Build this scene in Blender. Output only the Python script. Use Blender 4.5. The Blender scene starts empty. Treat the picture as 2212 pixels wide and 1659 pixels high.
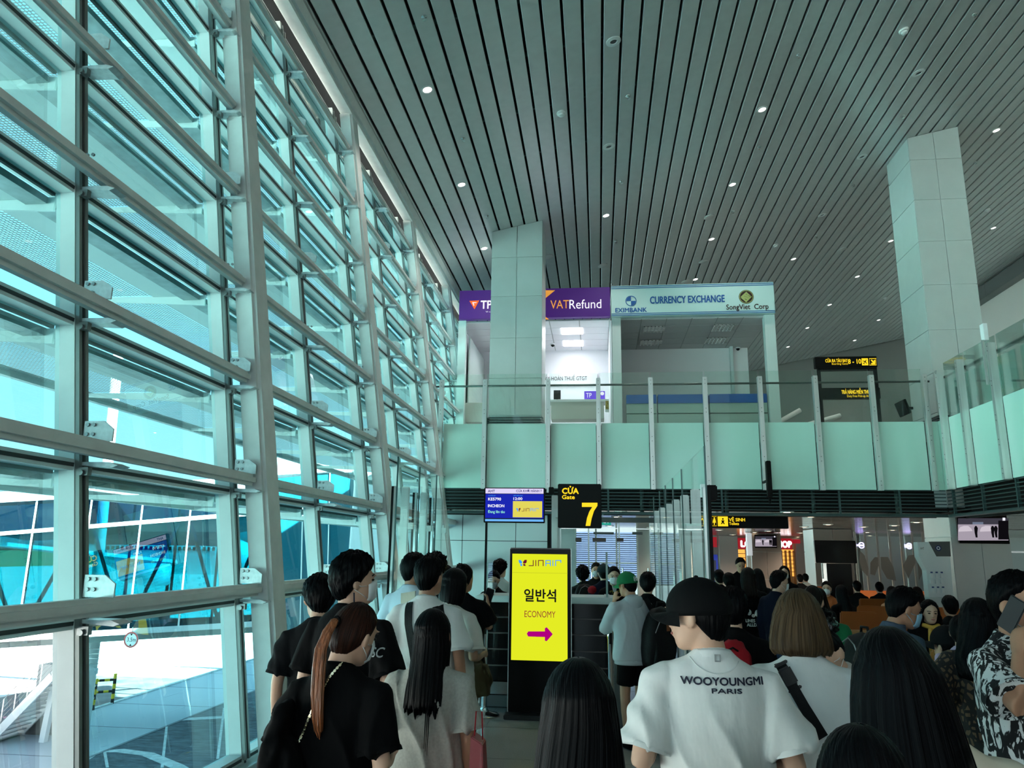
import bpy, bmesh, math, random
import numpy as np
from mathutils import Vector, Matrix, Quaternion, noise as mnoise
from mathutils.bvhtree import BVHTree
random.seed(4)
RNG = np.random.default_rng(4)
SC = bpy.context.scene
COL = bpy.context.collection
PI = math.pi

# ------------------------------------------------------------------ camera
W, H, FPX = 2212, 1659, 1630.0
EYE = 1.8
def cam_basis(vx=1293, vy=1193, roll=.014):
    a, b = (vx - W/2)/FPX, (H/2 - vy)/FPX
    c, s = math.cos(roll), math.sin(roll)
    a2, b2 = a*c - b*s, a*s + b*c
    t = math.atan(-b2); p = math.atan(a2*math.cos(t))
    F = np.array([-math.sin(p)*math.cos(t), math.cos(p)*math.cos(t), math.sin(t)])
    R = np.array([math.cos(p), math.sin(p), 0.0]); U = np.cross(R, F)
    return R*c + U*s, -R*s + U*c, F
CR, CU, CF = cam_basis()
def ray(x, y): return CF + CR*((x - W/2)/FPX) + CU*((H/2 - y)/FPX)
def at(x, y, Y):                       # the point at depth Y seen at a pixel of the photograph
    d = ray(x, y); k = Y/d[1]; return np.array([d[0]*k, Y, EYE + d[2]*k])
def atx(x, y, X):
    d = ray(x, y); k = X/d[0]; return np.array([X, d[1]*k, EYE + d[2]*k])
def atz(x, y, Z):
    d = ray(x, y); k = (Z - EYE)/d[2]; return np.array([d[0]*k, d[1]*k, Z])
cam = bpy.data.objects.new('camera', bpy.data.cameras.new('camera')); COL.objects.link(cam)
cam.data.sensor_width = 36; cam.data.sensor_fit = 'HORIZONTAL'; cam.data.lens = 36*FPX/W
cam.data.clip_start = .05; cam.data.clip_end = 4000
cam.matrix_world = Matrix(((CR[0], CU[0], -CF[0], 0), (CR[1], CU[1], -CF[1], 0), (CR[2], CU[2], -CF[2], EYE), (0, 0, 0, 1)))
SC.camera = cam

# ------------------------------------------------------------------ sky, sun, exposure
def rgb(r, g, b):
    f = lambda v: (v/255/12.92) if v/255 <= .04045 else ((v/255 + .055)/1.055)**2.4
    return (f(r), f(g), f(b), 1)
world = bpy.data.worlds.new('sky'); SC.world = world; world.use_nodes = True
wt = world.node_tree; wn = wt.nodes; wl = wt.links
bg = wn['Background']
tc = wn.new('ShaderNodeTexCoord'); sep = wn.new('ShaderNodeSeparateXYZ'); ramp = wn.new('ShaderNodeValToRGB')
wl.new(tc.outputs['Generated'], sep.inputs[0]); wl.new(sep.outputs['Z'], ramp.inputs[0])
ramp.color_ramp.elements[0].position = 0.0; ramp.color_ramp.elements[0].color = (.80, .96, 1.0, 1)
ramp.color_ramp.elements[1].position = .75; ramp.color_ramp.elements[1].color = (.34, .64, .92, 1)
e = ramp.color_ramp.elements.new(.16); e.color = (.54, .86, 1.0, 1)
cn = wn.new('ShaderNodeTexNoise'); cn.inputs['Scale'].default_value = 3.2; cn.inputs['Detail'].default_value = 6
mp = wn.new('ShaderNodeMapping'); mp.inputs['Scale'].default_value = (1, 1, 3.5)
wl.new(tc.outputs['Generated'], mp.inputs[0]); wl.new(mp.outputs[0], cn.inputs['Vector'])
cr = wn.new('ShaderNodeValToRGB'); cr.color_ramp.elements[0].position = .5; cr.color_ramp.elements[1].position = .78
cr.color_ramp.elements[1].color = (.45, .45, .45, 1)
wl.new(cn.outputs['Fac'], cr.inputs[0])
mx = wn.new('ShaderNodeMixRGB'); mx.inputs[2].default_value = (.9, 1.0, 1.0, 1)
wl.new(cr.outputs[0], mx.inputs[0]); wl.new(ramp.outputs[0], mx.inputs[1]); wl.new(mx.outputs[0], bg.inputs[0])
bg.inputs[1].default_value = .84
sun = bpy.data.objects.new('sun', bpy.data.lights.new('sun', 'SUN')); COL.objects.link(sun)
sun.data.energy = 42; sun.data.angle = .01; sun.data.color = (1, .97, .92)
sun.rotation_euler = Vector((.74, -.10, .64)).to_track_quat('Z', 'Y').to_euler()
SC.view_settings.view_transform = 'Standard'; SC.view_settings.look = 'None'
SC.view_settings.gamma = 1; SC.view_settings.exposure = 0.95; SC.view_settings.use_curve_mapping = False
SC.cycles.transparent_max_bounces = 32; SC.cycles.max_bounces = 7; SC.cycles.glossy_bounces = 3
SC.cycles.transmission_bounces = 4; SC.cycles.diffuse_bounces = 4
SC.cycles.caustics_reflective = False; SC.cycles.caustics_refractive = False
SC.cycles.sample_clamp_indirect = 12.0
SC.cycles.use_denoising = True

# ------------------------------------------------------------------ materials
MATS = {}
def mat(name, col, rough=.5, metal=0.0, emit=None, estr=1.0, spec=.5, noise=None, bump=None, coat=0.0, sheen=0.0):
    """noise=(scale, amount[, stretch]) varies the colour; bump=(scale, strength[, stretch])"""
    if name in MATS: return MATS[name]
    m = bpy.data.materials.new(name); m.use_nodes = True; MATS[name] = m
    nt = m.node_tree; p = nt.nodes['Principled BSDF']
    c = rgb(*col) if max(col) > 1.0 or isinstance(col[0], int) else (*col, 1)
    p.inputs['Base Color'].default_value = c
    p.inputs['Roughness'].default_value = rough; p.inputs['Metallic'].default_value = metal
    p.inputs['Specular IOR Level'].default_value = spec; p.inputs['Coat Weight'].default_value = coat
    p.inputs['Sheen Weight'].default_value = sheen
    if emit is not None:
        p.inputs['Emission Color'].default_value = rgb(*emit); p.inputs['Emission Strength'].default_value = estr
    def coords(st):
        t = nt.nodes.new('ShaderNodeTexCoord'); mpn = nt.nodes.new('ShaderNodeMapping')
        mpn.inputs['Scale'].default_value = st; nt.links.new(t.outputs['Object'], mpn.inputs[0]); return mpn.outputs[0]
    if noise:
        n = nt.nodes.new('ShaderNodeTexNoise'); n.inputs['Scale'].default_value = noise[0]; n.inputs['Detail'].default_value = 5
        nt.links.new(coords(noise[2] if len(noise) > 2 else (1, 1, 1)), n.inputs['Vector'])
        mr = nt.nodes.new('ShaderNodeMapRange'); a = noise[1]
        mr.inputs['From Min'].default_value = .3; mr.inputs['From Max'].default_value = .7
        mr.inputs['To Min'].default_value = 1 - a; mr.inputs['To Max'].default_value = 1 + a
        nt.links.new(n.outputs['Fac'], mr.inputs['Value'])
        v = nt.nodes.new('ShaderNodeVectorMath'); v.operation = 'SCALE'; v.inputs[0].default_value = c[:3]
        nt.links.new(mr.outputs[0], v.inputs['Scale']); nt.links.new(v.outputs[0], p.inputs['Base Color'])
    if bump:
        n = nt.nodes.new('ShaderNodeTexNoise'); n.inputs['Scale'].default_value = bump[0]; n.inputs['Detail'].default_value = 3
        nt.links.new(coords(bump[2] if len(bump) > 2 else (1, 1, 1)), n.inputs['Vector'])
        b = nt.nodes.new('ShaderNodeBump'); b.inputs['Strength'].default_value = bump[1]; b.inputs['Distance'].default_value = .02
        nt.links.new(n.outputs['Fac'], b.inputs['Height']); nt.links.new(b.outputs[0], p.inputs['Normal'])
    return m
def glow(name, col, s=1.0):
    if name in MATS: return MATS[name]
    m = bpy.data.materials.new(name); m.use_nodes = True; MATS[name] = m
    nt = m.node_tree; nt.nodes.remove(nt.nodes['Principled BSDF'])
    em = nt.nodes.new('ShaderNodeEmission'); em.inputs[0].default_value = rgb(*col); em.inputs[1].default_value = s/(2**SC.view_settings.exposure if s < 1.6 else 1)
    nt.links.new(em.outputs[0], nt.nodes['Material Output'].inputs[0]); return m
def glass(name, tint, refl=1.0, gl_rough=0.0, haze=0.0, hazecol=(200, 230, 225)):
    m = bpy.data.materials.new(name); m.use_nodes = True; MATS[name] = m
    nt = m.node_tree; nt.nodes.remove(nt.nodes['Principled BSDF']); N = nt.nodes.new; L = nt.links.new
    tr = N('ShaderNodeBsdfTransparent'); tr.inputs[0].default_value = (*tint, 1)
    gl = N('ShaderNodeBsdfGlossy'); gl.inputs['Roughness'].default_value = gl_rough; gl.inputs[0].default_value = (.9, 1, .97, 1)
    fr = N('ShaderNodeFresnel'); fr.inputs[0].default_value = 1.5
    ml = N('ShaderNodeMath'); ml.operation = 'MULTIPLY'; ml.inputs[1].default_value = refl; L(fr.outputs[0], ml.inputs[0])
    m1 = N('ShaderNodeMixShader'); L(ml.outputs[0], m1.inputs[0]); L(tr.outputs[0], m1.inputs[1]); L(gl.outputs[0], m1.inputs[2])
    out = m1.outputs[0]
    if haze:
        df = N('ShaderNodeBsdfDiffuse'); df.inputs[0].default_value = rgb(*hazecol)
        m2 = N('ShaderNodeMixShader'); m2.inputs[0].default_value = haze; L(out, m2.inputs[1]); L(df.outputs[0], m2.inputs[2]); out = m2.outputs[0]
    L(out, nt.nodes['Material Output'].inputs[0]); return m

# ------------------------------------------------------------------ mesh building
def tag(o, label=None, cat=None, group=None, kind=None):
    if label: o['label'] = label
    if cat: o['category'] = cat
    if group: o['group'] = group
    if kind: o['kind'] = kind
    return o
def empty(name, loc=(0, 0, 0), label=None, cat=None, group=None, kind=None, rz=0.0, parent=None):
    o = bpy.data.objects.new(name, None); COL.objects.link(o); o.location = tuple(float(v) for v in loc); o.rotation_euler = (0, 0, rz)
    o.empty_display_size = .1
    if parent: o.parent = parent
    return tag(o, label, cat, group, kind)
def base_of(p):
    v = Vector((0, 0, 0))
    while p is not None: v += Vector(p.location); p = p.parent
    return v
class MB:
    def __init__(s): s.v = []; s.f = []; s.uv = None
    def add(s, vs, fs):
        n = len(s.v); s.v += [tuple(map(float, v)) for v in vs]; s.f += [tuple(i + n for i in f) for f in fs]; return s
    def hexa(s, p):   # 8 corners: 4 bottom ccw, 4 top ccw
        return s.add(p, [(3, 2, 1, 0), (4, 5, 6, 7), (0, 1, 5, 4), (1, 2, 6, 5), (2, 3, 7, 6), (3, 0, 4, 7)])
    def box(s, x0, x1, y0, y1, z0, z1):
        return s.hexa([(x0, y0, z0), (x1, y0, z0), (x1, y1, z0), (x0, y1, z0), (x0, y0, z1), (x1, y0, z1), (x1, y1, z1), (x0, y1, z1)])
    def cbox(s, c, d, rz=0.0, R=None):
        c = Vector(c); M = R or Matrix.Rotation(rz, 3, 'Z'); dx, dy, dz = d[0]/2, d[1]/2, d[2]/2
        P = [c + M @ Vector(q) for q in ((-dx, -dy, -dz), (dx, -dy, -dz), (dx, dy, -dz), (-dx, dy, -dz), (-dx, -dy, dz), (dx, -dy, dz), (dx, dy, dz), (-dx, dy, dz))]
        return s.hexa(P)
    def bar(s, a, b, w, h, up=(0, 0, 1)):     # rectangular bar from a to b
        a, b = Vector(a), Vector(b); d = (b - a).normalized(); u = Vector(up)
        sd = d.cross(u); sd = sd.normalized() if sd.length > 1e-6 else Vector((1, 0, 0)); u = sd.cross(d)
        sd = sd*(w/2); u = u*(h/2)
        return s.hexa([a - sd - u, a + sd - u, b + sd - u, b - sd - u, a - sd + u, a + sd + u, b + sd + u, b - sd + u])
    def rings(s, R, close=True, cap=True):
        n = len(s.v); k = len(R[0])
        for r in R: s.v += [tuple(map(float, q)) for q in r]
        for i in range(len(R) - 1):
            for j in range(k if close else k - 1):
                a = n + i*k + j; b = n + i*k + (j + 1) % k
                s.f.append((a, b, b + k, a + k))
        if cap:
            s.f.append(tuple(n + j for j in reversed(range(k)))); s.f.append(tuple(n + (len(R) - 1)*k + j for j in range(k)))
        return s
    def tube(s, pts, rad, seg=12, cap=True, dome=False, ref=(0, 0, 1)):
        P = [Vector(p) for p in pts]; n = len(P); R = []
        rad = rad if isinstance(rad, (list, tuple)) else [rad]*n
        rad = [r if isinstance(r, (list, tuple)) else (r, r) for r in rad]
        T = [((P[min(i + 1, n - 1)] - P[max(i - 1, 0)]).normalized()) for i in range(n)]
        u = Vector(ref); u = u - T[0]*u.dot(T[0])
        if u.length < 1e-3: u = Vector((0, 1, 0)) - T[0]*T[0].y
        if u.length < 1e-3: u = Vector((1, 0, 0))
        u.normalize(); items = []
        for i in range(n):
            u = u - T[i]*u.dot(T[i]); u.normalize(); items.append((P[i], T[i], u.copy(), rad[i]))
        if dome:
            p, t, uu, r = items[0]; pre = [(p - t*(max(r)*math.cos(a)), t, uu, (r[0]*math.sin(a), r[1]*math.sin(a))) for a in (.25, .75, 1.2)]
            p, t, uu, r = items[-1]; post = [(p + t*(max(r)*math.cos(a)), t, uu, (r[0]*math.sin(a), r[1]*math.sin(a))) for a in (1.2, .75, .25)]
            items = pre + items + post
        for p, t, uu, r in items:
            w = t.cross(uu); R.append([p + w*(r[0]*math.cos(2*PI*j/seg)) + uu*(r[1]*math.sin(2*PI*j/seg)) for j in range(seg)])
        return s.rings(R, True, cap)
    def ell(s, c, r, su=16, sv=10, R=None):
        c = Vector(c); M = R or Matrix.Identity(3); Rg = []
        for i in range(1, sv):
            t = PI*i/sv
            Rg.append([c + M @ Vector((r[0]*math.sin(t)*math.cos(2*PI*j/su), r[1]*math.sin(t)*math.sin(2*PI*j/su), -r[2]*math.cos(t))) for j in range(su)])
        n = len(s.v); s.rings(Rg, True, False)
        b = len(s.v); s.v += [tuple(c - M @ Vector((0, 0, r[2]))), tuple(c + M @ Vector((0, 0, r[2])))]
        for j in range(su):
            s.f.append((b, n + (j + 1) % su, n + j)); q = n + (sv - 2)*su; s.f.append((b + 1, q + j, q + (j + 1) % su))
        return s
    def lathe(s, c, prof, seg=24):
        c = Vector(c); return s.rings([[c + Vector((r*math.cos(2*PI*j/seg), r*math.sin(2*PI*j/seg), z)) for j in range(seg)] for r, z in prof])
    def prism(s, poly, a, b):   # poly: list of 3D points (planar), extruded by vector b-a
        d = Vector(b) - Vector(a); k = len(poly); P = [Vector(p) for p in poly]
        return s.add(P + [p + d for p in P], [tuple(reversed(range(k))), tuple(range(k, 2*k))] + [(i, (i + 1) % k, (i + 1) % k + k, i + k) for i in range(k)])
    def mesh(s, name, off=None):
        me = bpy.data.meshes.new(name)
        V = [(v[0] - off[0], v[1] - off[1], v[2] - off[2]) for v in s.v] if off else s.v
        me.from_pydata(V, [], s.f); return me
    def build(s, name, m, parent=None, smooth=False, bevel=0.0, local=False, **tg):
        own = None
        off = None if local else base_of(parent)
        if parent is None and s.v:
            A = np.array(s.v); lo, hi = A.min(0), A.max(0); own = ((lo[0] + hi[0])/2, (lo[1] + hi[1])/2, lo[2]); off = Vector(own)
        me = s.mesh(name, off)
        if bevel:
            bm = bmesh.new(); bm.from_mesh(me); bmesh.ops.recalc_face_normals(bm, faces=bm.faces)
            ed = [e for e in bm.edges if len(e.link_faces) == 2 and e.calc_face_angle(0) > .6]
            bmesh.ops.bevel(bm, geom=ed, offset=bevel, segments=2, affect='EDGES', clamp_overlap=True)
            bm.to_mesh(me); bm.free()
        else:
            bm = bmesh.new(); bm.from_mesh(me); bmesh.ops.recalc_face_normals(bm, faces=bm.faces); bm.to_mesh(me); bm.free()
        if smooth:
            me.polygons.foreach_set('use_smooth', [True]*len(me.polygons)); me.update()
            if smooth == 'angle':
                try: me.set_sharp_from_angle(angle=.7)
                except Exception: pass
        me.materials.append(m)
        o = bpy.data.objects.new(name, me); COL.objects.link(o)
        if parent is not None: o.parent = parent
        if own: o.location = own
        return tag(o, tg.get('label'), tg.get('cat'), tg.get('group'), tg.get('kind'))
def share(src, name, parent, loc, rz=0.0, **tg):       # another object using the same mesh
    o = bpy.data.objects.new(name, src.data); COL.objects.link(o); o.parent = parent
    o.location = Vector(loc) - (base_of(parent) if parent else Vector((0, 0, 0))); o.rotation_euler = (0, 0, rz)
    return tag(o, tg.get('label'), tg.get('cat'), tg.get('group'), tg.get('kind'))
def copy_tree(o, loc, rz=None, label=None, parent=None):
    c = o.copy(); COL.objects.link(c)
    if parent is not None: c.parent = parent
    else: c.location = loc
    if rz is not None: c.rotation_euler = (0, 0, rz)
    if label: c['label'] = label
    for ch in list(o.children): copy_tree(ch, None, parent=c)
    return c
_TX = {}
def text_geo(body):
    if body in _TX: return _TX[body]
    cu = bpy.data.curves.new('t', 'FONT'); cu.body = body; cu.resolution_u = 3
    o = bpy.data.objects.new('t', cu); COL.objects.link(o)
    dg = bpy.context.evaluated_depsgraph_get(); me = bpy.data.meshes.new_from_object(o.evaluated_get(dg))
    bpy.data.objects.remove(o)
    V = np.array([v.co[:] for v in me.vertices]); F = [tuple(p.vertices) for p in me.polygons]
    bpy.data.meshes.remove(me); _TX[body] = (V, F); return V, F
def text(body, org, right, up, height, mt, parent, width=None, bold=0.0, name='lettering', capref=None, out=.004, subdiv=0, **tg):
    """org = lower-left corner of the text box in world space, lies in the plane right x up; height = cap height"""
    V, F = text_geo(body); V = V.copy()
    ref = text_geo(capref)[0] if capref else V
    x0, x1, y0, y1 = V[:, 0].min(), V[:, 0].max(), ref[:, 1].min(), ref[:, 1].max()
    k = height/(y1 - y0); kx = (width/(x1 - x0)) if width else k
    r, u = Vector(right).normalized(), Vector(up).normalized(); n = r.cross(u); o = Vector([float(q) for q in org])
    mb = MB()
    offs = [(0, 0)] if not bold else [(0, 0), (bold*height, 0), (bold*height*.5, bold*height*.5), (bold*height*.5, -bold*height*.5)]
    for i, (dx, dy) in enumerate(offs):
        P = [o + r*((v[0] - x0)*kx + dx) + u*((v[1] - y0)*k + dy) + n*(out + i*.0004) for v in V]
        mb.add(P, F)
    return mb.build(name, mt, parent, **tg)
# ------------------------------------------------------------------ materials of the building
M_slat = mat('ceiling_panel_metal', (.60, .615, .60), .34, .25, noise=(6, .04))
M_black = mat('void_black', (.004, .004, .004), .9)
M_white_steel = mat('white_painted_steel', (.72, .76, .74), .42, noise=(8, .05), bump=(60, .03))
M_alu = mat('pale_mullion_aluminium', (.70, .75, .74), .38, noise=(5, .04))
M_gasket = mat('dark_gasket', (.035, .04, .04), .55)
M_bracket = mat('galvanised_bracket', (.62, .66, .66), .4, .3, noise=(30, .12))
M_bolt = mat('bolt_steel', (.25, .26, .26), .35, .8)
M_glassT = glass('teal_facade_glass', (.44, .88, .92), .24)
M_glassC = glass('clear_facade_glass', (.90, .93, .96), .3)
M_clear = glass('clear_balustrade_glass', (.92, .975, .95), .6, haze=.012)
M_screen = glass('screen_glass', (.965, .992, .985), .22)
M_panelgreen = mat('green_backed_glass', (.52, .80, .70), .07, spec=.6, noise=(1.2, .04, (1, 1, .3)))
M_brushed = mat('brushed_steel', (.62, .66, .64), .34, .75, noise=(14, .10, (1, 1, .08)))
M_polish = mat('polished_steel', (.75, .77, .76), .12, 1.0)
M_clad = mat('grey_column_cladding', (.60, .66, .64), .42, .15, noise=(3, .03))
M_cladj = mat('pale_joint', (.62, .68, .66), .5)
M_floor = mat('polished_granite_floor', (.32, .32, .31), .12, noise=(160, .30), spec=.5)
M_whitewall = mat('white_wall', (.78, .80, .78), .55)
M_pinkwall = mat('warm_white_wall', (.66, .60, .57), .6)
M_grille = mat('dark_grille', (.02, .045, .045), .5)
M_slab = mat('slab_concrete', (.3, .32, .31), .8)
M_lowceil = mat('reflective_low_ceiling', (.42, .38, .34), .16, .85, noise=(2, .08, (.3, 4, 1)))

def ceil_z(x): return EYE + 7.89 + .21*x
FY0, FY1 = -5.0, 40.0
def fx(z): return -3.24 - .147*(z - 1.8)          # inner glass line of the leaning facade
PITCH = 2.04
MY = [4.41 + PITCH*i for i in range(-4, 18)]      # mullions
CY = [6.50 + 2*PITCH*i for i in range(-2, 8)]     # columns
BZ = [1.445 + .943*k for k in range(8)]            # beams
TOPZ = 8.72

# floor and ceiling
fl = MB().box(-3.15, 26, -12, 48, -.25, 0).build('floor', M_floor, kind='structure')
jo = mat('floor_joint', (.12, .12, .12), .4)
for k in range(14):
    MB().box(-2.9, 14, 1.2 + k*1.2, 1.206 + k*1.2, 0, .0015).build('joint', jo, fl)
for k in range(12):
    MB().box(-2.4 + k*1.2, -2.394 + k*1.2, -1, 17, 0, .0015).build('joint', jo, fl)
ce = empty('ceiling', (0, 0, 9.69), kind='structure')
XS = -4.06; SL = 69
def slat_mesh(w):
    mb = MB(); L = 45.0; h = w/2
    a = math.atan(.21); c, s = math.cos(a), math.sin(a)
    prof = [(-h, .05), (-h, .006), (-h + .006, 0), (h - .006, 0), (h, .006), (h, .05)]
    R = [[(p[0]*c - p[1]*s, y, p[0]*s + p[1]*c) for p in prof] for y in (-L/2, L/2)]
    return mb.rings(R, True, True)
sl0 = None
for i in range(SL):
    xc = XS + .022 + .13 + .3*i
    if sl0 is None:
        sl0 = slat_mesh(.262).build('slat', M_slat, None, local=False)
        me = sl0.data; bpy.data.objects.remove(sl0)
        A = np.array([v.co[:] for v in me.vertices]); lo = A.min(0); hi = A.max(0)
        # recentre the shared mesh on the slat's own axis
        for v in me.vertices: v.co.x -= (lo[0] + hi[0])/2; v.co.z -= (lo[2])
        class _S: pass
        sl0 = _S(); sl0.data = me; zlo = (-.131)*math.sin(math.atan(.21))
    share(sl0, 'slat', ce, (xc, 18.0, ceil_z(xc) + zlo))
b = MB(); x1 = XS - .3; x2 = 17.2
b.hexa([(x1, -5, ceil_z(x1) + .30), (x2, -5, ceil_z(x2) + .30), (x2, 41, ceil_z(x2) + .30), (x1, 41, ceil_z(x1) + .30),
        (x1, -5, ceil_z(x1) + .5), (x2, -5, ceil_z(x2) + .5), (x2, 41, ceil_z(x2) + .5), (x1, 41, ceil_z(x1) + .5)])
b.build('backing', M_black, ce)
car = mat('slot_carrier', (.02, .05, .045), .5, .4)
for k in range(30):                                   # dark carriers glimpsed in the slots
    y = -2 + k*1.4 + .1*((k*7) % 3)
    MB().bar((XS, y, ceil_z(XS) + .10), (16.6, y, ceil_z(16.6) + .10), .05, .05).build('carrier', car, ce)
# roof over the hall (keeps the sun out), eave past the facade
MB().hexa([(-4.5, -45, ceil_z(-4.5) + .7), (30, -45, ceil_z(30)+.7), (30, 90, ceil_z(30)+.7), (-4.5, 90, ceil_z(-4.5) + .7),
           (-4.5, -45, ceil_z(-4.5) + 1.1), (30, -45, ceil_z(30) + 1.1), (30, 90, ceil_z(30) + 1.1), (-4.5, 90, ceil_z(-4.5) + 1.1)]).build('roof', M_slab, kind='structure')
# right-hand upper wall with its band
wr = MB().box(16.6, 16.9, -5, 41, 4.4, 13.4).build('wall_right', M_pinkwall, kind='structure')
bd = mat('dark_soffit_panel', (.16, .16, .16), .45, .3)
for k in range(13):
    MB().box(16.2, 16.58, -1 + k*3.0, 1.985 + k*3.0, 12.45, 13.0).build('panel', bd, wr)
wf = MB().box(-3.0, 17, 40.8, 41.0, 4.4, 14).build('wall_back', mat('far_wall', (.25, .24, .23), .5), kind='structure')
# the wall under the upper floor at the far right and back of the ground level
MB().box(24, 24.2, 12, 46, 0, 3.0).build('wall_right_lower', M_pinkwall, kind='structure')

# unseen walls added to cut the light from the right and from behind
MB().box(17.0, 17.2, -12, 11.9, 0, 4.1).build('wall_right_blocker', M_pinkwall, kind='structure')
MB().box(7.5, 17, -12.2, -12, 0, 13).build('wall_near_blocker', mat('taupe_wall', (.30, .27, .25), .6), kind='structure')
MB().box(16.6, 16.9, -12, -5, 4.4, 13.4).build('wall_end_blocker', M_pinkwall, kind='structure')
# ------------------------------------------------------------------ facade
win = empty('window_1', (-3.24, 6, 0), kind='structure', label='leaning glass curtain wall with pale mullions and teal panes')
ZT = [.10] + [z - .10 for z in BZ] + [8.55]          # transom levels
lean = lambda x, z: fx(z) + x
for i, y in enumerate(MY):
    for nm, (a, b2, y0, y1, m) in dict(mullion=(-.06, .075, -.05, .05, M_alu), gasket=(.076, .082, -.012, .012, M_gasket)).items():
        mb = MB(); z0, z1 = .0, 8.72
        mb.hexa([(lean(a, z0), y + y0, z0), (lean(b2, z0), y + y0, z0), (lean(b2, z0), y + y1, z0), (lean(a, z0), y + y1, z0),
                 (lean(a, z1), y + y0, z1), (lean(b2, z1), y + y0, z1), (lean(b2, z1), y + y1, z1), (lean(a, z1), y + y1, z1)])
        mb.build(nm, m, win)
    # dark inner rail on the room side of the mullion, split by the gasket line
    mb = MB()
    for s0, s1 in ((-.045, -.016), (.016, .045)):
        z0, z1 = .1, 8.6
        mb.hexa([(lean(.075, z0), y + s0, z0), (lean(.105, z0), y + s0, z0), (lean(.105, z0), y + s1, z0), (lean(.075, z0), y + s1, z0),
                 (lean(.075, z1), y + s0, z1), (lean(.105, z1), y + s0, z1), (lean(.105, z1), y + s1, z1), (lean(.075, z1), y + s1, z1)])
    mb.build('inner_rail', mat('grey_rail', (.22, .24, .23), .4, .4), win)
tr0 = None; gk = None
for k, z in enumerate(ZT):
    for i in range(len(MY) - 1):
        y0, y1 = MY[i] + .05, MY[i + 1] - .05; yc = (y0 + y1)/2
        if tr0 is None:
            tr0 = MB().box(-.06, .07, -(y1 - y0)/2, (y1 - y0)/2, -.035, .035).build('transom', M_alu, win, local=True)
            gk = MB().box(-.085, -.06, -(y1 - y0)/2, (y1 - y0)/2, -.055, .0).build('seal', M_gasket, win, local=True)
            ln = MB().box(.07, .074, -(y1 - y0)/2, (y1 - y0)/2, -.012, .012).build('seal', M_gasket, win, local=True)
            tr0.location = Vector((fx(z), yc, z)) - base_of(win); gk.location = tr0.location; ln.location = tr0.location
        else:
            share(tr0, 'transom', win, (fx(z), yc, z)); share(gk, 'seal', win, (fx(z), yc, z)); share(ln, 'seal', win, (fx(z), yc, z))
for k in range(len(ZT) - 1):
    z0, z1 = ZT[k] + .035, ZT[k + 1] - .035
    for i in range(len(MY) - 1):
        y0, y1 = MY[i] + .05, MY[i + 1] - .05
        m = M_glassC if (k == 0 and MY[i] < 3.5) else M_glassT
        d = -.03
        MB().add([(lean(d, z0), y0, z0), (lean(d, z0), y1, z0), (lean(d, z1), y1, z1), (lean(d, z1), y0, z1)], [(0, 1, 2, 3)]).build('pane', m, win)
# sill
MB().box(fx(0) - .1, fx(0) + .16, -5, 40, -.02, .07).build('sill', mat('sill_steel', (.6, .66, .66), .3, .4), win, bevel=.005)
# sunshades outside: one shelf per level and bay, with bracket arms
M_perf = bpy.data.materials.new('perforated_sheet'); M_perf.use_nodes = True
nt = M_perf.node_tree; p = nt.nodes['Principled BSDF']; p.inputs['Base Color'].default_value = (.42, .46, .45, 1); p.inputs['Roughness'].default_value = .5
t = nt.nodes.new('ShaderNodeTexCoord'); v1 = nt.nodes.new('ShaderNodeVectorMath'); v1.operation = 'SCALE'; v1.inputs['Scale'].default_value = 1/.034
v2 = nt.nodes.new('ShaderNodeVectorMath'); v2.operation = 'FRACTION'; v3 = nt.nodes.new('ShaderNodeVectorMath'); v3.operation = 'SUBTRACT'; v3.inputs[1].default_value = (.5, .5, 0)
sx = nt.nodes.new('ShaderNodeSeparateXYZ'); cx = nt.nodes.new('ShaderNodeCombineXYZ'); ln_ = nt.nodes.new('ShaderNodeVectorMath'); ln_.operation = 'LENGTH'
lt = nt.nodes.new('ShaderNodeMath'); lt.operation = 'LESS_THAN'; lt.inputs[1].default_value = .35
tp = nt.nodes.new('ShaderNodeBsdfTransparent'); ms = nt.nodes.new('ShaderNodeMixShader')
L = nt.links.new
L(t.outputs['Object'], v1.inputs[0]); L(v1.outputs[0], v2.inputs[0]); L(v2.outputs[0], v3.inputs[0]); L(v3.outputs[0], sx.inputs[0])
L(sx.outputs[0], cx.inputs[0]); L(sx.outputs[1], cx.inputs[1]); L(cx.outputs[0], ln_.inputs[0]); L(ln_.outputs['Value'], lt.inputs[0])
L(lt.outputs[0], ms.inputs[0]); L(p.outputs[0], ms.inputs[1]); L(tp.outputs[0], ms.inputs[2]); L(ms.outputs[0], nt.nodes['Material Output'].inputs[0])
M_shade = mat('shade_white_metal', (.66, .72, .71), .45)
M_galv = mat('galvanised_tube', (.38, .43, .43), .4, .5, noise=(9, .2))
ORD = ['first', 'second', 'third', 'fourth', 'fifth', 'sixth', 'seventh', 'eighth', 'ninth', 'tenth', 'eleventh', 'twelfth']
def shade_label(k, i):
    b_ = i - 2
    return 'perforated sunshade shelf, %s row up, %s' % (ORD[k - 1], ('%s pane bay from the near mullion' % ORD[b_]) if 0 <= b_ < 6 else 'nearest bay before the near mullion' if b_ < 0 else 'among the far bays past the gallery')
src = {}
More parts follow.
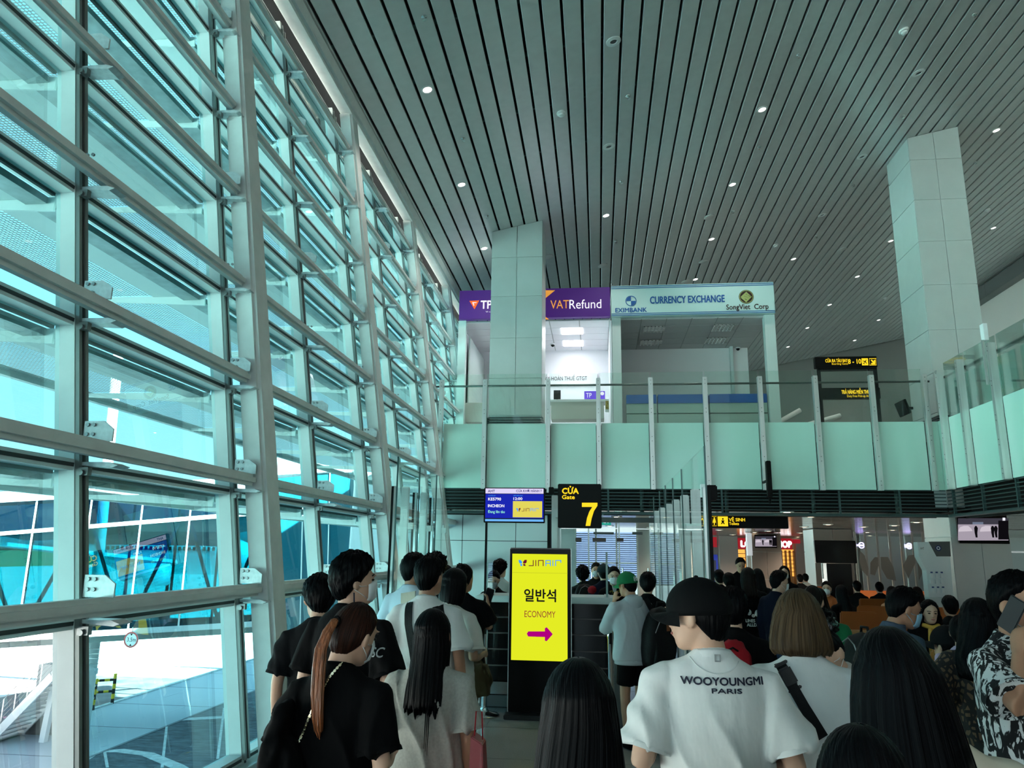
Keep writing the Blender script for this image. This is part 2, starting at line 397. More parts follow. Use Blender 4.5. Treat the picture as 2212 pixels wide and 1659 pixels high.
for k in range(1, 8):
    z = ZT[k + 1] if k < 7 else ZT[8]
    z = BZ[k] - .12
    xo = fx(z) - .1
    for i in range(1, len(MY) - 1):
        yc = MY[i] + PITCH/2
        if yc > 34: continue
        if not src:
            r = empty('sunshade', (xo, yc, z), shade_label(k, i), 'sunshade', 'sunshade shelves outside the facade')
            L0 = PITCH/2 - .01
            src['r'] = r
            MB().box(-.21, -.05, -L0, L0, -.07, -.02).build('tube', M_galv, r, local=True)
            MB().box(-.52, -.20, -L0, L0, -.03, 0).build('front_strip', M_shade, r, local=True)
            MB().add([(-.52, -L0, -.015), (-1.30, -L0, -.015), (-1.30, L0, -.015), (-.52, L0, -.015)], [(0, 1, 2, 3)]).build('perforated_sheet', M_perf, r, local=True)
            MB().box(-1.36, -1.30, -L0, L0, -.05, .03).build('edge_rail', M_shade, r, local=True)
            MB().hexa([(-1.32, -L0 - .015, -.05), (0, -L0 - .015, -.12), (0, -L0 + .005, -.12), (-1.32, -L0 + .005, -.05), (-1.32, -L0 - .015, -.02), (0, -L0 - .015, -.02), (0, -L0 + .005, -.02), (-1.32, -L0 + .005, -.02)]).build('bracket_arm', M_shade, r, local=True)
        else:
            copy_tree(src['r'], (xo, yc, z))['label'] = shade_label(k, i)
# steel frame: columns and horizontal tubes standing inside the glass
MB().box(-4.9, -4.12, -5, 36, 8.80, 8.86).build('dark_gap_box', M_black, win)  # black box added to stand for the dark gap above the mullions
fr = empty('steel_frame', (-3.0, 6, 0), 'white painted leaning steel frame of columns and horizontal tubes inside the glass facade', 'frame')
def cx0(z): return -2.98 - .147*(z - 1.8)
for y in CY:
    mb = MB(); z0, z1 = 0.0, TOPZ; w = .105
    mb.hexa([(cx0(z0) - w, y, z0), (cx0(z0) + w, y, z0), (cx0(z0) + w, y + .32, z0), (cx0(z0) - w, y + .32, z0),
             (cx0(z1) - w, y, z1), (cx0(z1) + w, y, z1), (cx0(z1) + w, y + .32, z1), (cx0(z1) - w, y + .32, z1)])
    mb.build('column', M_white_steel, fr, smooth='angle', bevel=.035)
for y in [c for c in CY][:-1]:
    for z in BZ:
        mb = MB().bar((cx0(z) - .02, y + .325, z), (cx0(z) - .02, y + 2*PITCH - .005, z), .11, .105)
        mb.build('crossbeam', M_white_steel, fr, smooth='angle', bevel=.03)
MB().bar((cx0(8.85) + .06, -5, 8.80), (cx0(8.85) + .06, 36, 8.80), .30, .26, up=(.147, 0, 1)).build('edge_beam', M_white_steel, fr, smooth='angle', bevel=.05)
# bracket plates tying mullion to beam
pl0 = bp0 = None
for k, z in enumerate(BZ):
    for i, y in enumerate(MY):
        if y < .2 or y > 30: continue
        near_col = min(abs(y - c) for c in CY) < .3
        base = (fx(z) + .10, y - .02, z)
        if pl0 is None:
            P = [(0, 0, .05), (0, 0, .18), (.13, 0, .18), (.20, 0, .13), (.20, 0, .05)]
            pl0 = MB().prism(P, (0, 0, 0), (0, .012, 0)).build('gusset_plate', M_bracket, win, local=True)
            bp0 = MB()
            for bx, bz in ((.028, .095), (.028, .155), (.07, .095), (.07, .155)):
                bp0.tube([(bx, -.012, bz), (bx, .0, bz)], .012, 8)
            bp0 = bp0.build('bolt_heads', M_bolt, win, local=True)
            lw = MB().prism([(0, 0, -.08), (0, 0, -.10), (.22, 0, -.115), (.26, 0, -.10), (.20, 0, -.08)], (0, 0, 0), (0, .13, 0)).build('support_plate', M_bracket, win, local=True)
            cl = MB().cbox((.05, -.01, -.14), (.07, .04, .05)).tube([(.05, -.05, -.15), (.05, .02, -.15)], .018, 8).build('clamp', M_bolt, win, local=True)
            for q in (pl0, bp0, lw, cl): q.location = Vector(base) - base_of(win)
        else:
            if k <= 2 or k % 2 == 0: share(pl0, 'gusset_plate', win, base)
            share(lw, 'support_plate', win, base); share(cl, 'clamp', win, base)
            if k <= 3: share(bp0, 'bolt_heads', win, base)

# ------------------------------------------------------------------ upper floor (L-shaped gallery)
BY, ZF, ZB, ZG = 15.6, 4.44, 3.07, 2.56
slab = MB()
slab.box(-3.15, 6.75, BY + .25, 41, ZF - .35, ZF - .02); slab.box(6.75, 16.6, -5, 41, ZF - .35, ZF - .02)
slab.build('floor_upper', M_slab, kind='structure')
gal = empty('gallery_balustrade', (0, BY, ZB), 'green glass fronted gallery balustrade with steel posts, clear glass top and dark grille below', 'balustrade')
PXs = [-3.30, -2.36, -1.02, .03, 1.11, 2.21, 3.31, 4.40, 5.49, 6.50]
M_bolth = mat('post_bolt', (.15, .17, .16), .4, .6)
def post(x, y, along):
    mb = MB()
    d = (.045, .06) if along == 'x' else (.06, .045)
    mb.box(x - d[0], x + d[0], y - d[1], y + d[1], ZB - .02, 5.36)
    mb.build('post', M_brushed, gal, bevel=.004)
    hb = MB()
    for z in (3.15, 3.23, 3.62, 3.71, 4.03, 4.12, 4.62, 4.70, 5.22, 5.30):
        if along == 'x': hb.tube([(x, y - d[1] - .004, z), (x, y - d[1] + .01, z)], .009, 6)
        else: hb.tube([(x - d[0] - .004, y, z), (x - d[0] + .01, y, z)], .009, 6)
    hb.build('bolt_heads', M_bolth, gal)
for x in PXs: post(x, BY - .06, 'x')
edges = PXs
for a, b2 in zip(edges[:-1], edges[1:]):
    MB().box(a + .055, b2 - .055, BY, BY + .02, ZB, ZF - .02).build('glass_panel', M_panelgreen, gal, bevel=.003)
    MB().box(a + .02, b2 - .02, BY + .02, BY + .032, ZF - .02, 5.50).build('clear_pane', M_clear, gal)
MB().box(6.555, 6.70, BY, BY + .02, ZB, ZF - .02).build('glass_panel', M_panelgreen, gal)
MB().tube([(-3.5, BY + .06, 5.25), (6.65, BY + .06, 5.25)], .022, 8).build('handrail', mat('dark_handrail', (.12, .14, .13), .3, .7), gal, smooth=True)
YS = [15.17, 14.33, 13.17, 12.0, 10.9, 9.8, 8.7, 7.6, 6.5, 5.4]
for y in YS: post(6.64, y, 'y')
for a, b2 in zip(YS[:-1], YS[1:]):
    MB().box(6.70, 6.72, b2 + .055, a - .055, ZB, ZF - .02).build('glass_panel', M_panelgreen, gal, bevel=.003)
    MB().box(6.72, 6.732, b2 + .02, a - .02, ZF - .02, 5.50).build('clear_pane', M_clear, gal)
MB().box(6.70, 6.72, 15.225, 15.6, ZB, ZF - .02).build('glass_panel', M_panelgreen, gal)
MB().tube([(6.78, 15.6, 5.25), (6.78, 5, 5.25)], .022, 8).build('handrail', MATS['dark_handrail'], gal, smooth=True)
# dark service grille beneath
grl = mat('grille_slat', (.035, .075, .075), .45, .3)
for k in range(8):
    z = ZG + .03 + k*.066
    MB().box(-3.3, 6.72, BY + .03, BY + .06, z, z + .016).build('slat', grl, gal)
    MB().box(6.74, 6.77, 5, BY + .03, z, z + .016).build('slat', grl, gal)
for x in list(np.arange(-3.2, 6.7, 1.13)): MB().box(x, x + .035, BY + .02, BY + .07, ZG, ZB).build('divider', grl, gal)
for y in list(np.arange(5.2, 15.5, 1.13)): MB().box(6.73, 6.78, y, y + .035, ZG, ZB).build('divider', grl, gal)
MB().box(-3.35, 6.74, BY - .02, BY + .10, ZG - .01, ZG + .03).build('lower_rail', grl, gal)
MB().box(6.70, 6.84, 5, BY + .10, ZG - .01, ZG + .03).build('lower_rail', grl, gal)
MB().box(-3.3, 6.72, BY + .55, BY + .6, ZG, ZF - .3).build('backing', M_black, gal)
MB().box(7.3, 7.35, 5, BY + .6, ZG, ZF - .3).build('backing', M_black, gal)
duct = mat('service_duct', (.05, .09, .085), .5, .3)
for x in (-1.6, .9, 2.6, 4.3, 5.9):
    MB().tube([(x, BY + .3, ZG + .05), (x, BY + .3, ZB)], .04, 8).build('duct', duct, gal, smooth=True)
# low ceiling under the gallery
lc = empty('ceiling_lower', (8, 24, 2.66), kind='structure')
lsl = None
for k in range(34):
    y = BY + .7 + k*.62
    x0 = -3.1
    if lsl is None: lsl = MB().box(-13.3, 13.3, -.285, .285, 0, .03).build('slat', M_lowceil, lc, local=True); lsl.location = Vector((10.2, y, 2.62)) - base_of(lc)
    else: share(lsl, 'slat', lc, (10.2, y, 2.62))
for k in range(18):
    y = BY + .3 - k*.62
    MB().box(7.4, 23.5, y - .285, y + .285, 2.62, 2.65).build('slat', M_lowceil, lc)
MB().box(-3.1, 24, BY + .35, 46, 2.70, 2.76).build('backing', M_black, lc)
MB().box(7.35, 24, -5, BY + .35, 2.70, 2.76).build('backing', M_black, lc)

# ------------------------------------------------------------------ clad columns
def clad_column(x0, x1, y0, y1, z0, ztop, label, joints, louv):
    r = empty('clad_column', ((x0 + x1)/2, (y0 + y1)/2, 0), label, 'column')
    xm = (x0 + x1)/2
    zs = [z0] + joints + [ztop]
    MB().box(x0 + .02, x1 - .02, y0 + .02, y1 - .02, 0, ztop(x0) if callable(ztop) else ztop).build('core', M_cladj, r)
    g = .006
    for i in range(len(joints) + 1):
        a = z0 if i == 0 else joints[i - 1]; last = i == len(joints)
        for (xa, xb) in ((x0, xm), (xm, x1)):
            for ya, yb in ((y0, y0 + .015), (y1 - .015, y1)):
                ta = (ceil_z(xa) - .01) if last else joints[i] - g; tb = (ceil_z(xb) - .01) if last else joints[i] - g
                MB().hexa([(xa + g, ya, a + g), (xb - g, ya, a + g), (xb - g, yb, a + g), (xa + g, yb, a + g), (xa + g, ya, ta), (xb - g, ya, tb), (xb - g, yb, tb), (xa + g, yb, ta)]).build('panel', M_clad, r)
        for xa, xb in ((x0, x0 + .015), (x1 - .015, x1)):
            ta = (ceil_z(xa) - .01) if last else joints[i] - g
            MB().box(xa - .001, xb + .001, y0 + .017, y1 - .017, a + g, ta).build('panel', M_clad, r)
    if louv:
        for k in range(5):
            z = ZF + .02 + k*.055
            MB().hexa([(x0 - .05, y0 - .05, z), (x1 + .05, y0 - .05, z), (x1, y0, z + .03), (x0, y0, z + .03), (x0 - .05, y0 - .05, z + .01), (x1 + .05, y0 - .05, z + .01), (x1, y0, z + .045), (x0, y0, z + .045)]).build('louvre', grl, r)
            MB().hexa([(x0 - .05, y0 - .05, z), (x0, y0, z + .03), (x0, y1, z + .03), (x0 - .05, y1, z), (x0 - .05, y0 - .05, z + .01), (x0, y0, z + .045), (x0, y1, z + .045), (x0 - .05, y1, z + .01)]).build('louvre', grl, r)
    return r
yc = 16.5
jl = sorted(float(at(1115, y, yc)[2]) for y in (556, 640, 730, 817))
clad_column(-2.42, -1.23, 16.5, 17.7, 4.76, None and 0 or 8.9, 'grey panel clad square column rising beside the purple bank booth', jl, True)
jr = sorted(float(at(1990, y, 16.6)[2]) for y in (345, 432, 522, 616, 713, 806))
clad_column(7.15, 8.27, 16.6, 17.9, 0.0, 10.9, 'tall grey panel clad column right of the gate hall, passing through the gallery', [1.0, 2.2, ZF + .35] + jr, True)
for k, xx in enumerate((3.02, )):
    pass
# ------------------------------------------------------------------ writing placed on upright planes
def ptext(body, x0, yb, x1, yt, Y, m, parent, bold=0.0, capref=None, name='lettering', out=.004, **tg):
    o = at(x0, yb, Y); r = at(x1, yb, Y); u = at(x0, yt, Y)
    return text(body, o, (1, 0, 0), (0, 0, 1), abs(u[2] - o[2]), m, parent, width=abs(r[0] - o[0]), bold=bold, name=name, capref=capref, out=out, **tg)
def pxbox(x0, y0, x1, y1, Y, d, mb=None):      # upright box whose front face spans two pixels of the photo at depth Y
    a, b = at(x0, y0, Y), at(x1, y1, Y); mb = mb or MB()
    return mb.box(min(a[0], b[0]), max(a[0], b[0]), Y, Y + d, min(a[2], b[2]), max(a[2], b[2]))
M_purple = mat('purple_sign', (60, 22, 100), .4, emit=(60, 22, 100), estr=.35)
M_tx_w = glow('white_letters', (245, 245, 255), 1.1)
M_tx_y = glow('amber_letters', (255, 214, 40), 1.15)
M_tx_or = mat('orange_print', (225, 150, 60), .5, emit=(225, 150, 60), estr=.4)
M_blueprint = mat('blue_print', (20, 90, 160), .5)
M_signwhite = mat('pale_sign_board', (196, 228, 226), .4)
M_signblack = mat('black_sign_case', (.004, .004, .004), .5, spec=.12)
M_darkprint = mat('dark_brown_print', (50, 25, 22), .5)

# ------------------------------------------------------------------ booths on the upper floor
SY = 18.5
bo = empty('exchange_booth', (1.9, 20, ZF), 'open white booth under the pale currency exchange signboard with blue counter band', 'booth')
bv = empty('refund_booth', (-1.6, 20, ZF), 'brightly lit white booth under the purple tax refund signboard', 'booth')
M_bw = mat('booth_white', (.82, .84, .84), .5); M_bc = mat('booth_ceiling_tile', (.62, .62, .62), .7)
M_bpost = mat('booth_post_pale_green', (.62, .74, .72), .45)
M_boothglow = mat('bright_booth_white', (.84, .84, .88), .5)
ZC = 7.58
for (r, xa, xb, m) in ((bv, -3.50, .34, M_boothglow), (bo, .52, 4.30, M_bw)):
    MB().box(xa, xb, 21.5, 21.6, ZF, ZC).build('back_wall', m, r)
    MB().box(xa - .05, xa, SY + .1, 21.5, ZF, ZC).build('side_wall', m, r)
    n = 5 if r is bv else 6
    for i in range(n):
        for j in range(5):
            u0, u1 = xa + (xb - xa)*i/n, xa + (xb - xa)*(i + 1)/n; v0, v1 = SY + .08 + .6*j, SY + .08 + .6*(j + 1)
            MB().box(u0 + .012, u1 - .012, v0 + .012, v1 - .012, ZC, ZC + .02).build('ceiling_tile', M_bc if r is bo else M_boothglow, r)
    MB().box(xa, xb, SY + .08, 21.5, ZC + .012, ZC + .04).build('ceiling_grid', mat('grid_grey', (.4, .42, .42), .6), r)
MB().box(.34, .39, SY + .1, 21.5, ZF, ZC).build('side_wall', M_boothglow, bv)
MB().box(.40, .62, SY, SY + .22, ZF, 7.62).build('post', M_bpost, bo)
MB().box(4.15, 4.40, SY, SY + .25, ZF, 7.62).build('post', M_bpost, bo)
MB().box(-3.55, -3.35, SY, SY + .2, ZF, 7.62).build('post', M_bpost, bv)
MB().box(3.78, 3.86, 21.3, 21.5, ZF, ZC).build('corner_post', M_bpost, bo)
MB().box(-3.33, -3.30, SY + .4, 21.4, 5.2, 7.3).build('side_window', mat('frosted_side_window', (.55, .66, .64), .2), bv)
MB().box(-3.1, -2.6, 21.3, 21.45, ZF, 7.2).build('green_panel', mat('olive_panel', (110, 150, 110), .5), bv)
# signboards
sg = empty('refund_signboard', (-1.6, SY, 7.62), 'deep purple signboard with orange corner triangles over the refund booth', 'sign')
MB().box(-3.52, .36, SY - .12, SY + .05, 7.62, 8.40).build('board', M_purple, sg, bevel=.008)
def poly(px, Y, m, parent, name, d=.006):
    P = [at(x, y, Y) for x, y in px]; return MB().prism([(p[0], Y, p[2]) for p in P], (0, 0, 0), (0, d, 0)).build(name, m, parent)
SF = SY - .13
poly([(1177, 627), (1199, 627), (1177, 645)], SF, M_tx_or, sg, 'corner_triangle'); poly([(1177, 683), (1186, 690), (1177, 690)], SF, M_tx_or, sg, 'corner_triangle')
ptext('VAT', 1189, 667, 1229, 649, SF, M_tx_or, sg); ptext('Refund', 1230, 667, 1299, 648, SF, M_tx_w, sg, capref='Rd')
poly([(1014, 650), (1035, 649), (1025, 668)], SF, glow('orange_red_logo', (255, 110, 50), 1.2), sg, 'logo')
poly([(1020, 653), (1030, 653), (1023, 661)], SF - .004, M_tx_w, sg, 'logo'); poly([(1023, 655), (1030, 654), (1024, 659)], SF - .008, glow('orange_red_logo', (255, 110, 50), 1.2), sg, 'logo')
ptext('TPBank', 1038, 667, 1105, 650, SF, M_tx_w, sg, bold=.06, capref='TP'); ptext('Vì chúng tôi hiểu bạn', 1049, 676, 1110, 671, SF, M_tx_w, sg)
sc_ = empty('exchange_signboard', (2.4, SY, 7.62), 'pale signboard with blue edge stripes reading currency exchange', 'sign')
MB().box(.385, 4.39, SY - .14, SY + .05, 7.61, 8.42).build('board', M_signwhite, sc_, bevel=.008)
SF = SY - .145
for z in (7.622, 7.662, 8.335, 8.378):
    MB().box(.39, 4.385, SF - .002, SF, z, z + .018).build('stripe', M_blueprint, sc_)
ptext('CURRENCY EXCHANGE', 1404, 656, 1565, 641, SF, M_blueprint, sc_, bold=.07)
ptext('EXIMBANK', 1329, 675, 1397, 666, SF, M_blueprint, sc_, bold=.08)
ptext('SongViet  Corp', 1569, 669, 1660, 658, SF, M_darkprint, sc_, bold=.04, capref='SC')
def disc(px, py, rpx, Y, m, parent, name, a0=0, a1=2*PI, rin=0.0, d=.005, out=0.0):
    c = at(px, py, Y - out); R = abs(at(px + rpx, py, Y - out)[0] - c[0]); n = 28; pts = []
    mb = MB(); full = abs(a1 - a0 - 2*PI) < 1e-6
    o = [(c[0] + R*math.cos(a0 + (a1 - a0)*i/n), Y - out, c[2] + R*math.sin(a0 + (a1 - a0)*i/n)) for i in range(n + (0 if full else 1))]
    if rin: 
        q = [(c[0] + R*rin*math.cos(a0 + (a1 - a0)*i/n), Y - out, c[2] + R*rin*math.sin(a0 + (a1 - a0)*i/n)) for i in range(n + (0 if full else 1))]
        k = len(o); F = [(i, (i + 1) % k, (i + 1) % k + k, i + k) for i in range(k if full else k - 1)]
        mb.add(o + q, F)
    else:
        if not full: o.append((c[0], Y - out, c[2]))
        mb.prism(o, (0, 0, 0), (0, d, 0))
    return mb.build(name, m, parent)
disc(1363, 650, 12, SF, M_blueprint, sc_, 'logo', rin=.86, out=.006)
disc(1363, 650, 10, SF, M_blueprint, sc_, 'logo', PI/2, PI, out=.004); disc(1363, 650, 10, SF, M_blueprint, sc_, 'logo', 3*PI/2, 2*PI, out=.004)
disc(1612, 641, 16, SF, M_darkprint, sc_, 'logo', out=.003); M_gold = mat('gold_print', (170, 180, 110), .5)
disc(1612, 641, 15, SF, M_gold, sc_, 'logo', rin=.92, out=.012)
for P in ([(1600, 641), (1612, 630), (1624, 641), (1619, 641), (1612, 635), (1607, 640), (1619, 644), (1614, 647), (1600, 642)],
          [(1624, 641), (1612, 653), (1600, 643), (1605, 643), (1612, 648), (1617, 643), (1606, 639), (1611, 636), (1624, 640)]):
    poly(P, SF - .012, M_gold, sc_, 'logo')
# ceiling lights in the booths
def ceil_panel(px, pts_z, label, m, grid=False, grp=None):
    A = [atz(x, y, pts_z) for x, y in px]; xs = [a[0] for a in A]; ys = [a[1] for a in A]
    r = empty('ceiling_light', (sum(xs)/4, sum(ys)/4, pts_z - .01), label, 'light', grp)
    x0, x1, y0, y1 = min(xs), max(xs), min(ys), max(ys)
    MB().box(x0, x1, y0, y1, pts_z - .012, pts_z - .004).build('diffuser', m, r)
    if grid:
        for i in range(6): MB().box(x0 + (x1 - x0)*i/6, x0 + (x1 - x0)*i/6 + .025, y0, y1, pts_z - .03, pts_z - .012).build('baffle', mat('mirror_baffle', (.8, .8, .78), .2, .9), r)
        for i in range(4): MB().box(x0, x1, y0 + (y1 - y0)*i/4, y0 + (y1 - y0)*i/4 + .02, pts_z - .03, pts_z - .012).build('baffle', MATS['mirror_baffle'], r)
M_lp = glow('light_panel_white', (255, 252, 255), 7.0)
ceil_panel([(1212, 709), (1258, 708), (1259, 721), (1214, 722)], ZC, 'lit square panel light nearer the front of the refund booth', M_lp)
ceil_panel([(1217, 736), (1259, 736), (1259, 747), (1218, 747)], ZC, 'lit square panel light nearer the back wall of the refund booth', M_lp)
M_off = mat('unlit_louvre_light', (.5, .5, .46), .3, .5)
for px, lb in (([(1391, 704), (1438, 703), (1434, 716), (1390, 717)], 'unlit louvred light, front one above the narrow counter end'), ([(1384, 734), (1431, 733), (1428, 744), (1382, 745)], 'unlit louvred light, rear one above the narrow counter end'),
               ([(1543, 700), (1592, 699), (1583, 713), (1540, 713)], 'unlit louvred light, front one near the corner post'), ([(1527, 729), (1573, 728), (1568, 740), (1522, 741)], 'unlit louvred light, rear one near the corner post')):
    ceil_panel(px, ZC, lb, M_off, True)
for nm, px, lb in (('dome_camera', (1194, 745), 'small dome camera on the bright refund booth ceiling'), ('dome_camera', (1594, 753), 'small dome camera at the exchange booth corner post')):
    p = atz(*px, ZC - .03); r = empty(nm, p, lb, 'camera')
    MB().lathe(p, [(.07, .03), (.07, .0)]).build('base', M_bw, r); MB().ell((p[0], p[1], p[2] - .01), (.05, .05, .05)).build('lens', M_black, r, smooth=True)
# booth counters
ct = empty('counter', (2.4, 18.8, ZF), 'long pale exchange counter with a bright blue top band', 'counter')
z1 = float(at(1450, 852, 18.6)[2]); z0 = float(at(1450, 871, 18.6)[2])
M_cpale = mat('counter_pale_green', (150, 175, 165), .4)
for (a, b2) in ((1353, 1418), (1421, 1530), (1533, 1657)):
    xa, xb = at(a, 860, 18.6)[0], at(b2, 860, 18.6)[0]
    MB().box(xa, xb, 18.6, 18.9, z0, z1).build('blue_band', mat('blue_counter_band', (18, 86, 160), .35), ct, bevel=.005)
    MB().box(xa, xb, 18.62, 18.9, float(at(1450, 892, 18.6)[2]), z0).build('panel', M_cpale, ct, bevel=.005)
    MB().box(xa, xb, 18.62, 18.9, ZF, float(at(1450, 894, 18.6)[2])).build('panel', M_cpale, ct, bevel=.005)
ct = empty('counter', (-.6, 18.9, ZF), 'plain off white reception counter inside the refund booth', 'counter')
pxbox(1190, 866, 1305, 905, 18.8, .5).build('body', mat('counter_offwhite', (200, 200, 190), .5), ct, bevel=.008)
pxbox(1186, 863, 1307, 867, 18.77, .55).build('top', M_bw, ct)
ct = empty('counter', (-3.2, 18.9, ZF), 'small off white counter beside the facade end of the purple booth', 'counter')
pxbox(1003, 870, 1045, 912, 18.8, .5).build('body', MATS['counter_offwhite'], ct, bevel=.008)
mo = empty('monitor', at(1203, 862, 19.0), 'black computer monitor on the refund counter', 'monitor')
pxbox(1196, 843, 1211, 862, 19.0, .04).build('screen', M_signblack, mo); MB().cbox(at(1203, 864, 19.02), (.05, .05, .06)).build('foot', M_signblack, mo)
bx = empty('display_box', at(1284, 862, 18.8), 'small purple illuminated display box on the refund counter', 'sign')
pxbox(1262, 845, 1307, 862, 18.85, .06).build('case', mat('violet_display', (92, 60, 190), .4, emit=(92, 60, 190), estr=.5), bx, bevel=.005)
ptext('TP', 1266, 859, 1278, 849, 18.85, M_tx_w, bx); disc(1301, 850, 4, 18.845, M_tx_w, bx, 'logo')
pt = empty('leaflet_holder', at(1310, 890, 18.4), 'small leaflet holder with a yellow picture on the booth post', 'holder')
pxbox(1307, 862, 1316, 890, 18.56, .05).build('holder', M_bw, pt); pxbox(1308, 866, 1315, 884, 18.55, .01).build('picture', mat('yellow_picture', (170, 150, 60), .5, noise=(25, .6)), pt)
bnr = empty('wall_panel', at(1220, 825, 21.4), 'white lettered strip on the back wall of the refund booth', 'panel')
pxbox(1160, 806, 1290, 829, 21.40, .05).build('strip', M_boothglow, bnr); ptext('QUẦY HOÀN THUẾ GTGT', 1164, 824, 1268, 814, 21.39, mat('grey_print', (30, 24, 40), .5), bnr, capref='QH')

# ------------------------------------------------------------------ hanging direction signs on the upper floor
def icon_plane(px, py, s, Y, m, parent):
    P = [(0, -1), (.12, -.75), (.12, -.3), (.9, .15), (.9, .3), (.12, .05), (.1, .6), (.35, .8), (.35, .92), (0, .82), (-.35, .92), (-.35, .8), (-.1, .6), (-.12, .05), (-.9, .3), (-.9, .15), (-.12, -.3), (-.12, -.75)]
    c, sn = math.cos(.6), math.sin(.6)
    return poly([(px + s*(a*c - b*sn), py + s*(a*sn + b*c)) for a, b in P], Y, m, parent, 'icon')
s8 = empty('gate_direction_sign', at(1828, 793, 17.5), 'black hanging sign with amber words for boarding gates 8 to 10', 'sign')
pxbox(1760, 771, 1896, 793, 17.5, .15).build('case', M_signblack, s8, bevel=.01)
Y8 = 17.495
ptext('CỬA RA TÀU BAY', 1783, 783, 1831, 776, Y8, M_tx_y, s8, bold=.05, capref='CRTB'); ptext('Boarding Gates', 1797, 788, 1832, 784, Y8, M_tx_y, s8, capref='Bd')
ptext('8 - 10', 1832, 786, 1860, 776, Y8, M_tx_y, s8, bold=.06)
pxbox(1861, 774, 1876, 789, Y8, .01).build('icon_tile', M_tx_y, s8); icon_plane(1868.5, 781.5, 6, Y8 - .004, M_signblack, s8)
for (a, b2, c_, d_) in ((1878, 774, 1893, 775), (1878, 788, 1893, 789), (1878, 774, 1879, 789), (1892, 774, 1893, 789)): pxbox(a, b2, c_, d_, Y8, .005).build('icon_frame', M_tx_y, s8)
poly([(1881, 778), (1883, 776.5), (1888, 781), (1888, 777.5), (1891, 777.5), (1891, 787), (1882, 787), (1882, 784), (1886, 784)], Y8 - .004, M_tx_y, s8, 'arrow')
for x in (1768, 1890):
    a = at(x, 793, 17.55); MB().box(a[0] - .03, a[0] + .03, 17.52, 17.6, ZF - .05, a[2]).build('post', M_signblack, s8)
pxbox(1768, 796, 1890, 800, 17.52, .06).build('crossbar', M_signblack, s8)
s9 = empty('pickup_direction_sign', at(1820, 860, 17.9), 'black sign with amber words for duty free pick up, under the gates sign', 'sign')
pxbox(1774, 838, 1903, 861, 17.62, .12).build('case', M_signblack, s9, bevel=.01)
ptext('TRẢ HÀNG MIỄN THUẾ', 1818, 851, 1882, 843, 17.61, M_tx_y, s9, bold=.05, capref='TRH'); ptext('Duty Free Pick-up Area', 1830, 858, 1882, 853, 17.61, M_tx_y, s9, capref='Dd')
tv = empty('monitor', at(1958, 890, 17.0), 'slim black monitor seen edge on beside the tall clad column', 'monitor')
a = at(1952, 863, 15.9); b2 = at(1965, 893, 15.9)
MB().bar((a[0], 16.1, a[2]), (b2[0], 16.1, b2[2]), .5, .05, up=(1, 0, 0)).build('case', M_signblack, tv, bevel=.006)
MB().bar((b2[0] - .02, 16.1, (a[2] + b2[2])/2), (b2[0] + .15, 16.1, (a[2] + b2[2])/2), .05, .05).build('bracket', M_signblack, tv)
wl_ = empty('wall_light', at(2130, 735, 12.8), 'small white box light standing on the gallery corner post', 'light')
pxbox(2123, 698, 2137, 734, 12.7, .12).build('head', M_bw, wl_, bevel=.005); pxbox(2126, 734, 2134, 830, 12.72, .05).build('pole', M_brushed, wl_)
# curved steel hoops of the inner barrier behind the right-hand gallery glass
M_hoop = mat('hoop_steel', (.45, .48, .46), .3, .8)
hp = empty('inner_barrier', (7.6, 12, ZF), 'barrier of curved steel hoops and green glass behind the right gallery glass', 'barrier')
for k in range(5):
    y = 9.6 + k*1.5
    pts = [(7.5 + .25*math.sin(t*1.9), y + t*.9, ZF + .08 + 1.15*math.sin(.2 + t*1.25)) for t in np.linspace(0, 1, 9)]
    MB().tube(pts, .028, 8).build('hoop', M_hoop, hp, smooth=True)
    MB().box(7.55, 7.57, y + .1, y + 1.4, ZF + .12, ZF + 1.08).build('glass_panel', mat('sea_green_glass', (.30, .48, .43), .1), hp)
MB().tube([(7.5, 9, ZF + .1), (7.5, 16, ZF + .1)], .03, 8).build('rail', M_hoop, hp, smooth=True)
MB().tube([(7.5, 9, ZF + 1.15), (7.5, 16, ZF + 1.15)], .03, 8).build('rail', M_hoop, hp, smooth=True)
# branching shape added to hint at tree-like reflections in the gallery glass
tr = empty('branching_reflection', (6.4, 26, ZF), 'white branching steel strut beyond the gallery, behind the hanging signs', 'strut')
B0 = Vector((5.0, 26, ZF))
MB().tube([B0, B0 + Vector((0, 0, 1.3))], .16, 10).build('trunk', M_white_steel, tr, smooth=True)
for dx, dz in ((-1.6, .9), (-.7, 1.3), (.8, 1.4), (1.9, 1.1), (3.2, .9)):
    MB().tube([B0 + Vector((0, 0, 1.0)), B0 + Vector((dx*.6, .2, 1.0 + dz*.7)), B0 + Vector((dx, .3, 1.1 + dz))], .08, 8).build('branch', M_white_steel, tr, smooth=True)

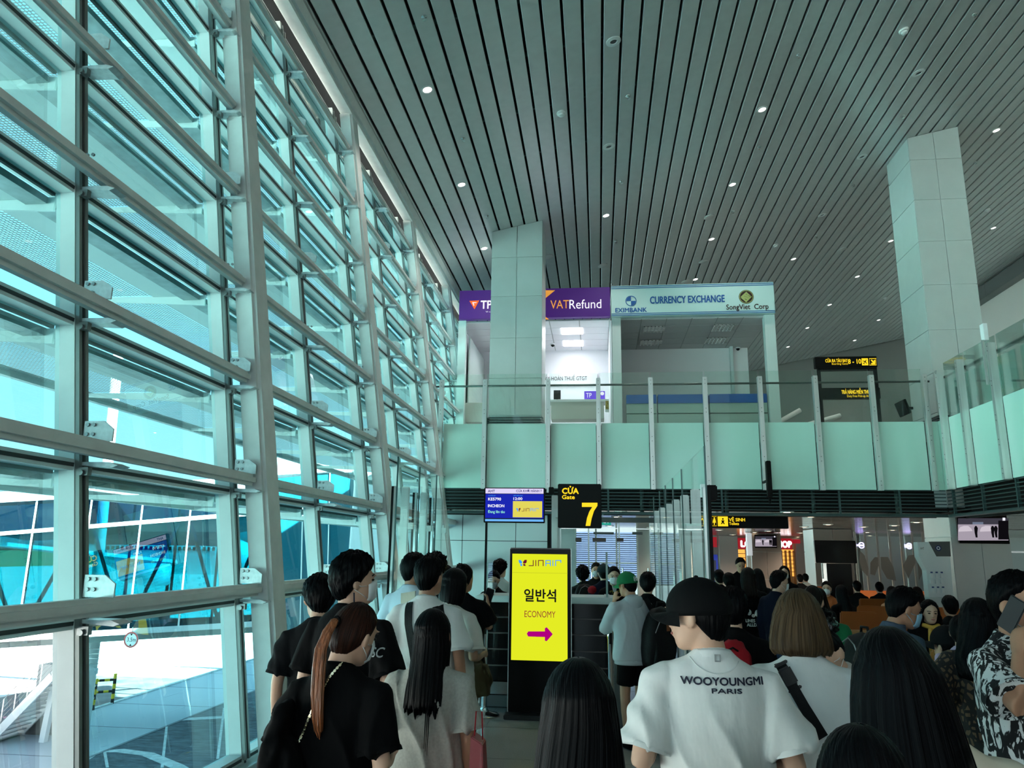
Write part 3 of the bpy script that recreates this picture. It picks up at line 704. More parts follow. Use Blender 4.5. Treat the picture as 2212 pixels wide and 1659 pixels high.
# ------------------------------------------------------------------ ceiling fittings of the big hall
def on_ceil(px, py, off=0.0):
    d = ray(px, py); k = (EYE + 7.89 - off - EYE)/(d[2] - .21*d[0]); return Vector((d[0]*k, d[1]*k, EYE + d[2]*k))
CN = Matrix.Rotation(-math.atan(.21), 3, 'Y')
M_fitwhite = mat('fitting_white', (.8, .82, .8), .4); M_lamp = glow('downlight_lamp', (255, 246, 235), 6.0)
M_ringin = mat('speaker_dark', (.12, .13, .13), .6); M_chrome = mat('sprinkler_chrome', (.7, .75, .74), .2, .9)
def where(px, py):
    h_ = 'top edge' if py < 120 else 'upper part' if py < 300 else 'middle' if py < 480 else 'far end'
    return h_
proto = {}
def fit(kind, px, py, label):
    p = on_ceil(px, py)
    if kind in proto:
        c = copy_tree(proto[kind], p, label=label); return c
    nm = {'down': 'downlight', 'ring': 'ceiling_speaker', 'smoke': 'smoke_detector', 'spr': 'sprinkler', 'disc': 'ceiling_disc'}[kind]
    cat = {'down': 'light', 'ring': 'speaker', 'smoke': 'detector', 'spr': 'sprinkler', 'disc': 'speaker'}[kind]
    r = empty(nm, p, label, cat, {'down': 'downlights in the slatted ceiling', 'ring': 'ring shaped ceiling speakers', 'smoke': 'smoke detectors on the slatted ceiling', 'spr': 'sprinkler heads on the slatted ceiling', 'disc': 'flat white discs on the slatted ceiling'}[kind])
    proto[kind] = r; tilt = lambda mb: setattr(mb, 'v', [tuple(CN @ Vector(v)) for v in mb.v]) or mb
    if kind == 'down':
        tilt(MB().lathe((0, 0, 0), [(.105, .004), (.105, -.012), (.075, -.014), (.07, -.002)])).build('trim_ring', M_fitwhite, r, local=True, smooth='angle')
        tilt(MB().lathe((0, 0, 0), [(.072, -.004), (.068, -.010), (.0, -.012)])).build('lamp', M_lamp, r, local=True)
    elif kind == 'ring':
        tilt(MB().lathe((0, 0, 0), [(.12, .004), (.12, -.012), (.06, -.02), (.055, -.004)])).build('rim', M_fitwhite, r, local=True, smooth='angle')
        tilt(MB().lathe((0, 0, 0), [(.06, -.004), (.0, -.006)])).build('cone', M_ringin, r, local=True)
    elif kind == 'smoke':
        tilt(MB().lathe((0, 0, 0), [(.085, .004), (.085, -.03), (.07, -.04)])).build('base', M_fitwhite, r, local=True, smooth='angle')
        tilt(MB().lathe((0, 0, 0), [(.055, -.04), (.055, -.07), (.03, -.085), (.0, -.085)])).build('dome', M_fitwhite, r, local=True, smooth='angle')
    elif kind == 'disc':
        tilt(MB().lathe((0, 0, 0), [(.14, .004), (.14, -.02), (.12, -.03), (.0, -.032)])).build('plate', mat('fitting_grey', (.6, .6, .58), .45), r, local=True, smooth='angle')
    else:
        tilt(MB().lathe((0, 0, 0), [(.045, .004), (.04, -.01), (.012, -.012), (.012, -.05)])).build('escutcheon', M_chrome, r, local=True, smooth=True)
        tilt(MB().lathe((0, 0, 0), [(.03, -.052), (.03, -.058), (.0, -.06)])).build('deflector', M_chrome, r, local=True)
    return r
Ld = [(923, 193, 'largest lit downlight, over the second facade column'), (997, 398, 'lit downlight between the facade edge and the short clad column'), (1046, 536, 'lit downlight just beside the top of the short clad column'),
      (1646, 236, 'lit downlight high in the middle of the ceiling'), (1582, 398, 'lit downlight below the highest middle one'), (1309, 465, 'lit downlight over the purple signboard, highest there'), (1537, 516, 'lit downlight above the exchange signboard, brown slats around'),
      (1714, 559, 'lit downlight up and right of the exchange signboard corner'), (2152, 281, 'lit downlight just right of the tall column top'), (2146, 492, 'lit downlight low beside the tall column, near the dark band'),
      (1924, 520, 'lit downlight touching the left side of the tall column'), (1852, 597, 'lit downlight left of the tall column, halfway down'), (1792, 658, 'lit downlight in the lower row, second left of the tall column'), (1898, 691, 'lit downlight close left of the tall column, lowest one'),
      (1744, 708, 'lit downlight beside the exchange booth post'), (1702, 749, 'lit downlight lower beside the exchange booth post'), (1846, 735, 'lit downlight above the gates direction sign'), (1800, 768, 'lit downlight just over the gates sign case'), (1502, 603, 'lit downlight almost touching the exchange signboard top')]
for x, y, l in Ld: fit('down', x, y, l)
for x, y, l in ((1325, 89, 'ring shaped ceiling speaker near the top edge of the picture'), (1315, 316, 'ring shaped ceiling speaker in the middle, above the purple sign'), (1984, 157, 'ring shaped ceiling speaker high above the tall column'), (1862, 338, 'ring shaped ceiling speaker left of the tall column top'), (1776, 464, 'small faint ring speaker left of the tall column')): fit('ring', x, y, l)
for x, y, l in ((1212, 243, 'round smoke detector above the short clad column'), (1952, 65, 'large round smoke detector near the top right of the ceiling'), (1675, 529, 'round smoke detector in the brown part of the ceiling'), (2134, 452, 'round smoke detector right of the tall column'), (1912, 643, 'small smoke detector at the lower left of the tall column')): fit('smoke', x, y, l)
for x, y, l in ((1532, 468, 'flat white disc in the middle of the ceiling'), (1519, 564, 'flat disc above the exchange signboard'), (1184, 554, 'flat disc touching the short clad column'), (1819, 538, 'flat disc left of the tall column'), (1302, 573, 'flat disc over the purple signboard'), (1481, 608, 'flat disc just over the exchange signboard')): fit('disc', x, y, l)
for x, y, l in ((916, 36, 'sprinkler head nearest the facade at the top of the picture'), (1000, 299, 'sprinkler head near the short column, second slats from facade'), (1052, 466, 'sprinkler head above the left corner of the short column'), (1356, 207, 'sprinkler head between two ring speakers'), (1342, 391, 'sprinkler head below the middle ring speaker'),
                (1330, 520, 'sprinkler head over the purple signboard'), (1322, 611, 'sprinkler head just above the signboard seam'), (1725, 118, 'sprinkler head high right of the middle'), (1640, 317, 'sprinkler head between two middle downlights'), (1583, 456, 'sprinkler head beside the flat white disc'),
                (1950, 250, 'sprinkler head above the tall column top'), (1843, 400, 'sprinkler head left of the tall column'), (2105, 31, 'sprinkler head in the top right corner'), (2107, 350, 'sprinkler head close right of the tall column'), (1763, 510, 'sprinkler head in the brown part of the ceiling')): fit('spr', x, y, l)
M_ptw = mat('pale_rod', (.7, .72, .7), .4)

for x, y, l_ in Ld:
    p = on_ceil(x, y, .03); l = bpy.data.objects.new('hall_lamp', bpy.data.lights.new('hall_lamp', 'SPOT')); COL.objects.link(l); l.location = p
    l.data.energy = 110; l.data.color = (1, .95, .88); l.data.spot_size = 1.9; l.data.spot_blend = .7; l.data.shadow_soft_size = .08
# ------------------------------------------------------------------ gate wall and glass front under the gallery
WY = 16.35
wg = empty('wall_gate', (-2.2, WY, 0), kind='structure')
M_gp = mat('gate_wall_panel', (.66, .72, .72), .22, coat=.3)
xs = [-3.3, float(at(999, 1150, WY)[0]), float(at(1114, 1150, WY)[0]), -1.05]
zs = [0, .75, float(at(1050, 1168, WY)[2]), 2.56]
MB().box(-3.3, -1.05, WY + .02, WY + .06, 0, 2.6).build('core', M_black, wg)
for i in range(3):
    for j in range(3):
        MB().box(xs[i] + .006, xs[i + 1] - .006, WY, WY + .02, zs[j] + .006, zs[j + 1] - .006).build('panel', M_gp, wg, bevel=.003)
MB().box(-1.04, -.98, WY - .6, WY + .06, 0, 2.56).build('dark_jamb', M_signblack, wg)
MB().box(-.96, -.80, WY - .45, WY - .25, 0, 2.5).build('pilaster', M_clad, wg)
gd = empty('door_1', (1, 15.9, 0), kind='structure', label='frameless glass gate doors under the gallery')
for x in (-.78, -.2, .42, 1.05, 1.75):
    MB().box(x - .015, x + .015, 15.9, 15.93, 0, 2.54).build('mullion', M_brushed, gd)
for a, b2 in ((-.78, -.2), (-.2, .42), (.42, 1.05), (1.05, 1.75)):
    MB().box(a + .02, b2 - .02, 15.91, 15.92, .02, 2.5).build('pane', M_screen, gd)
for x in (-.14, .36, .48, .99): MB().tube([(x, 15.86, .8), (x, 15.86, 1.5)], .015, 8).build('door_handle', M_polish, gd)
MB().box(-.5, 1.5, 15.8, 15.9, 2.40, 2.5).build('door_operator', mat('dark_operator', (.05, .06, .06), .4), gd)
for a, b2 in ((1243, 1256), (1280, 1309), (1332, 1347)): pxbox(a, 1162, b2, 1170, 15.7, .08).build('door_closer', mat('brown_plate', (.07, .04, .035), .5), gd)
for a, b2 in ((1282, 1326), (1366, 1388)): pxbox(a, 1149, b2, 1155, 15.7, .1).build('sensor_bar', MATS['dark_operator'], gd)
# far blind-covered window behind the doors
wb = empty('window_2', (0, 27, 0), kind='structure', label='wide far window behind white horizontal blinds')
a = at(1243, 1163, 27); b2 = at(1378, 1240, 27)
MB().box(a[0], b2[0], 27.25, 27.27, .75, 2.5).build('pane', glow('daylight_glow_pane', (170, 205, 255), 1.1), wb)  # pane glows by itself, daylight put into its emission
for k in range(24):
    z = .8 + k*.07
    MB().hexa([(a[0], 27.1, z), (b2[0], 27.1, z), (b2[0], 27.14, z + .03), (a[0], 27.14, z + .03), (a[0], 27.1, z + .004), (b2[0], 27.1, z + .004), (b2[0], 27.14, z + .034), (a[0], 27.14, z + .034)]).build('slat', mat('blind_blue_grey', (.30, .36, .5), .5), wb)
for x in np.linspace(a[0], b2[0], 4): MB().box(x - .03, x + .03, 27.0, 27.1, 0, 2.6).build('frame', M_brushed, wb)
for z in (1.42, .72): MB().box(a[0], b2[0], 27.0, 27.1, z, z + .05).build('frame', M_brushed, wb)
MB().box(-3.1, a[0], 27.2, 27.4, 0, 2.6).box(b2[0], 3.2, 27.2, 27.4, 0, 2.6).build('wall_corridor', mat('corridor_wall', (.5, .52, .52), .5), kind='structure')
# glass screen walls either side of the queue lane
def lane_screen(X, px_posts, pxtop, label, zt):
    r = empty('glass_screen', (X, 11, 0), label, 'screen')
    P = [atx(x, y, X) for x, y in px_posts]
    for p in P:
        MB().box(X - .055, X + .055, p[1], p[1] + .035, 0, p[2]).build('post', M_brushed, r, bevel=.012)
        MB().box(X - .10, X + .10, p[1] - .06, p[1] + .1, 0, .012).build('foot_plate', M_brushed, r)
        for z in (1.2, 2.05): MB().box(X - .12 if X > 0 else X + .05, X - .05 if X > 0 else X + .12, p[1] - .01, p[1] + .045, z, z + .08).build('patch_fitting', M_brushed, r)
    xx_ = X - .13 if X > 0 else X + .13; y0 = float(atx(*pxtop, xx_)[1]); ys = [y0] + [p[1] + .2 for p in P]
    for a, b2 in zip(ys[:-1], ys[1:]):
        xx = X - .13 if X > 0 else X + .13
        MB().box(xx - .006, xx + .006, a + .01, b2 - .01, .03, zt).build('glass_pane', M_screen, r)
        MB().box(xx - .008, xx + .008, a - .004, a + .008, .03, zt).build('glass_edge', mat('dark_glass_edge', (.03, .09, .085), .2), r)
    return r, y0
RX = 1.12
_, ry0 = lane_screen(RX, [(1502, 1056), (1479, 1069), (1460, 1079), (1445, 1088), (1430, 1096), (1419, 1103)], (1523, 1000), 'glass screen wall on broad steel fins right of the gate sign', 2.78)
LX = -2.42
r, ly0 = lane_screen(LX, [(876, 1051), (916, 1064), (949, 1076)], (860, 998), 'glass screen wall on broad steel fins beside the facade', 2.85)
for (x, y) in ((853, 1050), (898, 1064), (934, 1075)):
    p = atx(x, y, LX - .02)
    MB().box(LX - .06, LX - .03, p[1], p[1] + .05, 0, p[2]).build('dark_edge_bar', M_signblack, r); MB().box(LX - .03, LX, p[1], p[1] + .05, 0, p[2]).build('polished_edge_bar', M_polish, r)
p = atx(1528, 1060, RX + .02)
XE = float(at(1527, 1060, ry0)[0])
MB().box(XE, XE + .035, ry0, ry0 + .05, 0, float(at(1530, 1052, ry0)[2])).build('trim_9', M_signblack, kind='structure')
MB().box(XE - .035, XE - .002, ry0, ry0 + .05, 0, float(at(1530, 1052, ry0)[2])).build('trim_10', M_brushed, kind='structure')

# ------------------------------------------------------------------ boarding counter, screens and signs
cn = empty('boarding_counter', (-.63, 9.6, 0), 'black boarding counter with thin metal lines and pale top behind the yellow totem', 'counter')
CX0, CX1, CYf = -1.42, .16, 9.42
M_bg = mat('black_gloss_panel', (.006, .006, .006), .12, spec=.3)
zz = [float(at(1080, y, CYf)[2]) for y in (1534, 1501, 1472, 1437, 1402, 1367, 1333, 1300)]; zz[0] = 0.0
for i, (a, b2) in enumerate(zip(zz[:-1], zz[1:])):
    m = (mat('grey_plinth', (.16, .17, .165), .5) if i == 0 else mat('kick_steel', (.36, .38, .37), .22, .9) if i == 1 else M_bg)
    MB().box(CX0, CX1, CYf, CYf + .55, a + .008, b2 - .004).build('panel', m, cn, bevel=.003)
    if i >= 2: MB().box(CX0 - .004, CX1 + .004, CYf - .004, CYf + .5, b2 - .006 - .002, b2 + .006).build('metal_line', mat('dim_line', (.10, .09, .085), .35, .6), cn)
MB().box(CX0 - .06, CX1 + .04, CYf - .06, CYf + .6, zz[-1], zz[-1] + .075).build('worktop', mat('worktop_pale', (.62, .68, .67), .3), cn, bevel=.01)
MB().box(CX1, CX1 + .012, CYf - .002, CYf + .55, 0, zz[-1]).build('end_trim', M_brushed, cn)
for (px, ptop, lbl) in ((1055, 1215, 'clear upright shield on the counter before the dark jacketed clerk'), (1310, 1192, 'clear upright shield on the counter end near the green cap')):
    p = at(px, ptop, CYf + .1); r = empty('clear_shield', (p[0], CYf + .1, zz[-1] + .075), lbl, 'shield')
    MB().box(p[0] - .004, p[0] + .004, CYf, CYf + .5, zz[-1] + .08, p[2]).build('sheet', M_screen, r)
    MB().box(p[0] - .012, p[0] + .012, CYf - .004, CYf + .004, zz[-1] + .076, p[2]).build('edge', mat('clear_edge', (.35, .5, .48), .1), r)
    MB().box(p[0] - .03, p[0] + .03, CYf, CYf + .5, zz[-1] + .076, zz[-1] + .088).build('foot', M_brushed, r)
# totem
kk = empty('totem_screen', (-.68, 8.95, 0), 'tall black totem display with yellow economy class screen', 'screen')
KY = 8.89; ka, kb = at(1101, 1183, KY), at(1232, 1183, KY); kz = float(ka[2])
xa, xb = float(ka[0]), float(kb[0]) + .01
MB().box(xa, xb, KY, KY + .07, .06, kz).build('case', mat('totem_black', (.004, .004, .004), .18), kk, bevel=.012)
MB().box(xa + .012, xb - .012, KY - .003, KY, .07, kz - .012).build('front_glass', mat('totem_glass', (.002, .002, .002), .25, spec=.15), kk)
MB().box(xa - .003, xa + .004, KY - .005, KY + .02, .06, kz).box(xb - .004, xb + .003, KY - .005, KY + .02, .06, kz).build('side_trim', M_brushed, kk)
MB().box(xa - .03, xb + .03, KY - .12, KY + .3, 0, .05).build('base', mat('totem_base', (.02, .02, .02), .4), kk, bevel=.008)
sa, sb = at(1107, 1196, KY), at(1226, 1429, KY)
M_yel = glow('screen_yellow', (228, 236, 36), 1.0)
MB().box(sa[0], sb[0], KY - .006, KY - .003, sb[2], sa[2]).build('screen', M_yel, kk)
KS = KY - .007
pxbox(1107, 1237, 1226, 1238.2, KS, .001).build('divider_line', glow('dark_yellow_line', (190, 195, 40), 1.0), kk)
M_kr = glow('screen_black_print', (20, 22, 24), 1); M_ec = glow('screen_brown_print', (150, 45, 50), 1); M_mag = glow('screen_magenta', (176, 0, 126), 1); M_lb = glow('screen_sky_blue', (60, 160, 255), 1); M_dr = glow('screen_dark_red', (110, 20, 50), 1)
ptext('일반석', 1132, 1299, 1200, 1272, KS, M_kr, kk, bold=.05); ptext('ECONOMY', 1133, 1333, 1200, 1319, KS, M_ec, kk)
poly([(1141, 1364), (1177, 1364), (1177, 1357), (1181, 1355), (1194, 1370), (1181, 1385), (1177, 1384), (1177, 1376), (1141, 1375), (1138, 1369)], KS - .004, M_mag, kk, 'arrow')
def airline(x, y, s, Y, parent):     # butterfly emblem and letters as they stand on the screen
    P = lambda L: [(x + a*s, y + b*s) for a, b in L]
    poly(P([(0, -6), (4, -6.5), (8, -2), (7, 1), (3, 1.5), (1, -1)]), Y, M_lb, parent, 'logo'); poly(P([(3, 2.5), (7.5, 2), (8, 6), (5, 7)]), Y, M_lb, parent, 'logo')
    poly(P([(9.5, -2), (13, -6.5), (17.5, -6.5), (17, -1), (14, 1.5), (10, 1)]), Y, M_dr, parent, 'logo'); poly(P([(9.5, 2), (14, 2.5), (15, 6.5), (10.5, 6)]), Y, M_dr, parent, 'logo')
    st = 1.7
    def seg(a, b2, m): poly(P([(min(a[0], b2[0]), min(a[1], b2[1])), (max(a[0], b2[0]) + st, min(a[1], b2[1])), (max(a[0], b2[0]) + st, max(a[1], b2[1]) + st), (min(a[0], b2[0]), max(a[1], b2[1]) + st)]), Y, m, parent, 'lettering', .001)
    for a, b2 in (((21.5, 5), (30, 5)), ((30, -6), (30, 5)), ((35.5, -6), (35.5, 5)), ((41, -6), (41, 5)), ((41, -6), (50, -6)), ((51, -6), (51, 5))): seg(a, b2, M_dr)
    for a, b2 in (((56.5, -6), (56.5, 5)), ((56.5, -6), (66, -6)), ((66, -6), (66, 5)), ((56.5, 0), (66, 0)), ((71.5, -6), (71.5, 5)), ((77, -6), (77, 5)), ((77, -6), (88, -6)), ((88, -6), (88, -2))): seg(a, b2, M_lb)
airline(1120, 1216, 1.03, KS - .002, kk)
# flight information screen
TY = 9.0
tv = empty('flight_screen', (-.99, TY, 2.12), 'blue flight information screen hung left of the gate number', 'screen')
pxbox(1046, 1053, 1176.5, 1130, TY, .06).build('case', M_signblack, tv, bevel=.006)
T1 = TY - .004
pxbox(1049, 1067, 1174, 1120, T1, .003).build('screen', glow('screen_blue', (28, 40, 178), 1), tv); pxbox(1049, 1055, 1174, 1066.5, T1, .003).build('screen_header', glow('screen_lilac', (226, 216, 250), 1), tv)
pxbox(1048, 1121, 1174, 1127, T1, .003).build('screen_footer', glow('screen_cyan', (110, 180, 245), 1), tv)
T2 = T1 - .002; M_sw = glow('screen_white_text', (245, 245, 255), 1); M_sb = glow('screen_navy_text', (40, 40, 110), 1)
ptext('AHT', 1054, 1063.5, 1069, 1058, T2, M_sb, tv, bold=.05); ptext('CỬA KHỞI HÀNH 7', 1115, 1063, 1170, 1058, T2, M_sb, tv, bold=.05, capref='CKH')
ptext('KE5790', 1054.5, 1081, 1082, 1075, T2, M_sw, tv, bold=.09); ptext('12:00', 1109, 1080, 1128, 1074.5, T2, M_sw, tv, bold=.09)
ptext('INCHEON', 1054, 1095.5, 1089, 1089.5, T2, M_sw, tv, bold=.09); ptext('Đang lên tàu', 1054, 1108, 1090, 1102, T2, glow('screen_mint', (150, 240, 215), 1), tv, bold=.05, capref='Đl')
ptext('CHUYẾN BAY', 1054.5, 1072, 1071, 1069.6, T2, M_lb, tv, capref='CHB'); ptext('GIỜ KHỞI HÀNH', 1109, 1072, 1129, 1069.6, T2, M_lb, tv, capref='GKH')
pxbox(1108, 1082.5, 1171, 1118, T2, .002).build('logo_card', glow('card_yellow', (228, 214, 92), 1), tv)
airline(1115, 1101, .54, T2 - .003, tv)
MB().tube([(-.99, TY + .03, 2.5), (-.99, TY + .03, 2.5)], .01).v and None
a = at(1051, 1131, TY + .05)
MB().box(a[0] - .012, a[0] + .012, TY + .03, TY + .06, zz[-1] + .05, 2.52).build('pole', M_signblack, tv)
MB().box(a[0] - .05, a[0] + .05, CYf - .02, CYf + .06, zz[-1] + .07, zz[-1] + .085).build('base', M_signblack, tv)
# gate number sign
gs = empty('gate_number_sign', (-.2, TY, 2.05), 'black hanging square sign with amber gate number 7', 'sign')
pxbox(1205, 1045, 1300, 1141, TY, .14).build('case', M_signblack, gs, bevel=.008)
ptext('CỬA', 1214, 1066.5, 1249, 1054.5, TY - .002, M_tx_y, gs, bold=.11, capref='CA'); ptext('Gate', 1214, 1078, 1241, 1069.5, TY - .002, M_tx_y, gs, bold=.08, capref='G')
poly([(1257, 1086), (1290.5, 1086), (1290.5, 1092.5), (1283, 1104), (1278, 1120), (1275, 1136), (1265, 1136), (1268, 1119), (1273, 1105), (1279.5, 1095), (1257, 1095)], TY - .006, M_tx_y, gs, 'lettering', .005)
a, b2 = at(1190, 1068, TY + .2), at(1204, 1068, TY + .2); MB().box(a[0], b2[0], TY + .34, TY + .42, 0, a[2]).build('post', M_clad, gs, bevel=.006); MB().box(b2[0] - .02, b2[0] + .1, TY + .12, TY + .36, 2.2, 2.3).build('bracket', M_clad, gs)
# toilets sign
ts = empty('toilets_sign', (2.4, 15.75, 2.3), 'long black hanging toilets sign with amber pictograms', 'sign')
TS = 16.3; pxbox(1490, 1113, 1704, 1142, TS, .16).build('case', M_signblack, ts, bevel=.01)
Z1 = TS - .005
pxbox(1550, 1115.5, 1573, 1137, Z1, .004).build('icon_tile', M_tx_y, ts)
disc(1561.5, 1121, 1.8, Z1 - .004, M_signblack, ts, 'icon'); poly([(1558, 1124), (1565, 1124), (1563.5, 1128), (1566, 1132), (1563, 1132), (1561.5, 1129), (1560, 1132), (1557, 1132), (1559.5, 1128)], Z1 - .006, M_signblack, ts, 'icon')
for bx in ((1535, 1548), (1511, 1524)):
    for (a, b2, c_, d_) in ((bx[0], 1115, bx[1], 1116), (bx[0], 1135.5, bx[1], 1136.5), (bx[1] - .8, 1115, bx[1], 1136.5), (bx[0], 1115, bx[0] + .8, 1136.5)): pxbox(a, b2, c_, d_, Z1, .004).build('icon_frame', M_tx_y, ts)
disc(1543, 1119, 1.6, Z1 - .002, M_tx_y, ts, 'icon'); poly([(1541, 1121), (1545, 1121), (1546.5, 1129), (1544, 1129), (1544, 1134), (1542, 1134), (1542, 1129), (1539.5, 1129)], Z1 - .004, M_tx_y, ts, 'icon')
pxbox(1538, 1118, 1538.8, 1134, Z1, .003).build('icon', M_tx_y, ts)
poly([(1513, 1133), (1513, 1124), (1517, 1118), (1521, 1124), (1521, 1133), (1519, 1133), (1519, 1125), (1517, 1122), (1515, 1125), (1515, 1133)], Z1 - .004, M_tx_y, ts, 'arrow')
ptext('VỆ SINH', 1574.5, 1126, 1609, 1119, Z1, M_tx_y, ts, bold=.06, capref='VSNH'); ptext('Toilets', 1575, 1134, 1596, 1128, Z1, M_tx_y, ts, bold=.05)
for x in (1545, 1648):
    a = at(x, 1113, TS); MB().tube([(a[0], TS + .08, a[2]), (a[0], TS + .08, 2.64)], .012, 6).build('hanger', M_brushed, ts)
# exit sign, small green
ex = empty('exit_sign', at(1302, 1134, 16), 'small green illuminated exit sign behind the gate number sign', 'sign')
pxbox(1284, 1118, 1320, 1134, 16, .06).build('case', glow('exit_green', (20, 170, 150), .8), ex); ptext('EXIT', 1292, 1130, 1317, 1121, 15.995, M_tx_w, ex)
MB().box(at(1302, 1118, 16)[0] - .01, at(1302, 1118, 16)[0] + .01, 16.02, 16.05, at(1302, 1118, 16)[2], 2.62).build('hanger', M_brushed, ex)
# column loudspeaker and small cameras on the gallery front
sp = empty('column_loudspeaker', at(1662, 1072, 14.9), 'tall black column loudspeaker standing before the green gallery glass', 'speaker')
pxbox(1655, 995, 1670, 1074, 14.9, .14).build('case', M_signblack, sp, bevel=.012); a = at(1662, 1074, 15.0)
MB().tube([(a[0], 14.97, a[2] - .12), (a[0], 14.97, a[2])], .025, 8).build('pole', M_signblack, sp); MB().box(a[0] - .02, a[0] + .02, 14.97, 15.5, a[2] + .3, a[2] + .34).build('bracket', M_signblack, sp)
for (px, py, l) in ((1191, 1060, 'small black camera under the gallery beside the gate number'), (1536, 1065, 'small black camera on the screen wall post')):
    p = at(px, py, 15.4 if px < 1300 else ry0 + .1); r = empty('security_camera', p, l, 'camera')
    MB().cbox(p, (.10, .12, .14)).build('body', M_signblack, r, bevel=.01); MB().cbox(p + np.array([-.07, 0, .02]), (.05, .05, .12)).build('bracket', M_fitwhite, r)
# stanchions and reader
def stanchion(x, y, label):
    r = empty('stanchion', (x, y, 0), label, 'stanchion')
    MB().lathe((0, 0, 0), [(.17, 0), (.175, .012), (.16, .025), (.06, .05), (.035, .085), (.035, .09)], 28).build('base', M_polish, r, smooth='angle', local=True)
    MB().lathe((0, 0, 0), [(.032, .08), (.032, .92), (.036, .93), (.036, 1.0), (.02, 1.01)], 20).build('pole', M_polish, r, smooth='angle', local=True)
    MB().cbox((0, -.036, .93), (.03, .012, .11)).build('belt_slot', M_signblack, r, local=True)
    return r
p = atz(1045, 1546, 0); stanchion(p[0], p[1], 'polished steel queue post in front of the counter beside the olive bag')
p = at(1319, 1385, 8.3); stanchion(p[0], 8.3, 'polished steel queue post right of the yellow totem')
rd = empty('pass_reader', (.33, 8.9, 0), 'grey pedestal pass reader beside the counter end', 'machine')
a, b2 = at(1326, 1364, 8.6), at(1350, 1364, 8.6)
MB().box(a[0], b2[0], 8.6, 9.3, 0, a[2] - .02).build('body', mat('reader_grey', (.13, .14, .14), .4), rd, bevel=.008); MB().box(a[0] - .01, b2[0] + .01, 8.58, 9.32, a[2] - .02, a[2] + .02).build('top', mat('reader_top', (.3, .31, .3), .3), rd, bevel=.01)

# ------------------------------------------------------------------ back of the ground level: columns, shop, lounge
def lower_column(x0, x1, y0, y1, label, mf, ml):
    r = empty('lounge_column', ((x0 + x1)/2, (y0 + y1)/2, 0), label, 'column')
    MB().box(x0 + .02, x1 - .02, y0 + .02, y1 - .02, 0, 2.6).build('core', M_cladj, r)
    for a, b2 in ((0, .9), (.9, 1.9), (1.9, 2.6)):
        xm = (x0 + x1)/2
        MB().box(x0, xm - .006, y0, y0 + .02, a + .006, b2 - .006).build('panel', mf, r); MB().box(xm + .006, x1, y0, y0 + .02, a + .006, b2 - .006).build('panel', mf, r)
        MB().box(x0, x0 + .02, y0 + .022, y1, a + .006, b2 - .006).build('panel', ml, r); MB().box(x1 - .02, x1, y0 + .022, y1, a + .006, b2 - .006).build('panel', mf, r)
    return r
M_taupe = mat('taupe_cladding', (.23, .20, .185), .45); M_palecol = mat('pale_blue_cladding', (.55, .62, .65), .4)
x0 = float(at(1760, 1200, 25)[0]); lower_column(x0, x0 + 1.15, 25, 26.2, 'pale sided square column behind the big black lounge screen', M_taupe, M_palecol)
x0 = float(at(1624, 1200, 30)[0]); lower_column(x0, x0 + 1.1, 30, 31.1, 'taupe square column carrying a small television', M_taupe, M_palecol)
def tvset(px0, py0, px1, py1, Y, label, big=False):
    r = empty('television', at((px0 + px1)/2, py1, Y), label, 'television')
    pxbox(px0, py0, px1, py1, Y, .07).build('case', M_signblack, r, bevel=.006)
    w, h_ = px1 - px0, py1 - py0; Q = lambda a, b3: (px0 + w*a, py0 + h_*b3)
    R_ = lambda a, b3, c_, d_, m, dd=.001: poly([Q(a, b3), Q(c_, b3), Q(c_, d_), Q(a, d_)], Y - dd, m, r, 'picture', .0005)
    R_(.03, .12, .97, .88, glow('tv_pavement', (165, 155, 168), 1), .003)
    R_(.03, .12, .97, .33, glow('tv_shade', (60, 58, 68), 1), .005); R_(.3, .25, .5, .33, glow('tv_car', (110, 120, 140), 1), .007)
    for a in (.04, .44): poly([Q(a, .52), Q(a + .03, .42), Q(a + .1, .38), Q(a + .18, .38), Q(a + .24, .48), Q(a + .26, .56), Q(a, .58)], Y - .009, glow('tv_car_light', (205, 195, 205), 1), r, 'picture', .0005)
    for a in (.33, .64, .70): poly([Q(a, .45), Q(a + .02, .38), Q(a + .045, .38), Q(a + .07, .46), Q(a + .06, .62), Q(a + .065, .78), Q(a + .03, .78), Q(a + .01, .62)], Y - .012, glow('tv_dark', (14, 12, 16), 1), r, 'picture', .0005)
    R_(.78, .2, .97, .85, glow('tv_dark', (14, 12, 16), 1), .014); R_(.86, .1, .91, .2, M_sw, .016)
    return r
tvset(1630, 1155, 1679, 1184, 29.9, 'small television on the taupe column far back in the lounge')
tvset(2066, 1112, 2182, 1175, 16.35, 'television high on the tall column at the right, street scene on it')
# big black lounge screen on its stand
bs = empty('black_screen', (5.4, 19, 0), 'big switched off black screen above a black cabinet in the lounge', 'screen')
pxbox(1759, 1167, 1852, 1217, 19, .1).build('screen', mat('off_screen', (.004, .004, .004), .15), bs, bevel=.01)
a, b2 = at(1785, 1217, 19.05), at(1845, 1290, 19.05); MB().box(a[0], b2[0], 19.05, 19.5, 0, a[2]).build('cabinet', mat('cabinet_black', (.006, .006, .007), .2), bs, bevel=.01)
pxbox(1775, 1217, 1780, 1250, 19.02, .05).build('pale_edge', M_fitwhite, bs)
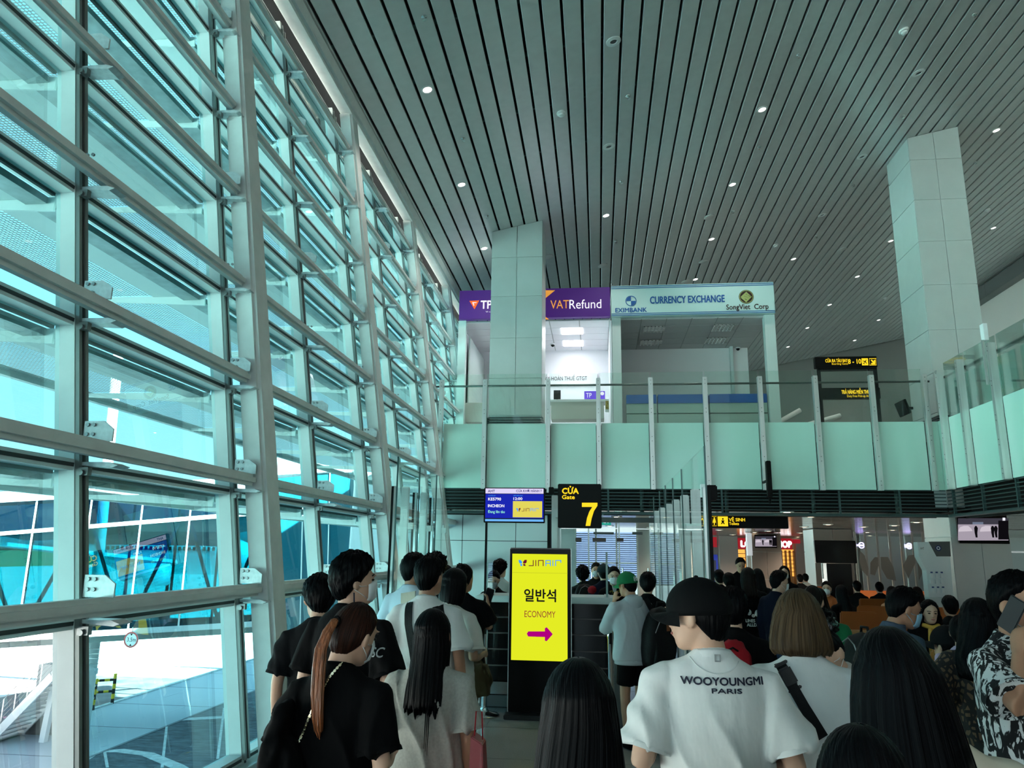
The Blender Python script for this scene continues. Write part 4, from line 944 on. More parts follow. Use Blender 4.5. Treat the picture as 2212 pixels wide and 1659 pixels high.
# shop with red fascia and amber shelves
sh = empty('shop_front', (9, 36, 0), 'far shop with red fascia, white letters and amber lit shelves', 'shop')
YS_ = 36.0; M_red = mat('red_fascia', (130, 12, 26), .4, emit=(130, 12, 26), estr=.6)
pxbox(1592, 1162, 1712, 1187, YS_, .4).build('fascia', M_red, sh); pxbox(1712, 1165, 1729, 1174, YS_, .3).build('fascia', M_red, sh); pxbox(1535, 1160, 1549, 1182, YS_, .3).build('fascia', M_red, sh)
M_letter = glow('shop_letters', (255, 250, 255), 2.0)
ptext('LO', 1600, 1181, 1622, 1168, YS_ - .01, M_letter, sh, bold=.16); ptext('SHOP', 1671, 1182, 1709, 1169, YS_ - .01, M_letter, sh, bold=.16)
M_amber = glow('amber_shelf_light', (255, 176, 80), 1.3); M_shd = mat('shelf_brown', (.35, .2, .08), .5)
pxbox(1681, 1187, 1718, 1245, YS_ + .6, .05).build('back_light', M_amber, sh)
for k in range(6):
    a, b2 = at(1681, 1192 + k*8.5, YS_ + .3), at(1718, 1192 + k*8.5, YS_ + .3)
    MB().box(a[0], b2[0], YS_ + .3, YS_ + .58, a[2] - .02, a[2]).build('shelf', M_shd, sh)
for k in range(5):
    a = at(1681 + k*9, 1220, YS_ + .3)[0]; MB().box(a, a + .03, YS_ + .28, YS_ + .58, .3, 2.0).build('upright', M_shd, sh)
pxbox(1592, 1187, 1612, 1245, YS_ + .5, .05).build('back_light', M_amber, sh)
for k in range(5): pxbox(1594, 1195 + k*9, 1610, 1196.5 + k*9, YS_ + .4, .1).build('shelf', M_shd, sh)
MB().box(at(1552,1160,YS_)[0], at(1592,1160,YS_)[0], YS_ - .1, YS_ + .2, 0, 2.6).build('side_panel', mat('beige_panel', (.42, .39, .37), .5), sh); MB().box(at(1719,1160,YS_)[0], at(1738,1160,YS_)[0], YS_ + .1, YS_ + .4, 0, 2.4).build('side_panel', MATS['beige_panel'], sh)
fr_ = empty('drinks_fridge', at(1542, 1245, 34), 'blue drinks fridge beside the far beige panel', 'fridge')
MB().box(at(1534,1198,34)[0], at(1550,1198,34)[0], 34, 34.6, 0, at(1550,1198,34)[2]).build('cabinet', mat('fridge_blue', (30, 50, 150), .4, emit=(30, 50, 150), estr=.3), fr_); pxbox(1537, 1210, 1548, 1245, 33.99, .01).build('door', mat('fridge_door', (.05, .07, .12), .1), fr_)
wp = empty('white_pylon', at(1620, 1240, 29), 'white information pylon left of the small television', 'sign')
pxbox(1613, 1152, 1626, 1200, 29, .2).build('head', mat('pylon_white', (.8, .82, .85), .4, emit=(210, 215, 225), estr=.25), wp); MB().box(at(1614,1200,29)[0], at(1622,1200,29)[0], 29.02, 29.17, 0, at(1614,1200,29)[2]).build('leg', M_fitwhite, wp)
# frosted glass partition with leaf shapes
gp = empty('frosted_partition', (9, 27, 0), 'glass partition with frosted leaf shapes behind the orange seats', 'partition')
GY = 27.0; M_frost = mat('frosted_leaf', (.42, .42, .40), .6)
for x in (1850, 1872, 1898, 1925, 1950, 1975, 1998):
    a = at(x, 1200, GY)[0]; MB().box(a - .03, a + .03, GY, GY + .05, 0, 2.6).build('mullion', mat('mullion_ivory', (.6, .62, .6), .4), gp)
for a, b2 in ((1850, 1872), (1872, 1898), (1898, 1925), (1925, 1950), (1950, 1975), (1975, 1998)):
    MB().box(at(a, 1200, GY)[0] + .04, at(b2, 1200, GY)[0] - .04, GY + .02, GY + .03, .05, 2.55).build('pane', M_clear, gp)
for P in ([(1858, 1190), (1868, 1200), (1876, 1228), (1874, 1245), (1862, 1232), (1856, 1210)], [(1880, 1215), (1890, 1203), (1897, 1204), (1898, 1222), (1890, 1243), (1880, 1240)], [(1902, 1203), (1918, 1203), (1930, 1225), (1936, 1255), (1916, 1250), (1904, 1228)], [(1950, 1222), (1962, 1200), (1974, 1198), (1978, 1215), (1962, 1250)], [(1982, 1215), (1992, 1205), (1996, 1230), (1985, 1255)]):
    poly(P, GY - .01, M_frost, gp, 'frosted_leaf', .004)
rw = MB().box(3.0, 24, 37, 37.2, 0, 2.7).build('wall_lounge_back', mat('lounge_wall', (.40, .40, .40), .5), kind='structure')
for (x0, y0, x1, y1, c, l) in ((1850, 1172, 1872, 1184, (190, 170, 255), 'violet white lit sign far behind the partition, beside the black screen'), (1955, 1172, 1973, 1187, (200, 190, 255), 'round violet white lit sign far behind the partition')):
    r = empty('lit_sign', at(x0, y1, 32), l, 'sign'); pxbox(x0, y0 + 4, x1, y1 - 4, 32, .1).build('bar', glow('sign_%d' % x0, c, 2.5), r); disc((x0 + x1)/2, (y0 + y1)/2, 7, 31.99, glow('sign_%d' % x0, c), r, 'ring', rin=.7)
    MB().box(at(x0, y1, 32)[0], at(x0, y1, 32)[0] + .05, 32.05, 32.1, 0, 2.6).build('post', M_brushed, r)
# phone charging stand
cs = empty('charging_stand', (6.9, 16.3, 0), 'white slanted phone charging stand with a dark top panel', 'machine')
CSY = 16.3
F = [at(x, y, CSY) for x, y in ((1982, 1171), (2050, 1170), (2060, 1290), (2007, 1290), (2001, 1232), (1985, 1203))]
MB().prism([(p[0], CSY, p[2]) for p in F], (0, 0, 0), (0, .22, 0)).build('body', mat('stand_white', (.74, .78, .77), .35), cs, bevel=.006)
a, b2 = at(2007, 1290, CSY), at(2060, 1290, CSY); MB().box(a[0], b2[0], CSY - .02, CSY + .3, 0, a[2]).build('plinth', M_clad, cs)
poly([(2006, 1170), (2052, 1169.5), (2054, 1202), (2023, 1202)], CSY - .006, mat('stand_dark', (.09, .10, .10), .4), cs, 'dark_panel')
disc(2027, 1184, 6.5, CSY - .012, mat('stand_navy', (.02, .03, .12), .3), cs, 'logo'); disc(2027, 1184, 4, CSY - .02, M_fitwhite, cs, 'logo', rin=.6); ptext('AHT', 1988, 1187, 1996, 1182, CSY - .002, M_darkprint, cs)
for r_ in range(2):
    for c_ in range(3):
        X, Yp = 2010 + c_*11 + r_*3, 1235 + r_*32
        pxbox(X, Yp, X + 5, Yp + 3, CSY - .01, .01).build('label_plate', mat('navy_label', (.03, .06, .2), .4), cs)
        for q in range(2 if r_ == 0 else 1): pxbox(X, Yp + 5 + q*12, X + 6, Yp + 14 + q*12, CSY - .04, .04).build('phone_tray', M_fitwhite, cs)
# far right daylight window
w3 = empty('window_3', (14, 24, 0), kind='structure', label='bright daylit window grid at the far right')
for k in range(9):
    x = 11.2 + k*1.4; MB().box(x, x + .06, 24, 24.08, 0, 2.62).build('mullion', M_brushed, w3)
    if k < 8: 
        MB().box(x + .06, x + 1.4, 24.03, 24.04, 0, 2.6).build('pane', M_clear, w3); MB().box(x + .06, x + 1.4, 24, 24.06, 1.05, 1.1).build('transom', M_brushed, w3); MB().box(x + .06, x + 1.4, 24, 24.06, 1.95, 2.0).build('transom', M_brushed, w3)
MB().box(11.0, 24, 34, 34.1, -1, 5).build('backdrop_wall', mat('pale_outer_wall', (.8, .82, .85), .6), kind='structure')  # pale backdrop added behind the window panes

# oval downlights in the low ceiling
M_lamp2 = glow('warm_oval_lamp', (255, 228, 190), 5.0)
pr = None
LD = [(1341, 1105), (1332, 1116), (1326, 1124), (1317, 1136), (1397, 1145), (1406, 1140), (1752, 1116), (1789, 1133), (1737, 1138), (1729, 1151), (1723, 1160), (1630, 1150), (1660, 1147), (1583, 1155), (1554, 1145), (1937, 1117), (1932, 1135), (1928, 1145), (1865, 1138), (1873, 1150), (1879, 1157), (1883, 1161), (1700, 1106), (1980, 1128)]
for i, (x, y) in enumerate(LD):
    p = atz(x, y, 2.615)
    if pr is None:
        pr = empty('recessed_lamp', p, 'warm recessed round lamp in the low shiny ceiling', 'light', 'recessed lamps in the low ceiling')
        MB().lathe((0, 0, 0), [(.13, .004), (.13, -.008), (.10, -.01)]).build('trim_ring', M_fitwhite, pr, local=True); MB().lathe((0, 0, 0), [(.10, -.009), (.0, -.012)]).build('lamp', M_lamp2, pr, local=True)
    else: copy_tree(pr, p)
for (x, y, e_) in ((5.5, 20, 45), (9, 21, 45), (12, 18, 35), (3.5, 26, 40), (8, 29, 45), (0, 20, 40), (10.5, 13, 30), (6.5, 33, 45)):
    l = bpy.data.objects.new('lounge_lamp', bpy.data.lights.new('lounge_lamp', 'SPOT')); COL.objects.link(l); l.location = (x, y, 2.55)
    l.data.energy = e_*6; l.data.color = (1, .80, .60); l.data.spot_size = 2.6; l.data.spot_blend = .8; l.data.shadow_soft_size = .12
for (x, y) in ((-2.4, 20), (-.8, 20.3), (-2.4, 19.4), (-.6, 19.3)):
    l = bpy.data.objects.new('booth_lamp', bpy.data.lights.new('booth_lamp', 'SPOT')); COL.objects.link(l); l.location = (x, y, ZC - .05)
    l.data.energy = 30; l.data.color = (.97, .96, 1); l.data.spot_size = 2.8; l.data.spot_blend = .6; l.data.shadow_soft_size = .3

# ------------------------------------------------------------------ orange lounge seats
M_or = mat('orange_leatherette', (.42, .115, .02), .42, bump=(30, .04)); M_or2 = mat('tan_leatherette', (.40, .19, .05), .42, bump=(30, .04))
def bench(x, y, n, label, rz=PI, m=M_or, w=.6):
    """seats face local +Y after rotation rz; origin at the left end on the floor"""
    r = empty('seat_row', (x, y, 0), label, 'bench', rz=rz)
    for i in range(n):
        a = i*w + .02; b2 = (i + 1)*w - .02
        R = [[(a if j in (0, 3) else b2, yy + (0 if j < 2 else 0), zz_) for j, (yy, zz_) in enumerate(((.0, .41), (.0, .41), (.0, .47), (.0, .47)))] ]
        MB().hexa([(a, 0, .40), (b2, 0, .40), (b2, .48, .42), (a, .48, .42), (a, 0, .46), (b2, 0, .46), (b2, .48, .49), (a, .48, .49)]).build('seat', m, r, local=True, bevel=.02, smooth='angle')
        MB().hexa([(a, -.06, .44), (b2, -.06, .44), (b2, 0, .44), (a, 0, .44), (a, -.20, .92), (b2, -.20, .92), (b2, -.13, .92), (a, -.13, .92)]).build('backrest', m, r, local=True, bevel=.02, smooth='angle')
    for i in range(n + 1):
        MB().bar((i*w, .0, .62), (i*w, .42, .64), .03, .03).bar((i*w, .40, .44), (i*w, .42, .64), .03, .02, up=(0, 1, 0)).build('armrest', M_brushed, r, local=True)
    MB().bar((0, .18, .36), (n*w, .18, .36), .07, .06).build('beam', M_brushed, r, local=True)
    for xx in (.25*w, n*w - .25*w):
        MB().bar((xx, .18, 0), (xx, .18, .34), .05, .05, up=(0, 1, 0)).bar((xx, -.1, .02), (xx, .42, .02), .05, .03).build('leg', M_brushed, r, local=True)
    return r
def px_x(px, Y): return float(at(px, 1250, Y)[0])
# rotation PI makes seats face the camera (-Y) ; rotation 0 shows their backs
for (px, Y_, n_, rz_, m_, lb) in ((1842, 21.5, 4, 0, M_or, 'orange seat row farthest back before the frosted partition'), (1845, 17.5, 2, 0, M_or, 'orange seat row behind the masked man in slate'), (1838, 15.0, 4, 0, M_or, 'orange seat row with backs turned, right of the black cabinet'),
        (1705, 23.6, 2, 0, M_or, 'orange seat row by the pale column near the amber shop'), (1808, 15.9, 2, PI, M_or, 'orange seats under the man in the dull orange shirt'), (1786, 12.4, 1, PI, M_or, 'single orange seat under the woman beside the orange shirt'), (1800, 13.4, 1, 0, M_or, 'single orange seat under the person with the red folder'),
        (1975, 8.3, 2, 0, M_or2, 'tan seat row with its back to the queue, before the tablet woman'), (2040, 9.85, 2, PI, M_or2, 'tan seat row on which the tablet woman sits'), (2020, 10.35, 2, 0, M_or2, 'tan seat row under the man in black with his back turned'), (2000, 5.8, 2, 0, M_or2, 'tan seat row under the girl in pale denim')):
    bench(px_x(px, Y_), Y_, n_, lb, rz_, m_)
bench(px_x(2052, 7.2), 7.6, 2, 'tan seat row seen end on beside the leopard print shirt', -PI/2, M_or2)
# ------------------------------------------------------------------ outside: apron, bridge, stairs, barrier, aircraft, hills
GZ = -5.0
M_apron = mat('sunlit_concrete_apron', (.74, .77, .72), .8, noise=(.35, .10, (.4, 2.2, 1)))
M_strip = mat('shaded_concrete_strip', (.50, .56, .60), .7, noise=(.6, .03))  # apron concrete beside the building, its shade put into a darker, bluer colour
M_asph = mat('rough_asphalt', (.09, .11, .13), .85, noise=(2.2, .55, (1, 2.5, 1)), bump=(12, .5))
M_mark = mat('worn_road_paint', (.55, .60, .60), .7, noise=(4, .25))
M_grass = mat('airfield_grass', (.16, .26, .10), .9, noise=(.05, .3))
MB().box(-900, -21.35, -300, 900, GZ - .3, GZ).build('ground_apron', M_apron, kind='structure')
MB().box(-21.35, -16.7, -60, 200, GZ - .3, GZ + .001).build('ground_strip', M_strip, kind='structure')
MB().box(-16.7, -3.4, -60, 200, GZ - .3, GZ + .002).build('ground_road', M_asph, kind='structure')
MB().box(-900, -180, -300, 900, GZ, GZ + .05).build('ground_field', M_grass, kind='structure')
MB().box(-21.5, -21.3, -60, 200, GZ + .001, GZ + .05).build('kerb_1', M_mark, kind='structure')
jt = mat('expansion_joint', (.2, .22, .24), .8)
for k in range(12): MB().box(-21.3, -16.7, 4 + k*4.2, 4.05 + k*4.2, GZ + .001, GZ + .006).build('trim_%d' % (20 + k), jt, kind='structure')
MB().box(-16.72, -16.6, -60, 200, GZ + .002, GZ + .02).build('kerb_2', jt, kind='structure')
def ribbon(pts, w, z, m, name, parent=None, **tg):
    P = [Vector((x, y, z)) for x, y in pts]; V = []; F = []
    for i, p in enumerate(P):
        t = (P[min(i + 1, len(P) - 1)] - P[max(i - 1, 0)]).normalized(); n = Vector((-t.y, t.x, 0))*(w/2); V += [p - n, p + n]
    for i in range(len(P) - 1): F.append((2*i, 2*i + 1, 2*i + 3, 2*i + 2))
    return MB().add(V, F).build(name, m, parent, **tg)
rm = empty('road_marking', (-12, 18, GZ), kind='structure')
q = [atz(x, y, GZ)[:2] for x, y in ((150, 1659), (205, 1625), (260, 1622), (320, 1630), (380, 1655), (440, 1690))]
ribbon(q, .45, GZ + .012, M_mark, 'marking', rm)
for L_ in (((232, 1659), (226, 1625)), ((350, 1659), (360, 1570)), ((360, 1570), (382, 1560)), ((470, 1640), (484, 1530))): ribbon([atz(x, y, GZ)[:2] for x, y in L_], .09, GZ + .014, M_mark, 'marking', rm)
ribbon([atz(x, y, GZ)[:2] for x, y in ((390, 1555), (520, 1548))], .5, GZ + .016, M_mark, 'marking', rm)
# dark patch under the stairs
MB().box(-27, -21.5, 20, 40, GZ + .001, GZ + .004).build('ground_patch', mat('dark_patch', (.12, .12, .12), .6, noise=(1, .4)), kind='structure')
ribbon([atz(15, 1548, GZ)[:2], atz(52, 1576, GZ)[:2]], .35, GZ + .012, mat('pink_paint', (.75, .35, .40), .7), 'marking', rm)

# passenger bridge
P0 = Vector((-21.2, 25.0, 0)); P1 = Vector((-15.1, 29.7, 0)); Dv = (P1 - P0).normalized(); Nv = Vector((Dv.y, -Dv.x, 0)); Lb = (P1 - P0).length
br = empty('boarding_bridge', P0 + Vector((0, 0, -1.5)), 'long glazed passenger bridge with white bands crossing outside the facade', 'bridge')
def bz(px0, py0, px1, py1):     # heights at P0 and P1 of a line seen through two pixels
    def hit(x, y):
        d = ray(x, y); A = np.array([[d[0], -Dv.x], [d[1], -Dv.y]]); s, t = np.linalg.solve(A, [P0.x, P0.y]); return t, EYE + d[2]*s
    (t0, z0), (t1, z1) = hit(px0, py0), hit(px1, py1); k = (z1 - z0)/(t1 - t0); return lambda t: z0 + k*(t - t0)
zt0 = bz(0, 1068, 490, 1080); zt1 = bz(0, 1083, 490, 1094)
zt0 = bz(0, 1070, 490, 1096); zt1 = bz(0, 1083, 140, 1072)
# band lines measured on the photograph
Ltop0 = bz(0, 1078, 490, 1108 - 62); Ltop1 = bz(0, 1086, 490, 1058)
Lmid0 = bz(0, 1149, 490, 1109); Lmid1 = bz(0, 1157, 490, 1118)
Lbot0 = bz(0, 1374, 490, 1345); Lbot1 = bz(0, 1386, 490, 1357); Lund = bz(0, 1401, 490, 1371)
T0, T1_ = -16.0, 13.5
def band(l0, l1, t0, t1, d0, d1, name, m, parent=br, bevel=0):
    A = [P0 + Dv*t0, P0 + Dv*t1]; V = []
    for L1 in (l0, l1):
        for (t, p, dd) in ((t0, A[0], d0), (t1, A[1], d0), (t1, A[1], d1), (t0, A[0], d1)): q_ = p + Nv*dd; V.append((q_.x, q_.y, L1(t)))
    return MB().hexa(V).build(name, m, parent, bevel=bevel)
M_bw2 = mat('bridge_white_metal', (.86, .88, .88), .4); M_bgl = glass('bridge_glass', (.03, .27, .32), .5); M_bgr = mat('bridge_grey_beam', (.30, .33, .32), .5)
M_bgl2 = glass('bridge_glass_upper', (.02, .29, .42), .5)
for dd in (0, -3.0):
    band(Ltop1, lambda t: Ltop0(t) + .12, T0, T1_, dd, dd + .15, 'white_band', M_bw2); band(Lmid1, Lmid0, T0, T1_, dd, dd + .12, 'white_band', M_bw2); band(Lbot1, Lbot0, T0, T1_, dd, dd + .15, 'white_band', M_bw2)
t = T0; ts_ = [T0]
hx = lambda px: np.linalg.solve(np.array([[ray(px, 1150)[0], -Dv.x], [ray(px, 1150)[1], -Dv.y]]), [P0.x, P0.y])[1]
tm = float(hx(70)); dt = float(hx(391) - hx(285)); ks = [tm + dt*k for k in range(-9, 9) if T0 < tm + dt*k < T1_]
for a, b2 in zip(ks[:-1], ks[1:]):
    band(Lbot0, Lmid1, a + .02, b2 - .02, .04, .06, 'pane', M_bgl); band(Lmid0, Ltop1, a + .02, b2 - .02, .04, .06, 'pane', M_bgl2)
for k in ks: band(Lbot0, Ltop1, k - .03, k + .03, .03, .1, 'mullion', M_bw2); band(Lbot0, Ltop1, k - .05, k + .05, -3.0, -2.9, 'mullion', M_bw2)
band(Lund, Lbot1, T0, T1_, -.1, -.4, 'underbeam', M_bgr); band(Lund, Lbot1, T0, T1_, -2.9, -2.6, 'underbeam', M_bgr)
band(lambda t: Lbot1(t) - .02, lambda t: Lbot1(t) + .05, T0, T1_, .0, -3.0, 'floor_deck', M_bgr); band(Ltop0, lambda t: Ltop0(t) + .25, T0, T1_, .15, -3.2, 'roof_deck', M_bw2)
for k in range(len(ks) - 1):      # diagonal bracing inside
    a = P0 + Dv*(ks[k] + .1) + Nv*-1.0; c = P0 + Dv*(ks[k + 1] - .1) + Nv*-1.0; za, zb = (Lbot0(ks[k]), Lmid1(ks[k + 1]) + .3) if k % 2 else (Lmid1(ks[k]) + .3, Lbot0(ks[k + 1]))
    MB().tube([(a.x, a.y, za), (c.x, c.y, zb)], .07, 8).build('brace', M_bw2, br, smooth=True)
for tt in (-9, 3.5, 12.5):
    c = P0 + Dv*tt + Nv*-1.5; MB().tube([(c.x, c.y, GZ), (c.x, c.y, Lund(tt))], .35, 14).build('pier', M_bw2, br, smooth=True)
# height limit sign
hs = empty('height_limit_sign', (0, 0, 0), 'round red rimmed height limit sign hung under the bridge', 'sign')
p = P0 + Dv*float(hx(283)) + Nv*.25; c = at(283, 1382, p.y); hs.location = (c[0], p.y, c[2]); R_ = 17*p.y/1630
def vdisc(c, r, m, name, dy, rin=0):
    k = 30; o = [(c[0] + r*math.cos(2*PI*i/k), c[1] + dy, c[2] + r*math.sin(2*PI*i/k)) for i in range(k)]
    if rin:
        i_ = [(c[0] + r*rin*math.cos(2*PI*i/k), c[1] + dy, c[2] + r*rin*math.sin(2*PI*i/k)) for i in range(k)]; return MB().add(o + i_, [(i, (i + 1) % k, (i + 1) % k + k, i + k) for i in range(k)]).build(name, m, hs)
    return MB().prism(o, (0, 0, 0), (0, .02, 0)).build(name, m, hs)
vdisc(c, R_, mat('sign_white', (.8, .8, .8), .5), 'plate', 0); vdisc(c, R_, mat('sign_red', (.55, .06, .06), .5), 'rim', -.005, .78)
ptext('3,5m', 274, 1387, 293, 1377, p.y, M_signblack, hs)
MB().prism([(c[0] - .05, c[1] - .004, c[2] + R_*.75), (c[0] + .05, c[1] - .004, c[2] + R_*.75), (c[0], c[1] - .004, c[2] + R_*.5)], (0, 0, 0), (0, -.004, 0)).build('pointer', M_signblack, hs)
MB().prism([(c[0] - .05, c[1] - .004, c[2] - R_*.75), (c[0] + .05, c[1] - .004, c[2] - R_*.75), (c[0], c[1] - .004, c[2] - R_*.5)], (0, 0, 0), (0, -.004, 0)).build('pointer', M_signblack, hs)
MB().tube([(c[0], c[1] + .03, c[2] + R_*.5), (c[0], c[1] + .03, c[2] + R_ + .15)], .02, 6).build('hanger', M_bolt, hs)
# portal block at the end of the bridge
pb = empty('bridge_portal', (-9, 33, GZ), 'teal glazed portal block with tall white slanted wall beyond the facade', 'building')
def at_line(x, y, off=0.0):
    d = ray(x, y); A = np.array([[d[0], -Dv.x], [d[1], -Dv.y]]); o = P0 + Nv*off; s, t_ = np.linalg.solve(A, [o.x, o.y]); return Vector((d[0]*s, d[1]*s, EYE + d[2]*s))
def facepoly(pts, off, th, m, name, parent=pb):
    P = [at_line(x, y, off) for x, y in pts]; return MB().prism(P, (0, 0, 0), tuple(-Nv*th)).build(name, m, parent)
facepoly([(600, 984), (700, 1004), (860, 1030), (860, 1200), (770, 1200), (765, 1016), (600, 1026)], .6, .3, M_bw2, 'white_fascia')
M_pgl = mat('portal_teal_glass', (.01, .13, .18), .15, spec=.35)
facepoly([(600, 1034), (700, 1022), (768, 1020), (752, 1250), (736, 1350), (600, 1372)], .5, .2, M_pgl, 'glass_wall')
for x in (655, 712): facepoly([(x, 1020), (x + 2, 1020), (x - 6, 1372), (x - 8, 1372)], .55, .1, M_bw2, 'mullion')
facepoly([(600, 1372), (740, 1352), (738, 1372), (600, 1388)], .6, .3, M_bw2, 'white_band')
facepoly([(770, 1020), (900, 1040), (900, 1420), (738, 1420)], .7, .4, M_bw2, 'slanted_white_wall')
facepoly([(770, 1108), (900, 1110), (900, 1111), (770, 1109)], .72, .01, jt, 'joint')
# white mast
ms_ = empty('mast', (-28, 38, GZ), 'slender white slanted mast rising outside the facade', 'mast')
a, b2 = at(232, 1010, 38), at(258, 740, 38); d_ = (Vector(b2) - Vector(a)).normalized()
base = Vector(a) + d_*((GZ - a[2])/d_.z)
MB().tube([base, Vector(b2)], .26, 14).build('pole', M_bw2, ms_, smooth=True); MB().lathe((base.x, base.y, GZ), [(.5, 0), (.5, .04), (.27, .06)]).build('base_plate', M_bw2, ms_)
# service stairs at the left
st = empty('service_stairs', (-21.5, 25, GZ), 'white steel service stairs with wire railings below the bridge', 'stairs')
SYv = 26.0
def sp_(x, y, Y=SYv): return Vector(at(x, y, Y))
a, b2 = sp_(-60, 1640), sp_(112, 1462); w = Vector((0, 1.5, 0))
for off in (Vector((0, 0, 0)), w): MB().bar(a + off, b2 + off, .08, .28).build('stringer', M_bw2, st)
n = 15; M_tread = mat('tread_grey', (.55, .56, .56), .6)
for i in range(n):
    p = a + (b2 - a)*(i + .5)/n; MB().box(p.x - .16, p.x + .16, p.y + .04, p.y + 1.46, p.z + .06, p.z + .10).build('tread', M_tread, st)
M_rail = mat('thin_rail', (.25, .27, .28), .4, .6)
up = Vector((0, 0, 1.05))
for off in (Vector((0, 0, 0)), w):
    for i in range(7):
        p = a + (b2 - a)*i/6 + off; MB().tube([p, p + up], .022, 6).build('rail_post', M_rail, st)
    for h_ in (.25, .42, .59, .76, 1.05): MB().tube([a + off + Vector((0, 0, h_)), b2 + off + Vector((0, 0, h_)), b2 + off + Vector((.7, 0, h_))], .013, 6).build('rail_wire', M_rail, st)
MB().box(b2.x, b2.x + .7, b2.y, b2.y + 1.5, b2.z - .1, b2.z + .1).build('landing', M_bw2, st)
p = sp_(100, 1550, 26.7); MB().bar((p.x, 26.7, GZ), (sp_(120, 1470, 26.7).x, 26.7, sp_(112, 1465, 26.7).z - .1), .2, .2, up=(0, 1, 0)).build('support', M_bw2, st)
pb2 = MB().box(at(62, 1530, 27.6)[0], at(125, 1530, 27.6)[0], 27.6, 28.6, GZ, GZ + .6).build('footing', mat('dark_footing', (.16, .15, .14), .8, noise=(2, .5)), st); MB().box(at(75, 1500, 27.8)[0], at(118, 1500, 27.8)[0], 27.8, 28.4, GZ + .6, GZ + 2.4).build('pier', mat('pier_grey', (.5, .52, .54), .6), st)
# yellow and black barrier
by = empty('striped_barrier', atz(225, 1545, GZ), 'yellow and black striped tubular barrier on the apron', 'barrier')
M_y = mat('barrier_yellow', (.85, .55, .03), .45); M_k = mat('barrier_black', (.01, .01, .012), .5)
def striped(a, b2, r=.055, n=6):
    a, b2 = Vector(a), Vector(b2)
    for i in range(n): MB().tube([a + (b2 - a)*i/n, a + (b2 - a)*(i + 1)/n], r, 10).build('tube', M_y if i % 2 else M_k, by, smooth='angle')
g1, g2, g3 = Vector(atz(242, 1520, GZ)), Vector(atz(213, 1532, GZ)), Vector(atz(200, 1534, GZ))
hgt = 1.25
striped(g1, g1 + Vector((0, 0, hgt)), .07); striped(g1 + Vector((-1.0, -.9, 0)), g1 + Vector((-1.0, -.9, hgt*.8)), .055); striped(g1 + Vector((0, 0, hgt*.8)), g3 + Vector((-1.5, .3, hgt*.8)), n=9); striped(g1 + Vector((0, 0, hgt*.42)), g3 + Vector((-1.5, .3, hgt*.42)), n=9)
striped(g3, g3 + Vector((0, 0, hgt)), .07); striped(g3 + Vector((.7, -1.6, 0)), g3 + Vector((.7, -1.6, hgt*.9)), .06); striped(g3 + Vector((0, 0, hgt*.8)), g3 + Vector((.7, -1.6, hgt*.8))); striped(g3 + Vector((0, 0, hgt*.4)), g3 + Vector((.7, -1.6, hgt*.4)))
# airliner seen through the bridge glass
ac = empty('airliner', (-44, 70, GZ), 'white airliner with a red back parked beyond the bridge', 'aircraft')
AY = 70.0
n0, n1 = at(200, 1190, AY), at(560, 1195, AY); zc = at(400, 1196, AY)[2]
ax = np.linspace(n0[0] - 1, n1[0], 14); M_fus = mat('fuselage_white', (.72, .76, .80), .3); M_fr = mat('fuselage_red', (.55, .05, .06), .3)
prof = [.25, .7, 1.3, 1.75, 1.9, 1.9, 1.9, 1.9, 1.9, 1.9, 1.88, 1.7, 1.2, .35]
MB().tube([(x, AY, zc + (1.9 - r)*.45*(1 if i < 6 else -.3)) for i, (x, r) in enumerate(zip(ax, prof))], prof, 20, ref=(0, 0, 1)).build('fuselage', M_fus, ac, smooth=True)
MB().tube([(x, AY, zc + .25 + (1.9 - r)*.45*(1 if i < 6 else -.3)) for i, (x, r) in enumerate(zip(ax[:12], prof[:12]))], [r*.95 for r in prof[:12]], 20, ref=(0, 0, 1)).build('red_back', M_fr, ac, smooth=True)
MB().prism([(ax[0] - 1.5, AY, zc + 6.8), (ax[0] + 1.0, AY, zc + 6.8), (ax[0] + 6.0, AY, zc + 1.6), (ax[0] + .5, AY, zc + .8)], (0, 0, 0), (0, .3, 0)).build('tail_fin', M_fr, ac)
MB().add([(ax[5], AY - 1.5, zc - .9), (ax[8], AY - 1.5, zc - .9), (ax[5] - 3.4, AY - 14, zc + .5), (ax[5] - 4.6, AY - 14, zc + .5)], [(0, 1, 2, 3)]).prism([(ax[5], AY - 1.5, zc - .9), (ax[8], AY - 1.5, zc - .9), (ax[5] - 3.4, AY - 14, zc + .5), (ax[5] - 4.6, AY - 14, zc + .5)], (0, 0, 0), (0, 0, .3)).build('wing', M_fus, ac)
MB().tube([(ax[7] - 2, AY - 5, zc - 1.8), (ax[7] + .2, AY - 5, zc - 1.8), (ax[7] + 2.2, AY - 5, zc - 1.8)], [.6, 1.0, .95], 16).build('engine', M_fus, ac, smooth=True)
for i in range(26): MB().box(ax[2] + i*(ax[11] - ax[2])/26, ax[2] + i*(ax[11] - ax[2])/26 + .25, AY - 1.93, AY - 1.86, zc + .3, zc + .65).build('window', M_signblack, ac)
for x in (ax[4], ax[7], ax[11]): MB().tube([(x, AY - 1, GZ + .5), (x, AY - 1, zc - 1)], .15, 8).tube([(x, AY - 1.2, GZ + .5), (x, AY - .8, GZ + .5)], .5, 14).build('landing_gear', M_signblack, ac)
# hills on the horizon
V = []; n = 60
hl = MB(); top = []
for i in range(n + 1):
    x = -900 + 1300*i/n; z = 6 + 26*max(0, mnoise.noise(Vector((i*.13, 3.1, 0)))*1.3 + .35) + 3*mnoise.noise(Vector((i*.9, 1, 0))); top.append((x, z))
R = [[(x, 780, GZ), (x, 800, z), (x, 860, z*.8), (x, 900, GZ)] for x, z in top]
hl.rings(R, True, True).build('hills', mat('hazy_hill', (.14, .24, .26), .95), kind='structure', smooth=True)
